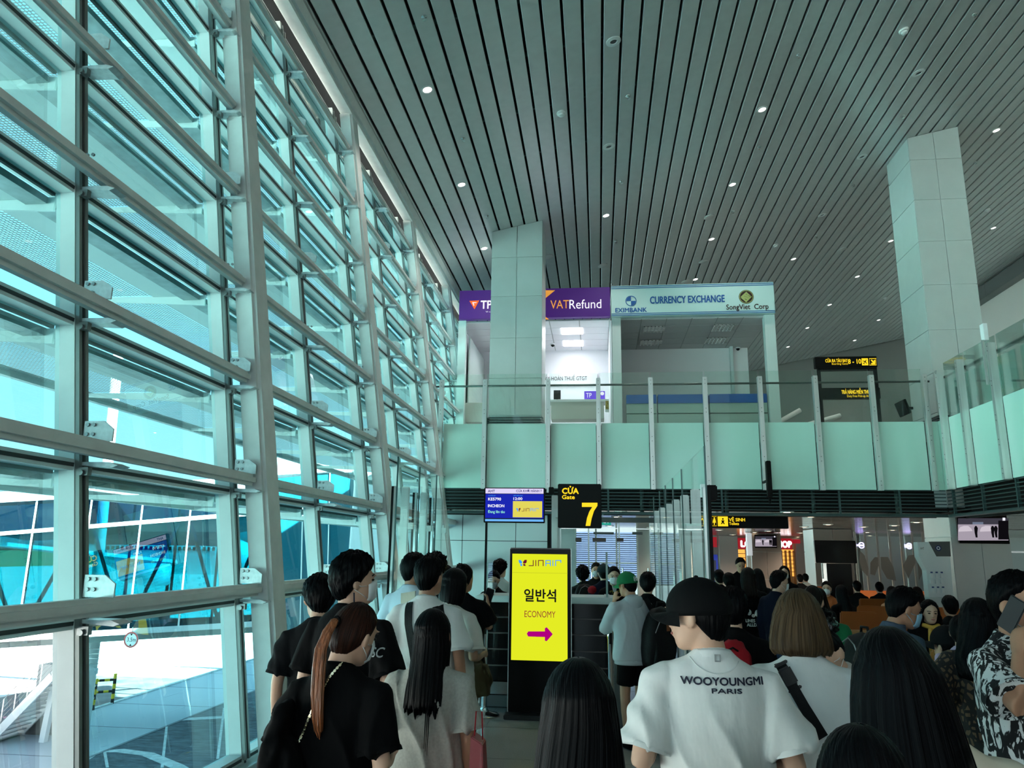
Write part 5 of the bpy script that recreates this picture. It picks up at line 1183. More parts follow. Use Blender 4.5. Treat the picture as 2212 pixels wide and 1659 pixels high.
# ------------------------------------------------------------------ people
def hairmat(name, c1, c2, rough=.38):
    m = bpy.data.materials.new(name); m.use_nodes = True; nt = m.node_tree; p = nt.nodes['Principled BSDF']; L = nt.links.new
    uv = nt.nodes.new('ShaderNodeUVMap'); mp_ = nt.nodes.new('ShaderNodeMapping'); mp_.inputs['Scale'].default_value = (150, 2.0, 1); L(uv.outputs[0], mp_.inputs[0])
    n = nt.nodes.new('ShaderNodeTexNoise'); n.inputs['Scale'].default_value = 1.0; n.inputs['Detail'].default_value = 4; L(mp_.outputs[0], n.inputs['Vector'])
    r = nt.nodes.new('ShaderNodeValToRGB'); r.color_ramp.elements[0].position = .35; r.color_ramp.elements[1].position = .72
    r.color_ramp.elements[0].color = rgb(*c1); r.color_ramp.elements[1].color = rgb(*c2); L(n.outputs['Fac'], r.inputs[0]); L(r.outputs[0], p.inputs['Base Color'])
    b = nt.nodes.new('ShaderNodeBump'); b.inputs['Strength'].default_value = .8; b.inputs['Distance'].default_value = .006; L(n.outputs['Fac'], b.inputs['Height']); L(b.outputs[0], p.inputs['Normal'])
    p.inputs['Roughness'].default_value = rough; p.inputs['Specular IOR Level'].default_value = .07; return m
HAIR = {'black': hairmat('black_hair', (3, 3, 4), (13, 13, 15)), 'dark': hairmat('dark_brown_hair', (14, 11, 10), (38, 28, 24)),
        'auburn': hairmat('auburn_hair', (66, 34, 18), (176, 102, 58)), 'brown': hairmat('brown_hair', (44, 34, 24), (96, 78, 56)), 'crown': hairmat('auburn_crown_hair', (26, 16, 13), (62, 36, 26))}
SKIN = {'pale': mat('skin_pale', (205, 165, 140), .5, noise=(14, .05)), 'mid': mat('skin_medium', (178, 132, 104), .5, noise=(14, .05)), 'tan': mat('skin_tan', (140, 96, 72), .5, noise=(14, .05))}
def cloth(name, c, r=.85, n=None): return mat('cloth_' + name, c, r, noise=n or (5, .05), bump=(9, .35, (1.6, 1.6, .7)), spec=.12 if max(c) < 60 else .3)
CL = dict(black=cloth('black', (5, 5, 6)), charcoal=cloth('charcoal', (20, 22, 24)), white=cloth('white', (222, 226, 224)), offwhite=cloth('offwhite', (205, 205, 198)), heather=cloth('heather_grey', (164, 164, 156), n=(90, .10)),
          palegrey=cloth('pale_grey_fleece', (176, 184, 188)), beige=cloth('beige', (205, 196, 176)), khaki=cloth('khaki', (104, 92, 66)), denim=cloth('denim', (42, 62, 92)), navy=cloth('navy', (14, 20, 36)), iceblue=cloth('ice_blue', (200, 218, 232)),
          green=cloth('leaf_green', (22, 104, 62)), slate=cloth('slate_blue', (66, 80, 98)), orange=cloth('dull_orange', (176, 96, 50)), lilac=cloth('lilac', (186, 160, 190)), paledenim=cloth('pale_denim', (130, 150, 172)), cream=cloth('cream', (214, 206, 188)),
          peach=cloth('peach', (222, 160, 122)), plaid=cloth('dark_plaid', (36, 42, 40), n=(22, .7)), olive=cloth('olive_canvas', (66, 58, 34)), red=cloth('red', (150, 16, 28)), yellow=cloth('mustard', (206, 160, 70)), capgreen=cloth('cap_green', (16, 108, 62)))
def spotmat(name, base, spot, scale, thr, stretch=(1, 1, 1), vor=True):
    m = bpy.data.materials.new(name); m.use_nodes = True; nt = m.node_tree; p = nt.nodes['Principled BSDF']; L = nt.links.new; p.inputs['Roughness'].default_value = .8
    t = nt.nodes.new('ShaderNodeTexCoord'); mp_ = nt.nodes.new('ShaderNodeMapping'); mp_.inputs['Scale'].default_value = stretch; L(t.outputs['Object'], mp_.inputs[0])
    if vor:
        v = nt.nodes.new('ShaderNodeTexVoronoi'); v.feature = 'DISTANCE_TO_EDGE'; o = v.outputs['Distance']
    else:
        v = nt.nodes.new('ShaderNodeTexNoise'); v.inputs['Detail'].default_value = 3; v.inputs['Distortion'].default_value = 2.0; o = v.outputs['Fac']
    v.inputs['Scale'].default_value = scale; L(mp_.outputs[0], v.inputs['Vector'])
    r = nt.nodes.new('ShaderNodeValToRGB'); r.color_ramp.elements[0].position = thr; r.color_ramp.elements[1].position = thr + .04
    r.color_ramp.elements[0].color = rgb(*base); r.color_ramp.elements[1].color = rgb(*spot); L(o, r.inputs[0]); L(r.outputs[0], p.inputs['Base Color']); return m
CL['leopard'] = spotmat('leopard_print', (20, 16, 13), (98, 78, 56), 34, .16, (1, 1, .8)); CL['brush'] = spotmat('black_white_print', (12, 13, 14), (225, 228, 226), 16, .50, (1.6, 1.6, .55), False)
M_mask = mat('face_mask_white', (225, 230, 232), .8); M_maskb = mat('face_mask_blue', (150, 200, 225), .8); M_maskg = mat('face_mask_grey', (150, 156, 158), .8)
M_eye = mat('eye_dark', (.01, .008, .006), .15); M_lip = mat('lip', (150, 84, 78), .4); M_brow = mat('brow', (22, 18, 16), .8)
M_leather = mat('tan_leather_tag', (110, 60, 30), .5); M_nylon = mat('black_nylon', (8, 8, 9), .6, spec=.2, bump=(120, .2)); M_gold2 = mat('gold_chain', (.72, .62, .42), .25, 1.0)
JOBS = []
def rotm(yaw=0, pitch=0, roll=0): return Matrix.Rotation(yaw, 3, 'Z') @ Matrix.Rotation(pitch, 3, 'X') @ Matrix.Rotation(roll, 3, 'Y')
def job(mb, name, m, parent, vox, smooth=3, folds=0.0, seed=0.0, post=None, **tg):
    o = mb.build(name, m, parent, local=True, **tg)
    r = o.modifiers.new('r', 'REMESH'); r.mode = 'VOXEL'; r.voxel_size = vox; r.use_smooth_shade = True
    s_ = o.modifiers.new('s', 'SMOOTH'); s_.factor = .5; s_.iterations = smooth
    JOBS.append((o, folds, seed, post)); return o
def run_jobs():
    dg = bpy.context.evaluated_depsgraph_get(); dg.update()
    for o, folds, seed, post in JOBS:
        me = bpy.data.meshes.new_from_object(o.evaluated_get(dg)); mt = o.data.materials[0]
        o.modifiers.clear(); o.data = me
        if not me.materials: me.materials.append(mt)
        if folds:
            n = len(me.vertices); V = np.empty(n*3); me.vertices.foreach_get('co', V); V = V.reshape(-1, 3); N = np.empty(n*3); me.vertex_normals.foreach_get('vector', N) if hasattr(me, 'vertex_normals') else None; N = N.reshape(-1, 3)
            x, y, z = V.T; q = seed*7.3
            w = 1.3*np.sin(7*z + 5*x + q) + .9*np.sin(13*x - 6*z + q*2)
            low = 1/(1 + np.exp((z - 1.22)*18)); up = 1 - low
            f = (1.25*(1 - np.abs(np.sin(21*x + 2.6*z + .75*w + q)))**2 + .35*np.abs(np.sin(13*x - 5*z + w)))*low
            f += up*(.9*(1 - np.abs(np.sin(15*(np.abs(x)*.8 + z*.75) + w)))**2 + .3*np.sin(30*(x*.5 + z) + q))*np.clip((np.abs(x) - .06)*9, 0, 1)
            f += .35*np.sin(44*z + 9*x + w*2)*np.clip((np.abs(x) - .17)*14, 0, 1)
            V = V + N*(f*folds)[:, None]; me.vertices.foreach_set('co', V.ravel()); me.update()
        if post: post(o)
    JOBS.clear()
def grid_mesh(rows, name, m, parent, closed=True, capends=True):
    """rows of points (n rows x k cols) with u around and v along"""
    n, k = len(rows), len(rows[0]); V = [tuple(p) for r in rows for p in r]; F = []; UV = []
    for i in range(n - 1):
        for j in range(k if closed else k - 1):
            j2 = (j + 1) % k; F.append((i*k + j, i*k + j2, (i + 1)*k + j2, (i + 1)*k + j)); UV.append([(j/k, i/n), ((j + 1)/k, i/n), ((j + 1)/k, (i + 1)/n), (j/k, (i + 1)/n)])
    if capends:
        F.append(tuple(reversed(range(k)))); UV.append([(.5, 0)]*k); F.append(tuple((n - 1)*k + j for j in range(k))); UV.append([(.5, 1)]*k)
    me = bpy.data.meshes.new(name); me.from_pydata(V, [], F); ul = me.uv_layers.new(name='UVMap')
    flat = [c for f in UV for uvp in f for c in uvp]; ul.data.foreach_set('uv', flat)
    me.polygons.foreach_set('use_smooth', [True]*len(F)); me.materials.append(m); me.update()
    o = bpy.data.objects.new(name, me); COL.objects.link(o); o.parent = parent; return o
def nz(*a): return mnoise.noise(Vector(a))
HEADP = [(-1.0, .052, .020, .022), (-.93, .048, .036, .038), (-.8, .038, .050, .054), (-.6, .022, .060, .072), (-.35, .008, .068, .086), (-.1, .001, .0745, .0945), (.15, -.003, .078, .098), (.4, -.006, .0765, .096), (.62, -.008, .068, .086), (.8, -.01, .054, .069), (.93, -.01, .034, .045), (1.0, -.01, .010, .014)]
def head_mesh(mb, T, face):
    R = []
    for z, cy, rx, ry in HEADP: R.append([T(Vector((rx*math.sin(2*PI*j/20), cy - ry*math.cos(2*PI*j/20), z*.118))) for j in range(20)])
    mb.rings(R)
    mb.tube([T(Vector((0, .090, .022))), T(Vector((0, .104, -.012))), T(Vector((0, .108, -.030)))], [.007, .010, .014], 10, dome=True)
    for s in (-1, 1):
        mb.ell(T(Vector((s*.084, -.008, -.010))), (.011, .022, .033), 10, 8, R=T.R @ rotm(s*.5, .1, 0)); mb.ell(T(Vector((s*.011, .101, -.030))), (.009, .010, .008), 8, 6)
    mb.ell(T(Vector((0, .084, .028))), (.045, .016, .010), 10, 6); mb.ell(T(Vector((0, .088, -.062))), (.026, .012, .016), 10, 6)
class HT:
    def __init__(s, c, R, sc): s.c = Vector(c); s.R = R; s.sc = sc
    def __call__(s, p): return s.c + s.R @ (Vector(p)*s.sc)
def hand(mb, w, d, n, sd, s, curl=.5, spread=.12):
    """w wrist, d finger direction, n palm normal, sd towards the thumb"""
    d = Vector(d).normalized(); n = Vector(n).normalized(); t = Vector(sd).normalized(); w = Vector(w)
    mb.tube([w, w + d*.035*s, w + d*.085*s], [(.027*s, .019*s), (.037*s, .017*s), (.040*s, .014*s)], 12, dome=True, ref=n)
    for i, (L, off) in enumerate(((.072, .030), (.080, .010), (.074, -.011), (.058, -.030))):
        p = w + d*.085*s + t*off*s; dd = (d + t*spread*(off/.03)).normalized(); P = [p - d*.02*s, p]
        for k, q in enumerate((.45, .32, .23)):
            a = curl*(k + .7); dk = dd*math.cos(a) + n*math.sin(a); p = p + dk*L*q*s; P.append(p)
        mb.tube(P, [.0095*s, .0092*s, .0086*s, .0078*s, .0066*s], 8, dome=True)
    p = w + d*.025*s + t*.030*s; d1 = (d*.55 + t*.75 + n*.25).normalized(); d2 = (d*.85 + t*.25 + n*.4*curl*2).normalized()
    mb.tube([p - t*.012*s, p + d1*.035*s, p + d1*.035*s + d2*.03*s, p + d1*.035*s + d2*.055*s], [.014*s, .0125*s, .011*s, .009*s], 8, dome=True)
def hair_cap(par, T, col, th=.018, tuft=.004, freq=14, back=-48, front=42, side=2, part=False, seed=0., n=56, name='hair', low=.30, jag=4.0):
    rows = []; N = 24
    for i in range(N + 1):
        u = i/N; r = []  # rows run from the crown to the hairline
        for j in range(n):
            a = 2*PI*j/n; c = (1 - math.cos(a))/2      # c=0 at the front, 1 at the back
            el0 = front*(1 - min(1, c*2.2))**1.0 + side*(1 - abs(min(1, c*2.2) - 1))*(1 if c < .4546 else 0) if c < .4546 else side + (back - side)*((c - .4546)/.5454)**.9
            el0 += jag*(nz(a*5 + seed, 2.2, seed) + .7*nz(a*17 + seed, 4.1, seed)); ed = 89 - (89 - el0)*u; el = math.radians(ed)
            d = Vector((math.sin(a)*math.cos(el), math.cos(a)*math.cos(el), math.sin(el)))
            e_ = min(1, (1 - u)*5 + .03); vol = low + (1 - low)*min(1, max(0, (ed + 25)/60)); t = th*e_*vol + tuft*e_*vol*nz(a*11 + seed, ed*.035, 3.) + tuft*e_*vol*nz(d.x*freq + seed, d.y*freq, d.z*freq*.7) + .0035*nz(a*26, seed, u*1.5)*e_
            if part: t -= .010*math.exp(-(d.x/.05)**2)*max(0, d.z)
            r.append(T(Vector((d.x*(.078 + t), d.y*(.099 + t) - .008, d.z*(.117 + t*1.1)))))
        rows.append(r)
    return grid_mesh(rows, name, col, par)
def curtain(par, T, col, prof, seed=0., n=120, groove=.05, ragged=.05, sway=(0, 0), rough=0.0, Tb=None, name='long_hair'):
    """prof: (z, rx, ry, cy, amax_deg, thick) from crown to tip, head space; Tb blends to an unrotated space lower down"""
    rows = []; m = len(prof); K = 30
    for i in range(K + 1):
        v = i/K; f = v*(m - 1); k = min(int(f), m - 2); g = f - k; g = g*g*(3 - 2*g) if False else g
        z, rx, ry, cy, am, th = [prof[k][q]*(1 - g) + prof[k + 1][q]*g for q in range(6)]; r = []
        for side_ in (0, 1):
            for j in range(n):
                q = j/(n - 1); q = q if side_ == 0 else 1 - q
                a = math.radians(am)*(2*q - 1)
                gr = groove*(nz(a*9 + seed, v*.8, 1.7) + .5*nz(a*24 + seed, v*.6, 5.)) + rough*nz(a*7 + seed, v*9, 2.)
                edge = min(1, (1 - abs(2*q - 1))*9 + .15)
                R_ = 1 + gr if side_ == 0 else 1 - th*edge/max(rx, .01)
                zz_ = z - (ragged*(nz(a*6 + seed, 9.1, 0) + .5*nz(a*21 + seed, 3.3, 0) + .3*abs(a))*max(0, v - .7)/.3)
                p = Vector((-math.sin(a)*rx*R_ + sway[0]*max(0, v - .15), -math.cos(a)*ry*R_ + cy + sway[1]*v, zz_))
                w1 = T(p)
                if Tb is not None:
                    b = min(1, max(0, (-.02 - zz_)/.14)); w1 = w1*(1 - b) + Tb(p)*b
                r.append(w1)
        rows.append(r)
    return grid_mesh(rows, name, col, par)
PR = {}
def skull(prof):      # rows that follow the crown before the hair falls free
    q = []
    for z in (.1345, .130, .118, .100, .078, .052):
        k = math.sqrt(1 - (z/.1365)**2); q.append((z, .098*k, .119*k, -.008, 172 - (.1345 - z)*780 if z > .07 else 112, .014))
    return q + [p for p in prof if p[0] < .045]

PR['long'] = [(.075, .070, .085, -.004, 100, .012), (.03, .092, .108, -.006, 108, .02), (-.05, .098, .112, -.010, 118, .03), (-.13, .098, .105, -.034, 118, .04), (-.22, .105, .080, -.082, 112, .045), (-.33, .108, .062, -.118, 105, .04), (-.45, .100, .052, -.130, 98, .035), (-.60, .085, .040, -.135, 90, .03)]
PR['verylong'] = [(.075, .072, .088, -.004, 100, .012), (.03, .096, .112, -.006, 108, .02), (-.05, .106, .118, -.010, 118, .03), (-.15, .116, .108, -.042, 118, .04), (-.25, .130, .088, -.092, 112, .05), (-.38, .140, .072, -.120, 105, .05), (-.52, .138, .062, -.130, 100, .045), (-.72, .12, .050, -.135, 95, .03)]
PR['bob'] = [(.085, .066, .080, -.004, 110, .012), (.03, .100, .112, -.006, 118, .025), (-.02, .112, .120, -.008, 124, .035), (-.065, .122, .120, -.012, 126, .045), (-.10, .124, .112, -.018, 124, .05), (-.118, .112, .098, -.020, 120, .045)]
PR['shortbob'] = [(.08, .066, .080, -.004, 110, .012), (.03, .094, .108, -.006, 115, .02), (-.04, .100, .110, -.008, 118, .03), (-.10, .098, .098, -.012, 118, .035), (-.135, .086, .084, -.014, 112, .03)]
PR['shoulder'] = [(.075, .070, .085, -.004, 105, .012), (.03, .098, .112, -.006, 112, .02), (-.05, .112, .120, -.010, 118, .03), (-.14, .125, .115, -.040, 118, .04), (-.22, .135, .100, -.085, 112, .05), (-.28, .125, .085, -.105, 108, .04)]
PR['tomid'] = PR['long'][:7]
def blob_folds(mb, c, r, seed, M=None, amp=.18, su=26, sv=18):
    c = Vector(c); M = M or Matrix.Identity(3); R = []
    for i in range(1, sv):
        t = PI*i/sv; row = []
        for j in range(su):
            a = 2*PI*j/su; d = Vector((math.sin(t)*math.cos(a), math.sin(t)*math.sin(a), -math.cos(t))); k = 1 + amp*nz(d.x*2 + seed, d.y*2, d.z*2) + amp*.4*nz(d.x*6, d.y*6 + seed, d.z*6)
            e_ = lambda v: math.copysign(abs(v)**.8, v)
            row.append(c + M @ Vector((e_(d.x)*r[0]*k, e_(d.y)*r[1]*k, e_(d.z)*r[2]*k)))
        R.append(row)
    return mb.rings(R)
CORD = 0
def person(px, top, Y, label, face=0., w=1.0, skin='pale', hair='short', hc='black', tee='black', sleeve='tee', pants='black', legs='pants', H=None, seated=False,
           arms=('down', 'down'), hyaw=0., hpitch=0., hroll=0., lean=0., mask=None, feat=False, hx=0., loose=1.0, fold=.013, group=None, vs=None, dx=0., lite=False, hairkw={}, sway=(0, 0), prof=None, hem=.80, bright=None, hands=True, seed=None, post=None, glasses=False, Tback=True):
    P_ = at(px, top, Y); x0, zt = float(P_[0]) + dx, float(P_[2])
    HH = H or (zt if not seated else zt + .43*1.0)
    s = HH/1.715; r = empty('person', (x0, Y, 0), label, 'person', group, rz=face)
    sd = (seed if seed is not None else px*.013 + top*.007); dz = -.43*s if seated else 0.0
    vs = vs or max(.0085, min(.022, Y*.0026))
    cl_, sl_ = math.cos(lean), math.sin(lean)
    piv = Vector((0, 0, .95*s + dz))
    def B(p):      # body space to root space with the upper-body lean
        p = Vector(p)*s; p.z += dz
        if lean and p.z > piv.z: q = p - piv; p = piv + Vector((q.x, q.y*cl_ + q.z*sl_, q.z*cl_ - q.y*sl_))
        return p
    npv = B((0, -.012, 1.45)); RH = rotm(hyaw, hpitch, hroll)
    hc0 = B((hx, .012, 1.585)); hcn = npv + Vector((hx*0, 0, 0)) + RH @ (hc0 - npv); T = HT(hcn, RH, s); T0 = HT(hcn, Matrix.Identity(3), s)
    # shoulders, arms
    S = {}; E_ = {}; Wr = {}
    hd = {}
    for i, sg_ in ((0, -1), (1, 1)):
        S[i] = B((sg_*.168*w, -.014, 1.355)); a = arms[i]
        pre = {'down': ((.215, -.035, 1.10), (.222, .045, .86)), 'bent': ((.235, -.06, 1.10), (.17, .20, 1.10)), 'wide': ((.265, -.06, 1.10), (.20, .18, .96)), 'front': ((.20, .02, 1.12), (.06, .27, 1.10)), 'face': ((.20, .16, 1.14), (.07, .20, 1.40)),
               'ear': ((.30, .10, 1.16), (.165, .05, 1.44)), 'lap': ((.20, .02, 1.12), (.08, .30, 1.00)), 'hip': ((.27, -.12, 1.12), (.22, .06, .98)), 'tab': ((.22, .03, 1.14), (.10, .26, 1.12))}
        e_, w_ = pre[a] if isinstance(a, str) else a
        k = (w if isinstance(a, str) else 1.0)
        E_[i] = B((sg_*e_[0]*k, e_[1], e_[2])); Wr[i] = B((sg_*w_[0]*k, w_[1], w_[2])); hd[i] = (a, sg_)
    body = MB(); head_mesh(body, T, feat)
    body.tube([B((0, -.024, 1.36)), npv.lerp(B((0, -.024, 1.45)), .5), T((0, -.028, -.075)), T((0, -.022, -.03))], [(.075*s, .062*s), (.056*s*(1 + .1*(w - 1)), .056*s), (.053*s, .055*s), (.055*s, .06*s)], 14)
    for i in (0, 1):
        a, sg_ = hd[i]; e1 = S[i].lerp(E_[i], .45)
        body.tube([S[i], e1, E_[i], E_[i].lerp(Wr[i], .35), Wr[i]], [.048*s, .044*s*w, .037*s, .036*s, .024*s], 12)
        if hands:
            d = (Wr[i] - E_[i]).normalized(); n = Vector((-sg_, 0, 0)); 
            if a in ('front', 'lap', 'tab', 'bent', 'wide'): n = Vector((0, 0, 1)) if a in ('tab', 'lap') else Vector((-sg_, 0, -.3)); t = Vector((-sg_*.2, .3, 1))
            else: t = Vector((0, 1, .2))
            if a in ('ear', 'face'): n = Vector((-sg_, 0, 0)); t = Vector((0, -.6 if a == 'face' else .9, .1)); d = (d + Vector((0, 0, .6))).normalized()
            n = (n - d*n.dot(d)).normalized(); t = (t - d*t.dot(d) - n*t.dot(n)).normalized()
            hand(body, Wr[i], d, n, t, s, curl=.75 if a in ('face', 'front', 'bent') else .45 if a != 'ear' else .6)
    hipz = .92
    if seated: K = [(sg_*.10*s, .46*s, .50*s) for sg_ in (-1, 1)]; A = [(sg_*.11*s, .44*s, .09*s) for sg_ in (-1, 1)]
    else: K = [(sg_*.092*s, .02*s, .49*s) for sg_ in (-1, 1)]; A = [(sg_*.095*s, -.02*s, .09*s) for sg_ in (-1, 1)]
    for i, sg_ in enumerate((-1, 1)):
        h_ = B((sg_*.088, 0, hipz)); body.tube([h_, Vector(K[i]), Vector(K[i]).lerp(Vector(A[i]), .35), A[i]], [.078*s, .052*s, .052*s, .034*s], 12)
    if not (tee is None): body.tube([B((0, 0, .90)), B((0, 0, 1.15)), B((0, -.01, 1.36))], [(.13*s, .09*s), (.125*s, .085*s), (.12*s, .07*s)], 14)
    bo_ = job(body, 'body', SKIN[skin], r, vs if not lite else .02)
    # shirt
    sh = MB(); lo = loose
    prof_ = [(hem, .172*lo, .118*lo, 0), (hem + .06, .170*lo, .118*lo, 0), (1.05, .158*lo, .112*lo, 0), (1.18, .164*(1 + .6*(lo - 1))*w, .120*lo, 0), (1.28, .174*w*(1 + .3*(lo - 1)), .120*(1 + .5*(lo - 1)), -.006), (1.345, .176*w, .106, -.014), (1.390, .156*w, .090, -.020), (1.422, .126*w, .077, -.024), (1.450, .096, .067, -.026), (1.474, .073, .061, -.026), (1.486, .065, .058, -.026)]
    sh.rings([[B((rx*math.sin(2*PI*j/28), cy - ry*math.cos(2*PI*j/28), z - max(0, (z - 1.40)/.086)*.032*(1 - math.cos(2*PI*j/28))/2)) for j in range(28)] for z, rx, ry, cy in prof_])
    for i in (0, 1):
        sg_ = hd[i][1]; s0 = B((sg_*.100*w, -.016, 1.368))
        if sleeve == 'long': sh.tube([s0, S[i], S[i].lerp(E_[i], .5), E_[i], E_[i].lerp(Wr[i], .5), E_[i].lerp(Wr[i], .97)], [.054*s, .060*s*(1 + .4*(lo - 1)), .060*s*lo, .054*s*lo, .047*s*lo, .040*s], 14)
        elif sleeve == 'tee': sh.tube([s0, S[i] + Vector((0, 0, .0)), S[i].lerp(E_[i], .4), S[i].lerp(E_[i], .80)], [.054*s, .059*s*(1 + .4*(lo - 1)), .068*s*lo, .078*s*lo], 16)
        else: sh.tube([s0, S[i], S[i].lerp(E_[i], .15)], [.055*s, .058*s, .056*s], 14)
    if tee == 'hoodie': pass
    seedv = sd
    if sleeve == 'tee' and Y < 6.2:      # turned sleeve hems
        for i in (0, 1):
            a_, b_ = S[i].lerp(E_[i], .755), S[i].lerp(E_[i], .825); d_ = (b_ - a_).normalized(); u_ = d_.cross(Vector((0, 1, 0))).normalized(); v_ = d_.cross(u_); R1 = .0785*s*lo
            rg = lambda c, q: [c + (u_*math.cos(2*PI*j/32) + v_*math.sin(2*PI*j/32))*q*(1 + .03*math.sin(3*2*PI*j/32 + sd)) for j in range(32)]
            MB().rings([rg(a_, R1*.97), rg(a_.lerp(b_, .3), R1), rg(b_, R1*1.03), rg(b_, R1*.985), rg(a_.lerp(b_, .2), R1*.93)], True, False).build('sleeve_hem', CL[tee], r, smooth='angle', local=True)
    so = job(sh, 'shirt' if sleeve != 'long' else 'long_sleeved_top', CL[tee], r, vs*1.05, 4, fold*(1 if not lite else .5), seedv, post=post)
    r['_s'] = s
    col_ = MB(); ring = []
    col_.rings([[B((rx*math.sin(2*PI*j/28), -.026 - ry*math.cos(2*PI*j/28), z - .002 - .030*(1 - math.cos(2*PI*j/28))/2)) for j in range(28)] for z, rx, ry, tilt in ((1.455, .082, .070, 0), (1.474, .073, .064, 0), (1.482, .067, .059, 0), (1.474, .060, .052, 0), (1.45, .06, .05, 0))], True, False)
    if not lite: col_.build('collar', CL[tee], r, smooth=True, local=True)
    # trousers, shoes
    pt_ = MB(); lw = .088 if legs != 'skirt' else .12
    pt_.rings([[B((rx*math.sin(2*PI*j/20), -ry*math.cos(2*PI*j/20), z)) for j in range(20)] for z, rx, ry in ((.80, .150, .105), (.88, .158, .112), (.98, .142, .10))])
    for i, sg_ in enumerate((-1, 1)):
        h_ = B((sg_*.080, 0, hipz - .03)); kn = Vector(K[i]); an = Vector(A[i])
        if legs == 'shorts': pt_.tube([h_, h_.lerp(kn, .75)], [.095*s, .092*s], 14)
        else: pt_.tube([h_, h_.lerp(kn, .5), kn, kn.lerp(an, .5), an + Vector((0, 0, .0))], [.092*s, .085*s, .068*s, .062*s, .055*s], 14)
    job(pt_, 'trousers' if legs == 'pants' else 'shorts', CL[pants], r, vs*1.4 if not lite else .024, 3, .003, seedv)
    for i, sg_ in enumerate((-1, 1)):
        a = Vector(A[i]); MB().tube([(a.x, a.y - .05*s, .042*s), (a.x, a.y + .05*s, .045*s), (a.x + sg_*.01, a.y + .15*s, .035*s)], [(.040*s, .042*s), (.044*s, .044*s), (.042*s, .034*s)], 12, dome=True).build('shoe', CL['offwhite' if (px % 2) else 'black'], r, smooth=True, local=True)
    # hair
    hm = HAIR[hc]; nn = (96 if Y < 5.5 else 56) if not lite else 28; Tb = T0 if Tback and 'bob' not in hair else None
    if hair == 'short': hair_cap(r, T, hm, .026, .008, 16, back=-58, side=6, seed=sd, n=nn, **dict(dict(low=.2), **hairkw))
    elif hair == 'mop': hair_cap(r, T, hm, .036, .010, 11, back=-60, side=-4, front=26, low=.42, seed=sd, n=nn, **hairkw)
    elif hair == 'curly': hair_cap(r, T, hm, .036, .03, 34, back=-54, side=-8, front=36, low=.6, seed=sd, n=72, **hairkw)
    elif hair in ('pony', 'bun'): hair_cap(r, T, hm, .015, .002, 10, back=-58, side=-2, front=44, low=.6, jag=2, seed=sd, n=nn, **hairkw)
    elif hair == 'capped': hair_cap(r, T, hm, .009, .003, 16, back=-58, side=6, seed=sd, n=nn, low=.8, **hairkw)
    else:
        hair_cap(r, T, hm, .013, .002, 10, back=-20, side=-20, front=44, part=True, seed=sd, n=nn, low=.8, jag=1)
        curtain(r, T, hm, skull(prof or PR[hair]), seed=sd, n=110 if Y < 4 else 50, sway=sway, Tb=Tb, rough=hairkw.get('rough', 0), groove=hairkw.get('groove', .05), ragged=.012 if 'bob' in hair else .05)
    if feat:
        for sg_ in (-1, 1):
            MB().ell(T((sg_*.031, .0885, .004)), (.015*s, .008*s, .0065*s), 12, 8, R=RH).build('eye', M_eye, r, smooth=True, local=True)
            MB().tube([T((sg_*.014, .096, .026)), T((sg_*.034, .094, .031)), T((sg_*.052, .082, .026))], .0035*s, 6).build('eyebrow', M_brow, r, smooth=True, local=True)
        if not mask: MB().ell(T((0, .100, -.060)), (.022*s, .007*s, .0075*s), 12, 6, R=RH).build('lips', M_lip, r, smooth=True, local=True)
    if glasses:
        g = MB()
        for sg_ in (-1, 1): g.tube([T((sg_*.05, .095, .012)), T((sg_*.078, .04, .008)), T((sg_*.080, -.005, .002))], .0022*s, 6); g.tube([T((sg_*.012, .108, .018)), T((sg_*.05, .102, .018)), T((sg_*.05, .10, -.012)), T((sg_*.012, .106, -.012)), T((sg_*.012, .108, .018))], .002*s, 6)
        g.build('glasses', M_signblack, r, local=True)
    if mask:
        m_ = {'white': M_mask, 'blue': M_maskb, 'grey': M_maskg}[mask]
        g = []
        for z, hw in ((.004, .030), (-.022, .060), (-.052, .066), (-.082, .056), (-.106, .034)):
            row = []
            for j in range(13):
                a = (j/12*2 - 1)*1.15; row.append(T((math.sin(a)*hw*1.12, .022 + math.cos(a)*(.096 if z > -.03 else .092 if z > -.09 else .070), z)))
            g.append(row)
        o = grid_mesh(g, 'face_mask', m_, r, closed=False, capends=False); sm = o.modifiers.new('thick', 'SOLIDIFY'); sm.thickness = .002
        lp = MB()
        for sg_ in (-1, 1):
            for z in (-.022, -.082): lp.tube([T((sg_*.064, .05, z)), T((sg_*.078, .02, z*.6 - .01)), T((sg_*.086, -.018, -.005 if z > -.05 else -.035))], .0016*s, 5)
        lp.build('ear_loops', m_, o, smooth=True, local=True)
    r['_s'] = s
    return r, dict(T=T, T0=T0, B=B, S=S, E=E_, W=Wr, s=s, shirt=so, RH=RH)
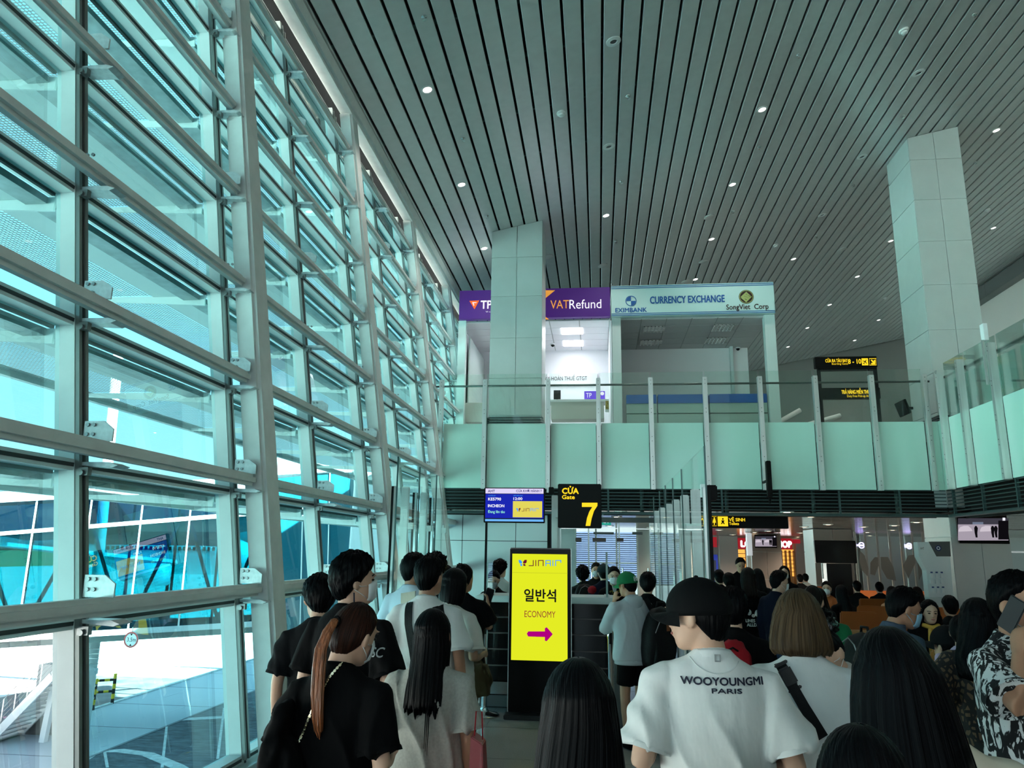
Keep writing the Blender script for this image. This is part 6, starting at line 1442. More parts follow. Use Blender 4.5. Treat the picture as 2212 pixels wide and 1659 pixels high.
def ball_cap(r, k, m, logo=None, brim=True, yaw=0):
    T = k['T']; s = k['s']; rows = []
    for i in range(12):
        el = math.radians(88 - 88*i/11); row = []
        for j in range(40):
            a = 2*PI*j/40; seam = 1 - .012*max(0, math.cos(6*a))**40
            row.append(T(((.078 + .022)*math.sin(a)*math.cos(el)*seam, (.099 + .022)*math.cos(a)*math.cos(el)*seam - .006, .022 + (.112)*math.sin(el))))
        rows.append(row)
    rows.append([T((.096*math.sin(2*PI*j/40), .117*math.cos(2*PI*j/40) - .006, .004)) for j in range(40)])
    o = grid_mesh(rows, 'cap_crown', m, r)
    MB().ell(T((0, -.006, .135)), (.008*s, .008*s, .005*s), 10, 6).build('cap_button', m, o, smooth=True, local=True)
    if brim:
        g = []; n = 17
        for u in (0, .35, .7, .93, 1.0, .93, .7, .35, 0):
            t = -.004 if len(g) > 4 else 0.0; row = []
            for j in range(n):
                q = (j/(n - 1)*2 - 1); a = q*1.25; bx, by = .098*math.sin(a), .117*math.cos(a) - .006
                ox = bx*(1 - .02*u); oy = by + .072*u*(1 - q*q*.85)**.5 if abs(q) < 1 else by
                row.append(T((ox, oy, .014 + t - .016*u*abs(q)**2 - .030*(ox/.1)**2*u - .006*u)))
            g.append(row)
        grid_mesh(g, 'cap_brim', m, o, closed=False, capends=False)
    return o
def loc(r, px, py, Y):      # a point seen in the photo, in the person's own space
    p = Vector(at(px, py, Y)) - Vector(r.location); return Matrix.Rotation(-r.rotation_euler[2], 3, 'Z') @ p
def surf(o):
    bm = bmesh.new(); bm.from_mesh(o.data); t = BVHTree.FromBMesh(bm); bm.free(); return t
def strap(o, r, pts, width, m, name='strap', out=.006, th=.004, dirv=(0, 1, 0), segs=40):
    """ribbon laid on the shirt mesh; pts are local (x, z) seen from behind"""
    t = surf(o); d = Vector(dirv); L = []
    acc = [0]
    for a, b in zip(pts[:-1], pts[1:]): acc.append(acc[-1] + math.hypot(b[0] - a[0], b[1] - a[1]))
    for i in range(segs + 1):
        q = acc[-1]*i/segs; k = max(j for j in range(len(acc)) if acc[j] <= q + 1e-9); k = min(k, len(pts) - 2); f = (q - acc[k])/max(1e-6, acc[k + 1] - acc[k])
        x, z = pts[k][0]*(1 - f) + pts[k + 1][0]*f, pts[k][1]*(1 - f) + pts[k + 1][1]*f; tx, tz = pts[k + 1][0] - pts[k][0], pts[k + 1][1] - pts[k][1]; n_ = math.hypot(tx, tz); nx, nz_ = -tz/n_, tx/n_
        row = []
        for sgn in (-1, 1):
            X, Z = x + nx*width/2*sgn, z + nz_*width/2*sgn; hit = t.ray_cast(Vector((X, 0, Z)) - d*1.0, d)
            if hit[0] is None: row = None; break
            row.append(hit[0])
        if row: L.append(row)
    if len(L) < 3: return None
    # even the ribbon out along its length
    Ys = np.array([[p.y for p in row] for row in L]); 
    for _ in range(3): Ys[1:-1] = (Ys[:-2] + 2*Ys[1:-1] + Ys[2:])/4
    Rg = []
    for i, (a, b) in enumerate(L):
        a = Vector((a.x, Ys[i, 0], a.z)) - d*out; b = Vector((b.x, Ys[i, 1], b.z)) - d*out; Rg.append([a + d*out*1.8, b + d*out*1.8, b - d*th, a - d*th])
    mb = MB(); mb.rings(Rg); ob = mb.build(name, m, r, local=True, smooth='angle'); return L
def shirt_text(o, r, body, x0, z0, width, height, m, bold=.08, capref=None, name='lettering', curve=0.0, dirv=(0, 1, 0)):
    V, F = text_geo(body); t = surf(o); ref = text_geo(capref)[0] if capref else V; d = Vector(dirv)
    xa, xb, ya, yb = V[:, 0].min(), V[:, 0].max(), ref[:, 1].min(), ref[:, 1].max(); mb = MB()
    for i, (dx, dy) in enumerate([(0, 0), (bold*height, 0), (bold*height*.5, bold*height*.5), (bold*height*.5, -bold*height*.5)]):
        P = []
        for v in V:
            X = x0 + (v[0] - xa)/(xb - xa)*width + dx; Z = z0 + (v[1] - ya)/(yb - ya)*height + dy; hit = t.ray_cast(Vector((X, 0, Z)) - d*1.0, d)
            P.append(Vector((X, (hit[0].y if hit[0] else 0) , Z)) - d*(.0035 + i*.0004))
        mb.add(P, F)
    return mb.build(name, m, r, local=True)
def backpack(r, c, size, m, M=None, label_tag=False, name='backpack', seed=1.0):
    """a worn bag: part of the person"""
    mb = MB(); w_, d_, h_ = size; c = Vector(c); M = M or Matrix.Identity(3); rows = []
    for i in range(15):
        v = i/14; z = -h_/2 + h_*v; k = (math.sin(PI*min(1, .12 + v*.88))**.35) if v > .5 else (.80 + .2*min(1, v*4)); row = []
        for j in range(28):
            a = 2*PI*j/28; e_ = lambda q: math.copysign(abs(q)**.55, q); kk = k*(1 + .03*nz(math.cos(a)*2 + seed, math.sin(a)*2, v*4))
            row.append(c + M @ Vector((e_(math.cos(a))*w_/2*kk, e_(math.sin(a))*d_/2*kk, z)))
        rows.append(row)
    mb.rings(rows); o = mb.build(name, m, r, smooth=True, local=True)
    mb = MB(); Q = lambda x, y, z: c + M @ Vector((x*w_, y*d_, z*h_))
    mb2 = MB().rings([[Q(-.32, -.62 + .14*abs(zz), -.3 + .22*zz + .0), Q(.32, -.62 + .14*abs(zz), -.3 + .22*zz), Q(.32, -.40, -.3 + .22*zz), Q(-.32, -.40, -.3 + .22*zz)] for zz in (-1, -.5, 0, .5, 1)]); mb2.build('pocket', m, o, local=True, smooth='angle', bevel=.006)
    MB().tube([Q(-.36, -.48, .05), Q(-.2, -.52, .34), Q(0, -.50, .42), Q(.2, -.52, .34), Q(.36, -.48, .05)], .004, 6).build('zipper', M_bolt, o, local=True)
    MB().tube([Q(-.12, .1, .46), Q(-.1, .1, .56), Q(.1, .1, .56), Q(.12, .1, .46)], .009, 8).build('grab_handle', m, o, local=True, smooth=True)
    if label_tag: MB().cbox(Q(.0, -.60, .16), (.035, .006, .06)).build('luggage_tag', M_leather, o, local=True)
    return o
# ------------------------------------------------------------------ the crowd, nearest first
M_ink = mat('navy_ink_print', (.008, .010, .03), .6); M_greyink = mat('grey_ink_print', (.30, .32, .32), .6); M_whiteink = mat('white_ink_print', (.72, .74, .72), .6); M_blueink = mat('blue_ink_print', (.02, .06, .30), .6)
# man in black cap, white printed tee
def post_cap(o):
    q = o.parent; s = q['_s']; Yb = 2.78
    def row(body, x0, x1, yb, yt, **kw):
        a, b2, c = loc(q, x0, yb, Yb), loc(q, x1, yb, Yb), loc(q, x0, yt, Yb); shirt_text(o, q, body, a.x, a.z, b2.x - a.x, c.z - a.z, M_ink, **kw)
    row('WOOYOUNGMI', 1471, 1656, 1478, 1462, bold=.10); row('PARIS', 1537, 1604, 1497, 1487, bold=.10)
    t = surf(o); c = loc(q, 1553, 1424, Yb)
    for x0, x1, z0, z1 in ((-.010, .010, -.012, -.008), (-.010, .010, .008, .012), (-.010, -.006, -.012, .012), (.006, .010, -.012, .012)):
        h = t.ray_cast(Vector((c.x, -1, c.z)), Vector((0, 1, 0)))[0]
        if h: MB().box(c.x + x0, c.x + x1, h.y - .006, h.y - .001, c.z + z0, c.z + z1).build('neck_emblem', M_greyink, q, local=True)
    P = []; ca = loc(q, 1550, 1400, Yb)
    for i in range(25):
        a = PI*(i/24); x = ca.x - .100*math.cos(a); z = ca.z + .012 - .098*math.sin(a); h = t.ray_cast(Vector((x, -1, z)), Vector((0, 1, 0)))[0]
        if h: P.append(h + Vector((0, -.0015, 0)))
    MB().tube(P, .0022, 5).build('yoke_seam', CL['white'], q, local=True, smooth=True)
r, k = person(1506, 1240, 2.9, 'man in black cap and white tee lettered across the back, brim pointing to the facade', face=.04, w=1.10, loose=1.12, hair='capped', skin='pale', tee='white', pants='navy', hyaw=1.0, hpitch=-.06, fold=.018, arms=('bent', 'bent'), vs=.0085, H=1.715, post=post_cap, dx=.035, hx=-.025, feat=True)
ball_cap(r, k, cloth('cap_black', (8, 9, 10), .8))
# ponytail woman in black tee with a chain strap
def post_pony(o):
    q = o.parent; t = surf(o); P = []; A, B2 = loc(q, 712, 1462, 2.9), loc(q, 622, 1659, 2.9); A0 = loc(q, 757, 1408, 2.9); A1 = loc(q, 735, 1432, 2.9)
    pts_ = [A0, A1, A, A.lerp(B2, .25), A.lerp(B2, .5), A.lerp(B2, .75), B2, B2 + (B2 - A)*.4]
    for i in range(74):
        f = i/73*(len(pts_) - 1); k_ = min(int(f), len(pts_) - 2); p = pts_[k_].lerp(pts_[k_ + 1], f - k_); h = t.ray_cast(Vector((p.x, -1, p.z)), Vector((0, 1, 0)))[0]
        if h: P.append(h + Vector((0, -.007, 0)))
    mb = MB()
    for i, (a, b) in enumerate(zip(P[:-1], P[1:])):
        mb.bar(a - (b - a)*.15, b + (b - a)*.15, .0095 if i % 2 else .004, .004 if i % 2 else .0095, up=(0, 1, 0))
    mb.build('chain_strap', M_gold2, q, local=True)
r, k = person(746, 1296, 3.0, 'woman with auburn ponytail in a loose black tee, gold chain strap across the back', face=-.12, w=.95, loose=1.12, hair='pony', hc='crown', tee='black', pants='black', hyaw=-.36, hpitch=-.24, hroll=.12, arms=('bent', 'bent'), vs=.009, H=1.60, mask='white', fold=.018, post=post_pony, feat=True)
T, s = k['T'], k['s']; rows = []
pts = [T((.0, -.108, .035)), T((.0, -.135, .030)), T((-.004, -.150, -.02)), T((-.004, -.150, -.08)) + Vector((0, -.01, 0))]
p = pts[-1].copy()
for dz_, dy_ in ((.07, -.018), (.08, -.012), (.08, .002), (.05, .004), (.03, .0)): p = p + Vector((.006, dy_, -dz_)); pts.append(p.copy())
rad = [.010, .012, .016, .020, .022, .022, .020, .016, .010]
mb = MB(); rr_ = random.Random(7)
for q_ in range(26):
    a = 2*PI*q_/26*2.6; f_ = .35 + .65*rr_.random(); w_ = rr_.random()*.5; cut = rr_.random()*.05
    P = [p + Vector((math.cos(a + w_*i*.2), math.sin(a + w_*i*.2)*.7, math.sin(a)*(.8 if i < 3 else 0)))*rad[i]*f_ + (Vector((0, 0, cut)) if i == 8 else Vector((0, 0, 0))) for i, p in enumerate(pts)]
    mb.tube(P, [.005, .0075, .008, .008, .008, .0075, .006, .004, .001], 7)
mb.build('ponytail', mat('auburn_strands', (140, 80, 46), .35, noise=(70, .5, (1, 1, .06)), bump=(160, .5, (1, 1, .06))), r, smooth=True, local=True)
MB().tube([T((.0 + .02*math.cos(a), -.124, .033 + .02*math.sin(a))) for a in np.linspace(0, 2*PI, 13)], .005, 8).build('hair_tie', CL['black'], r, smooth=True, local=True)
# her jacket
jk = empty('jacket', at(600, 1640, 2.85), 'crumpled black jacket draped over the left forearm of the ponytail woman', 'jacket')
mb = MB(); blob_folds(mb, at(600, 1575, 2.85), (.034, .07, .10), 3.0, rotm(0, 0, .25), .35); blob_folds(mb, at(588, 1645, 2.83), (.040, .08, .12), 5.0, rotm(0, 0, .05), .35); blob_folds(mb, at(632, 1662, 2.86), (.035, .07, .10), 8.0, rotm(0, 0, -.2), .35)
jb = base_of(jk); mb.v = [(v[0] - jb.x, v[1] - jb.y, v[2] - jb.z) for v in mb.v]; job(mb, 'fabric', cloth('jacket_black', (8, 8, 9), .8), jk, .012, 3, .004, 2.0)
# woman in grey tee with long black hair
r, k = person(935, 1314, 3.6, 'woman with long straight black hair in a pale heather grey tee', face=-.03, w=.98, loose=1.12, hair='long', tee='heather', pants='navy', arms=('down', 'down'), vs=.009, H=1.53, fold=.018, skin='mid', prof=PR['tomid'][:6] + [(-.37, .104, .050, -.085, 100, .03)])
# a few long loose strands
for i, (xx, ln_) in enumerate(((.02, .34), (.028, .40), (.012, .30))):
    MB().tube([k['T0']((xx, -.12, -.22)), k['T0']((xx + .006, -.155, -.34)), k['T0']((xx + .004, -.160, -.42 - ln_*.3))], [.006, .003, .0008], 6).build('loose_strand', HAIR['black'], r, smooth=True, local=True)
# red paper bag held by her
bg_ = empty('shopping_bag', at(1030, 1659, 3.35), 'red paper shopping bag beside the heather grey tee', 'bag')
a, b2 = at(1012, 1640, 3.35), at(1046, 1640, 3.35); z0, z1 = .55, float(at(1025, 1592, 3.35)[2])
MB().hexa([(a[0], 3.3, z0), (b2[0] + .02, 3.3, z0), (b2[0] + .02, 3.52, z0), (a[0], 3.52, z0), (a[0] + .005, 3.36, z1), (b2[0] - .01, 3.36, z1 - .03), (b2[0] - .01, 3.46, z1 - .03), (a[0] + .005, 3.46, z1)]).build('body', mat('glossy_red_paper', (150, 10, 24), .35), bg_, bevel=.004)
MB().tube([(a[0] + .015, 3.40, z1 - .01), (a[0] + .02, 3.40, z1 + .09), (a[0] + .045, 3.40, z1 + .09), (a[0] + .05, 3.40, z1 - .02)], .003, 6).build('handle', CL['red'], bg_)
# tall man in black with lettered sleeve
def post_disc(o):
    s = o.parent['_s']; q = o.parent
    shirt_text(o, q, 'DISC', .165, 1.245*s, .115, .045, M_greyink, bold=.03)
    t = surf(o); h = t.ray_cast(Vector((.155, -1, 1.255*s)), Vector((0, 1, 0)))[0]
    if h: MB().ell(h + Vector((0, -.004, 0)), (.018, .003, .026), 14, 8).build('sleeve_emblem', M_greyink, q, local=True, smooth=True)
    strap(o, q, [(.05, 1.40*s), (.085, 1.30*s), (.115, 1.10*s)], .045, M_nylon, 'backpack_strap'); h = t.ray_cast(Vector((.095, -1, 1.22*s)), Vector((0, 1, 0)))[0]
    if h: MB().cbox(h + Vector((0, -.016, 0)), (.042, .010, .03)).build('strap_buckle', M_greyink, q, local=True, bevel=.004)
r, k = person(764, 1206, 4.0, 'tall man with thick black hair, black tee with pale lettering, mask string at his ear', face=-.30, w=1.10, loose=1.08, hair='mop', tee='black', pants='black', hyaw=-.75, hpitch=.05, arms=('down', 'wide'), H=1.765, mask='white', post=post_disc, vs=.0095, feat=True)
MB().tube([k['T']((.09, -.02, -.05)), k['T']((.10, -.02, -.14)), k['T']((.112, -.02, -.26))], [.004, .004, .005], 6).build('mask_cord', M_ink, r, smooth=True, local=True)
# man on the left partly hidden
r, k = person(702, 1252, 4.5, 'man with black hair and reddened ear in a dark tee, nearest the facade column', face=.25, w=1.02, hair='mop', tee='charcoal', pants='black', hyaw=.35, hpitch=-.12, arms=('down', 'down'), H=1.635, dx=-.02, hairkw=dict())
# front black haired heads
r, k = person(1252, 1420, 1.9, 'woman seen from behind with long glossy black hair in front of the yellow totem', face=.05, w=.95, hair='verylong', tee='black', pants='black', vs=.01, H=1.55, hyaw=.1)
r, k = person(1340, 1606, 1.42, 'crown of a black haired head at the bottom edge below the totem', face=.1, w=.9, hair='long', hc='black', tee='black', pants='navy', vs=.011, H=1.43)
r, k = person(1853, 1505, 1.62, 'short person with smooth black hair at the bottom edge before the long haired woman', face=-.05, w=.9, hair='verylong', tee='charcoal', pants='navy', vs=.011, H=1.48)
r, k = person(1908, 1333, 2.05, 'woman with very long black hair spreading over a beige tee', face=-.12, w=.98, loose=1.1, hair='verylong', tee='beige', pants='navy', vs=.009, H=1.625, dx=.075, hx=-.07, sway=(.035, -.01), fold=.018, prof=[(.03, .104, .118, -.006, 110, .02), (-.06, .122, .125, -.020, 120, .03), (-.18, .138, .115, -.065, 120, .05), (-.30, .145, .098, -.110, 115, .05), (-.42, .142, .085, -.125, 110, .05), (-.56, .130, .070, -.130, 105, .045), (-.78, .105, .05, -.135, 95, .03)])
# bob woman with black cross strap
def post_bob(o):
    q = o.parent; s = q['_s']; Q = [loc(q, x, y, 3.13) for x, y in ((1668, 1384), (1684, 1425), (1708, 1475), (1735, 1525), (1775, 1590))]
    strap(o, q, [(p.x, p.z) for p in Q], .040, M_nylon, 'cross_strap', .006, .005)
    t = surf(o); c = loc(q, 1703, 1462, 3.13); h = t.ray_cast(Vector((c.x, -1, c.z)), Vector((0, 1, 0)))[0]
    if h:
        R_ = Matrix.Rotation(-.48, 3, 'Y'); MB().cbox(h + Vector((0, -.02, 0)), (.050, .014, .07), R=R_).build('strap_buckle', mat('buckle_black', (.01, .01, .012), .3), q, local=True, bevel=.006)
        for dz_ in (.05, -.05): MB().cbox(h + R_ @ Vector((0, -.018, dz_)), (.054, .010, .012), R=R_).build('strap_slider', MATS['buckle_black'], q, local=True, bevel=.003)
    Q = [loc(q, x, y, 3.13) for x, y in ((1632, 1382), (1618, 1394), (1611, 1412))]; strap(o, q, [(p.x, p.z) for p in Q], .018, M_leather, 'thin_strap')
r, k = person(1722, 1265, 3.25, 'woman with brown bob in a white tee with a black buckled strap across the back', face=-.05, w=1.04, loose=1.18, hair='bob', hc='brown', tee='white', pants='navy', vs=.009, H=1.665, post=post_bob, fold=.018, hyaw=.08, arms=('down', 'down'))
# man in white tee with backpack straps
def post_wb(o):
    s = o.parent['_s']; q = o.parent
    strap(o, q, [(-.098, 1.432*s), (-.085, 1.30*s), (-.045, 1.16*s), (-.02, 1.04*s)], .052, M_nylon, 'backpack_strap'); strap(o, q, [(.092, 1.432*s), (.115, 1.36*s), (.145, 1.30*s), (.15, 1.25*s)], .06, M_nylon, 'backpack_strap')
r, k = person(927, 1210, 5.1, 'man with cropped black hair in a white tee with black bag straps', face=-.1, w=1.08, loose=1.12, hair='short', hairkw=dict(low=.12), tee='white', pants='khaki', skin='mid', hyaw=-.25, H=1.755, post=post_wb, arms=('bent', 'down'))
backpack(r, (-.24*k['s'], .02, 1.02*k['s']), (.16, .22, .34), M_nylon, name='front_bag')
MB().tube([k['B']((.075*math.cos(a), -.02 + .068*math.sin(a), 1.452)) for a in np.linspace(0, 2*PI, 21)], .0018, 5).build('thin_necklace', M_gold2, r, local=True)
# man in ice blue tee
def post_stu(o):
    s = o.parent['_s']; shirt_text(o, o.parent, 'STU', -.15, 1.14*s, .09, .035, M_blueink, bold=.12); shirt_text(o, o.parent, 'L  A', -.13, 1.215*s, .12, .03, M_blueink, bold=.12)
    strap(o, o.parent, [(.02, 1.42*s), (.06, 1.2*s), (.08, 1.0*s)], .12, CL['cream'], 'cream_scarf', .008)
r, k = person(893, 1202, 6.35, 'man with glasses in an ice blue printed tee, cream cloth over one shoulder', face=-.25, w=1.06, loose=1.1, hair='short', tee='iceblue', pants='navy', skin='mid', hyaw=-.7, H=1.765, post=post_stu, glasses=True, mask='white')
person(940, 1202, 7.3, 'man with curly black hair farther ahead in the left queue', hair='curly', tee='charcoal', pants='black', H=1.75, w=1.0)
person(963, 1224, 7.7, 'dark haired person between the curly man and the bob in the left queue', hair='short', hc='dark', tee='black', pants='black', H=1.64)
r, k = person(975, 1228, 5.55, 'person with short black bob in a white short sleeved shirt and khaki trousers', face=-.35, w=1.02, loose=1.12, hair='shortbob', tee='offwhite', pants='khaki', skin='mid', hyaw=-.35, hpitch=-.15, H=1.675, hem=.86, arms=('front', 'bent'))
r, k = person(1001, 1222, 6.8, 'person in loose black clothes with a messy hair bun holding a phone near the counter', face=-.2, w=1.08, loose=1.3, hair='bun', tee='black', pants='black', skin='mid', hyaw=-.2, H=1.68, arms=('front', ((.24, .06, 1.17), (.165, .22, 1.35))))
mb = MB(); blob_folds(mb, k['T']((.03, -.10, .09)), (.042, .04, .042), 2., amp=.5); mb.build('hair_bun', HAIR['black'], r, smooth=True, local=True)
ph = empty('phone', at(1036, 1292, 6.55), 'pale cased phone held up by the person in loose black clothes', 'phone'); c = Matrix.Translation(r.location) @ Matrix.Rotation(-.2, 4, 'Z') @ (k['W'][1] + Vector((-.015, .06, .075))); ph.location = c
MB().cbox(c, (.075, .012, .14), R=Matrix.Rotation(.3, 3, 'Y')).build('case', mat('phone_case_pale', (.5, .52, .55), .3), ph, bevel=.006); MB().cbox((c[0], c[1] - .007, c[2]), (.067, .003, .13), R=Matrix.Rotation(.3, 3, 'Y')).build('screen', M_signblack, ph)
db = empty('duffel_bag', at(1032, 1505, 6.0), 'olive brown canvas bag hanging beside the queue post', 'bag')
mb = MB(); blob_folds(mb, at(1032, 1468, 6.0), (.10, .09, .13), 1.5, rotm(0, 0, -.25), .22); q = base_of(db); mb.v = [(v[0] - q.x, v[1] - q.y, v[2] - q.z) for v in mb.v]; job(mb, 'body', CL['olive'], db, .013, 2, .006, 4.)
MB().tube([at(1018, 1440, 6.0), at(1008, 1400, 6.05), at(1002, 1385, 6.1)], .015, 8).build('strap', CL['olive'], db, smooth=True); MB().tube([at(1045, 1440, 6.0), at(1020, 1402, 6.05), at(1002, 1385, 6.1)], .012, 8).build('strap', CL['olive'], db, smooth=True)
# clerks and passengers at the gate
def blazer(r, k, scarf=True):
    B = k['B']; s = k['s']
    MB().prism([B((-.035, .085, 1.44)), B((.035, .085, 1.44)), B((0, .118, 1.26))], (0, 0, 0), (0, .012, 0)).build('white_blouse_front', CL['white'], r, local=True)
    if scarf:
        mb = MB()
        for x, z, a in ((-.04, 1.36, .5), (.04, 1.355, -.5), (-.03, 1.30, -.3), (.035, 1.29, .3)): mb.ell(B((x, .125, z)), (.034*s, .014*s, .020*s), 12, 8, R=Matrix.Rotation(a, 3, 'Y'))
        mb.ell(B((0, .13, 1.335)), (.014*s, .014*s, .014*s), 10, 6); mb.build('neck_ribbon', M_ribbon, r, smooth=True, local=True)
M_ribbon = spotmat('yellow_black_ribbon', (16, 18, 26), (220, 200, 40), 40, .17)
r, k = person(1068, 1240, 10.55, 'gate clerk in black blazer and grey mask behind the clear shield, looking down', face=PI, hair='short', hc='black', tee='black', sleeve='long', pants='black', mask='grey', hpitch=-.3, feat=True, H=1.54, arms=('front', 'front'), w=.95); blazer(r, k)
def post_strap1(o): s = o.parent['_s']; strap(o, o.parent, [(-.12, 1.40*s), (-.13, 1.2*s), (-.14, 1.0*s)], .06, M_nylon, 'backpack_strap')
person(1079, 1216, 11.4, 'passenger with curly hair and white shirt behind the blazer clerk at the left', face=.3, hair='curly', tee='white', pants='navy', H=1.65, hyaw=-.9, w=.98, post=post_strap1)
r, k = person(1325, 1224, 10.5, 'gate clerk in white mask and yellow ribbon beside the green cap', face=PI + .1, hair='pony', tee='black', sleeve='long', pants='black', mask='white', hpitch=-.22, feat=True, H=1.63, w=.92, arms=('front', 'front')); blazer(r, k)
r, k = person(1304, 1219, 11.2, 'man in dark cap and navy jacket with red shoulders behind the counter', face=.1, hair='capped', tee='navy', sleeve='long', pants='navy', H=1.64, w=1.02); ball_cap(r, k, cloth('cap_slate', (34, 46, 50), .8))
for sg_ in (-1, 1): MB().ell(k['S'][0 if sg_ < 0 else 1] + Vector((0, -.03, -.02)), (.072, .062, .06), 14, 10).build('red_shoulder_panel', CL['red'], r, smooth=True, local=True)
r, k = person(1258, 1226, 11.8, 'passenger in dark plaid shirt with a black backpack behind the counter', face=.15, hair='curly', hc='black', tee='plaid', sleeve='long', pants='black', H=1.58, w=1.05); backpack(r, (0, -.21, 1.14), (.30, .18, .42), M_nylon)
person(1288, 1217, 13.2, 'masked person in a black tee facing this way between the far passengers', face=PI, hair='short', hc='dark', tee='black', pants='black', mask='grey', feat=True, H=1.62, w=.95, skin='mid')
person(1399, 1238, 9.0, 'black haired person in black just behind the green cap', face=-.2, hair='mop', tee='black', pants='black', H=1.57)
# hooded man with green cap
def post_hood(o):
    q = o.parent; s = q['_s']
r, k = person(1364, 1236, 7.8, 'man in green cap and pale grey hoodie, black backpack, hand raised to face', face=.55, w=1.08, loose=1.28, hair='capped', tee='palegrey', sleeve='long', pants='black', legs='shorts', skin='mid', hyaw=.25, hpitch=-.15, H=1.62, lean=.06, arms=('face', 'down'), hem=.84, vs=.012, fold=.007)
ball_cap(r, k, CL['capgreen']); T, B, s = k['T'], k['B'], k['s']
mb = MB(); rows = []
for i in range(13):
    a = PI*(.02 + .96*i/12); c = B((.085*math.cos(a), -.035 - .060*math.sin(a), 1.43)); rr = .030 + .030*math.sin(a)
    rows.append([c + Vector((math.cos(a)*.7*rr*math.cos(t), -math.sin(a)*.7*rr*math.cos(t), rr*1.15*math.sin(t) - .035*math.sin(a))) for t in np.linspace(0, 2*PI, 16, endpoint=False)])
mb.rings(rows); job(mb, 'hood', CL['palegrey'], r, .012, 3, .004, 2.)
MB().rings([[B((rx*math.sin(2*PI*j/28), -ry*math.cos(2*PI*j/28), z)) for j in range(28)] for z, rx, ry in ((.795, .19, .135), (.80, .205, .148), (.85, .205, .148), (.855, .20, .14))]).build('ribbed_hem', CL['palegrey'], r, smooth=True, local=True)
c = T((0.0, -.128, .045)); R_ = k['RH']
mb = MB()
for P in (((-.022, -.02), (-.022, .02)), ((-.022, .02), (.0, .018)), ((.0, .018), (-.006, 0)), ((-.022, 0), (.002, -.004)), ((.002, -.004), (-.002, -.02)), ((-.002, -.02), (-.022, -.02)), ((.008, -.018), (.008, .02)), ((.008, .002), (.022, .014)), ((.008, .002), (.022, -.018)), ((.016, .026), (.016, .034))):
    mb.bar(c + R_ @ Vector((P[0][0], -.002, P[0][1])), c + R_ @ Vector((P[1][0], -.002, P[1][1])), .004, .005, up=(0, 1, 0))
mb.build('cap_emblem', M_whiteink, r, local=True)
backpack(r, (.17, -.20, 1.02), (.34, .22, .56), M_nylon, M=Matrix.Rotation(.12, 3, 'Y'), label_tag=True)
MB().bar(B((.13, -.09, 1.44)), (.17, -.12, 1.22), .055, .014, up=(0, 1, 0)).build('backpack_strap', M_nylon, r, local=True, bevel=.004)
# person with red bag between cap man and bob woman
r, k = person(1581, 1264, 5.0, 'dark haired person in black with a red drawstring bag behind the black cap man', face=-.1, w=1.05, loose=1.1, hair='mop', hc='black', tee='black', pants='black', H=1.58)
mb = MB(); blob_folds(mb, (-.03, -.21, 1.17), (.10, .06, .13), 3.3, amp=.25); job(mb, 'red_drawstring_bag', CL['red'], r, .012, 2, .004, 1.)
MB().tube([(-.06, -.27, 1.25), (-.03, -.285, 1.27), (.0, -.27, 1.25)], .006, 6).build('drawstring', CL['black'], r, local=True)
# woman in green
r, k = person(1748, 1252, 6.5, 'woman in a leaf green tee with dark ponytail beyond the brown bob', face=-.3, w=1.05, loose=1.1, hair='pony', hc='dark', tee='green', pants='black', hyaw=-.3, H=1.56, dx=.06, hx=-.05)
MB().tube([k['T']((.0, -.10, .02)), k['T']((.02, -.14, -.06)), k['T0']((.05, -.15, -.2)), k['T0']((.07, -.15, -.34))], [.02, .032, .028, .008], 14).build('ponytail', HAIR['dark'], r, smooth=True, local=True)
# woman with ruffled hair band bending down
r, k = person(1812, 1318, 4.0, 'woman with white mask bending her head, black ruffled hair band on her bun', face=2.35, w=.95, hair='pony', tee='offwhite', pants='navy', mask='white', feat=True, hpitch=-.50, hroll=.1, H=1.50, lean=.12, arms=('front', 'front'), vs=.0095)
mb = MB(); blob_folds(mb, k['T']((0, -.085, .115)), (.055, .05, .04), 2.2, amp=.55); mb.build('ruffled_hair_band', mat('glossy_black_ruffle', (8, 8, 10), .25), r, smooth=True, local=True)
mb = MB(); blob_folds(mb, k['T']((0, -.10, .15)), (.045, .045, .045), 6.2, amp=.3); mb.build('hair_bun', HAIR['black'], r, smooth=True, local=True)
# man with surgical mask in slate shirt
r, k = person(1948, 1253, 5.2, 'man with pale blue surgical mask in a slate shirt, looking down to the side', face=-1.25, w=1.05, loose=1.1, hair='short', tee='slate', sleeve='long', pants='navy', skin='mid', mask='blue', feat=True, hpitch=-.30, hyaw=-.25, H=1.62, lean=.10, arms=('front', 'front'), dx=-.10, vs=.0095)
backpack(r, (0, -.20, 1.12), (.30, .20, .44), M_nylon)
MB().rings([[k['B']((rx*math.sin(2*PI*j/24), -.02 - ry*math.cos(2*PI*j/24), z)) for j in range(24)] for z, rx, ry in ((1.42, .085, .075), (1.465, .078, .068), (1.47, .074, .064), (1.43, .07, .06))], True, False).build('shirt_collar', CL['slate'], r, smooth=True, local=True)
# leopard print woman and companion
r, k = person(2108, 1270, 4.5, 'woman with dark wavy hair in a leopard print blouse and navy trousers', face=-.45, w=1.02, loose=1.15, hair='shoulder', hc='black', tee='leopard', pants='navy', skin='mid', hyaw=.3, H=1.585, arms=('hip', 'bent'), hairkw=dict(rough=.10), vs=.01, hem=.86)
r, k = person(2071, 1306, 5.6, 'smaller person in a lilac sleeve half hidden by the leopard print blouse', face=-.6, w=.9, hair='bun', tee='lilac', sleeve='long', pants='navy', H=1.42, arms=('down', 'down'), loose=1.1)
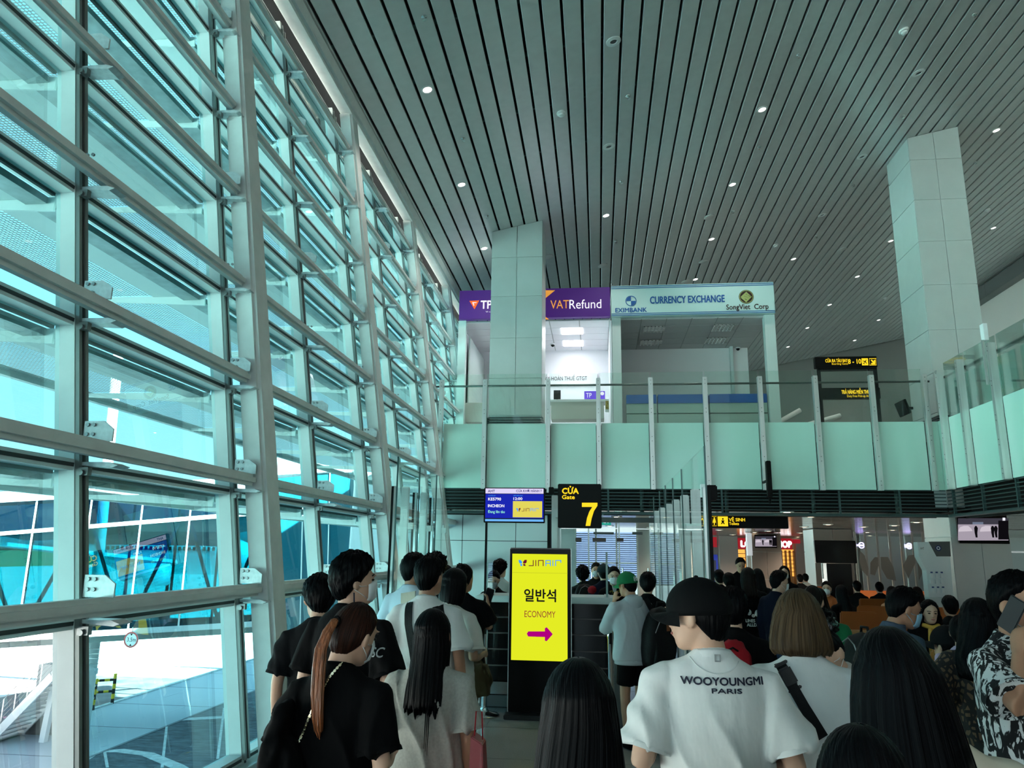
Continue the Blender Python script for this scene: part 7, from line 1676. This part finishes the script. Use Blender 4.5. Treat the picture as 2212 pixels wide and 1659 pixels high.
# man on the phone
r, k = person(2170, 1235, 3.6, 'man in black and white patterned shirt and white shorts holding a phone to his ear', face=-2.72, w=1.12, loose=1.2, hair='short', tee='brush', pants='white', legs='shorts', skin='mid', feat=True, H=1.735, hyaw=.15, hpitch=-.05, vs=.0075, hem=.86, arms=('down', ((.275, .20, 1.22), (.158, .125, 1.405))), hands=True, dx=.02, mask='white')
sph = empty('phone', (0, 0, 0), 'dark smartphone at the ear of the patterned shirt man', 'phone'); Mw = Matrix.Translation(r.location) @ Matrix.Rotation(-2.72, 4, 'Z')
c = Mw @ k['T']((.108, .035, -.03)); sph.location = c
MB().cbox((0, 0, 0), (.010, .072, .150), R=Matrix.Rotation(-2.72 + .15, 3, 'Z') @ Matrix.Rotation(-.55, 3, 'X')).build('case', mat('phone_dark_glass', (.012, .015, .018), .45, spec=.3), sph, bevel=.004, local=True)
MB().tube([k['W'][1] + Vector((.031*math.cos(a), .031*math.sin(a), -.035)) for a in np.linspace(0, 2*PI, 17)], .0022, 6).build('bracelet', M_gold2, r, local=True)
# lounge people
r, k = person(2046, 1348, 6.0, 'seated girl in black cap and pale denim jacket, long dark hair to one side', face=.3, seated=True, hair='long', tee='paledenim', sleeve='long', pants='denim', w=.92, hyaw=.2, sway=(.10, 0), arms=('lap', 'lap')); ball_cap(r, k, cloth('cap_coal', (16, 17, 19), .8))
r, k = person(2003, 1291, 9.6, 'seated woman with curly hair and yellow scarf looking at a tablet', face=PI - .1, seated=True, hair='shoulder', hc='black', hairkw=dict(rough=.16), tee='black', sleeve='long', pants='black', feat=True, hpitch=-.2, arms=('tab', 'tab'), skin='pale', vs=.011)
MB().tube([k['B']((.085*math.cos(a), -.01 + .085*math.sin(a), 1.42 + .01*math.sin(3*a))) for a in np.linspace(0, 2*PI, 21)], .026, 10).tube([k['B']((.03, .10, 1.40)), k['B']((.05, .15, 1.25)), k['B']((.05, .15, 1.1))], [.022, .028, .026], 10).build('scarf', CL['yellow'], r, smooth=True, local=True)
tb = empty('tablet', (0, 0, 0), 'black tablet held by the woman with the yellow scarf', 'tablet'); Mw = Matrix.Translation(r.location) @ Matrix.Rotation(PI - .1, 4, 'Z'); tb.location = Mw @ (k['B']((-.02, .30, 1.18)))
MB().cbox((0, 0, 0), (.20, .01, .15), R=rotm(-.1, .5, 0)).build('case', M_signblack, tb, bevel=.004, local=True)
person(2050, 1287, 10.6, 'seated man in black seen from behind, beside the tablet woman', face=0, seated=True, hair='short', tee='black', pants='black', skin='mid', w=1.05, arms=('lap', 'lap'))
def post_lines(o):
    s = o.parent['_s']; shirt_text(o, o.parent, 'LINES SOO', -.10, 1.04*s, .22, .035, M_whiteink, bold=.14); shirt_text(o, o.parent, 'ALLDAY', -.09, .99*s, .18, .035, M_whiteink, bold=.14)
    t = surf(o)
    for x, z, rx, rz in ((-.055, 1.16, .03, .035), (.045, 1.15, .035, .04), (-.005, 1.12, .022, .02), (.075, 1.19, .012, .03)):
        h = t.ray_cast(Vector((x, -1, z*s)), Vector((0, 1, 0)))[0]
        if h: MB().ell(h + Vector((0, -.004, 0)), (rx, .003, rz), 12, 8).build('back_print', M_whiteink, o.parent, local=True)
person(1615, 1222, 10.0, 'woman with long brown hair in a black tee with white back print and jeans', face=.1, hair='long', hc='dark', tee='black', pants='denim', loose=1.3, w=1.02, H=1.64, post=post_lines, prof=PR['long'][:5] + [(-.26, .10, .07, -.05, 100, .03)], hem=.84)
person(1676, 1226, 9.2, 'man in white mask and dark jacket seen from the side near the bob', face=-.8, hair='short', tee='navy', sleeve='long', pants='denim', mask='white', feat=True, hyaw=-.5, hpitch=-.15, H=1.62, w=1.05)
person(1598, 1203, 15.0, 'standing man in a dark shirt facing this way before the beige panel', face=PI, hair='short', tee='black', sleeve='long', pants='black', feat=True, hpitch=-.25, H=1.74, skin='mid', arms=('front', 'front'), lite=True)
person(1693, 1217, 13.6, 'masked shop clerk in black facing this way before the amber shelves', face=PI - .2, hair='long', tee='black', pants='black', mask='white', feat=True, H=1.62, arms=('front', 'front'), lite=True)
person(1785, 1256, 15.7, 'seated man in white mask and dull orange shirt left of the black cabinet', face=PI - .4, seated=True, hair='short', hc='dark', tee='orange', pants='navy', mask='white', feat=True, lite=True, arms=('lap', 'lap'))
person(1768, 1268, 12.2, 'seated woman with long dark hair beside the orange shirted man', face=PI - .8, seated=True, hair='shoulder', hc='dark', tee='charcoal', pants='navy', lite=True, feat=True, arms=('lap', 'lap'))
r, k = person(1817, 1262, 13.6, 'person with long black hair sitting with a red folder, back turned', face=.4, seated=True, hair='long', tee='black', pants='black', lite=True, arms=('lap', 'lap'))
fp = Matrix.Translation(r.location) @ Matrix.Rotation(.4, 4, 'Z') @ k['B']((-.08, .34, 1.06)); fo = empty('folder', fp, 'small bright red folder held in the lounge', 'folder'); MB().cbox(fp, (.20, .03, .14), R=Matrix.Rotation(-.3, 3, 'Y')).build('cover', mat('folder_red', (220, 50, 50), .5), fo)
for (px, tp, Y_, hr, te, lb, fc) in ((1553, 1232, 12.5, 'short', 'charcoal', 'person with dark hair just right of the screen post, far in the lounge', .2), (1574, 1240, 12.0, 'mop', 'navy', 'dark haired person low beside the white printed black tee', 0.), (1636, 1228, 12.4, 'shoulder', 'charcoal', 'person with short dark hair behind the white printed black tee', -.2)):
    person(px, tp, Y_, lb, face=fc, hair=hr, tee=te, pants='black', lite=True, w=.98)
for (px, tp, Y_, hr, te, lb) in ((1727, 1231, 22.9, 'short', 'charcoal', 'seated person on the left of two far heads by the pale column'), (1739, 1233, 23.8, 'short', 'white', 'seated person on the right of two far heads by the pale column'), (1850, 1250, 17.7, 'short', 'charcoal', 'dark head above the orange seats nearest the black cabinet'), (1898, 1250, 17.7, 'bun', 'charcoal', 'dark head above the orange seats in the middle of the frosted partition'),
                                 (1925, 1256, 15.2, 'shoulder', 'peach', 'seated woman in a peach top behind the surgical mask man'), (1979, 1258, 15.2, 'shoulder', 'charcoal', 'seated woman with reddish dark hair near the charging stand')):
    person(px, tp, Y_, lb, face=0, hair=hr, hc='dark' if hr == 'shoulder' else 'black', tee=te, pants='black', lite=True, seated=True, H=1.68, arms=('lap', 'lap'))
run_jobs()
for o in bpy.data.objects:
    if '_s' in o.keys(): del o['_s']
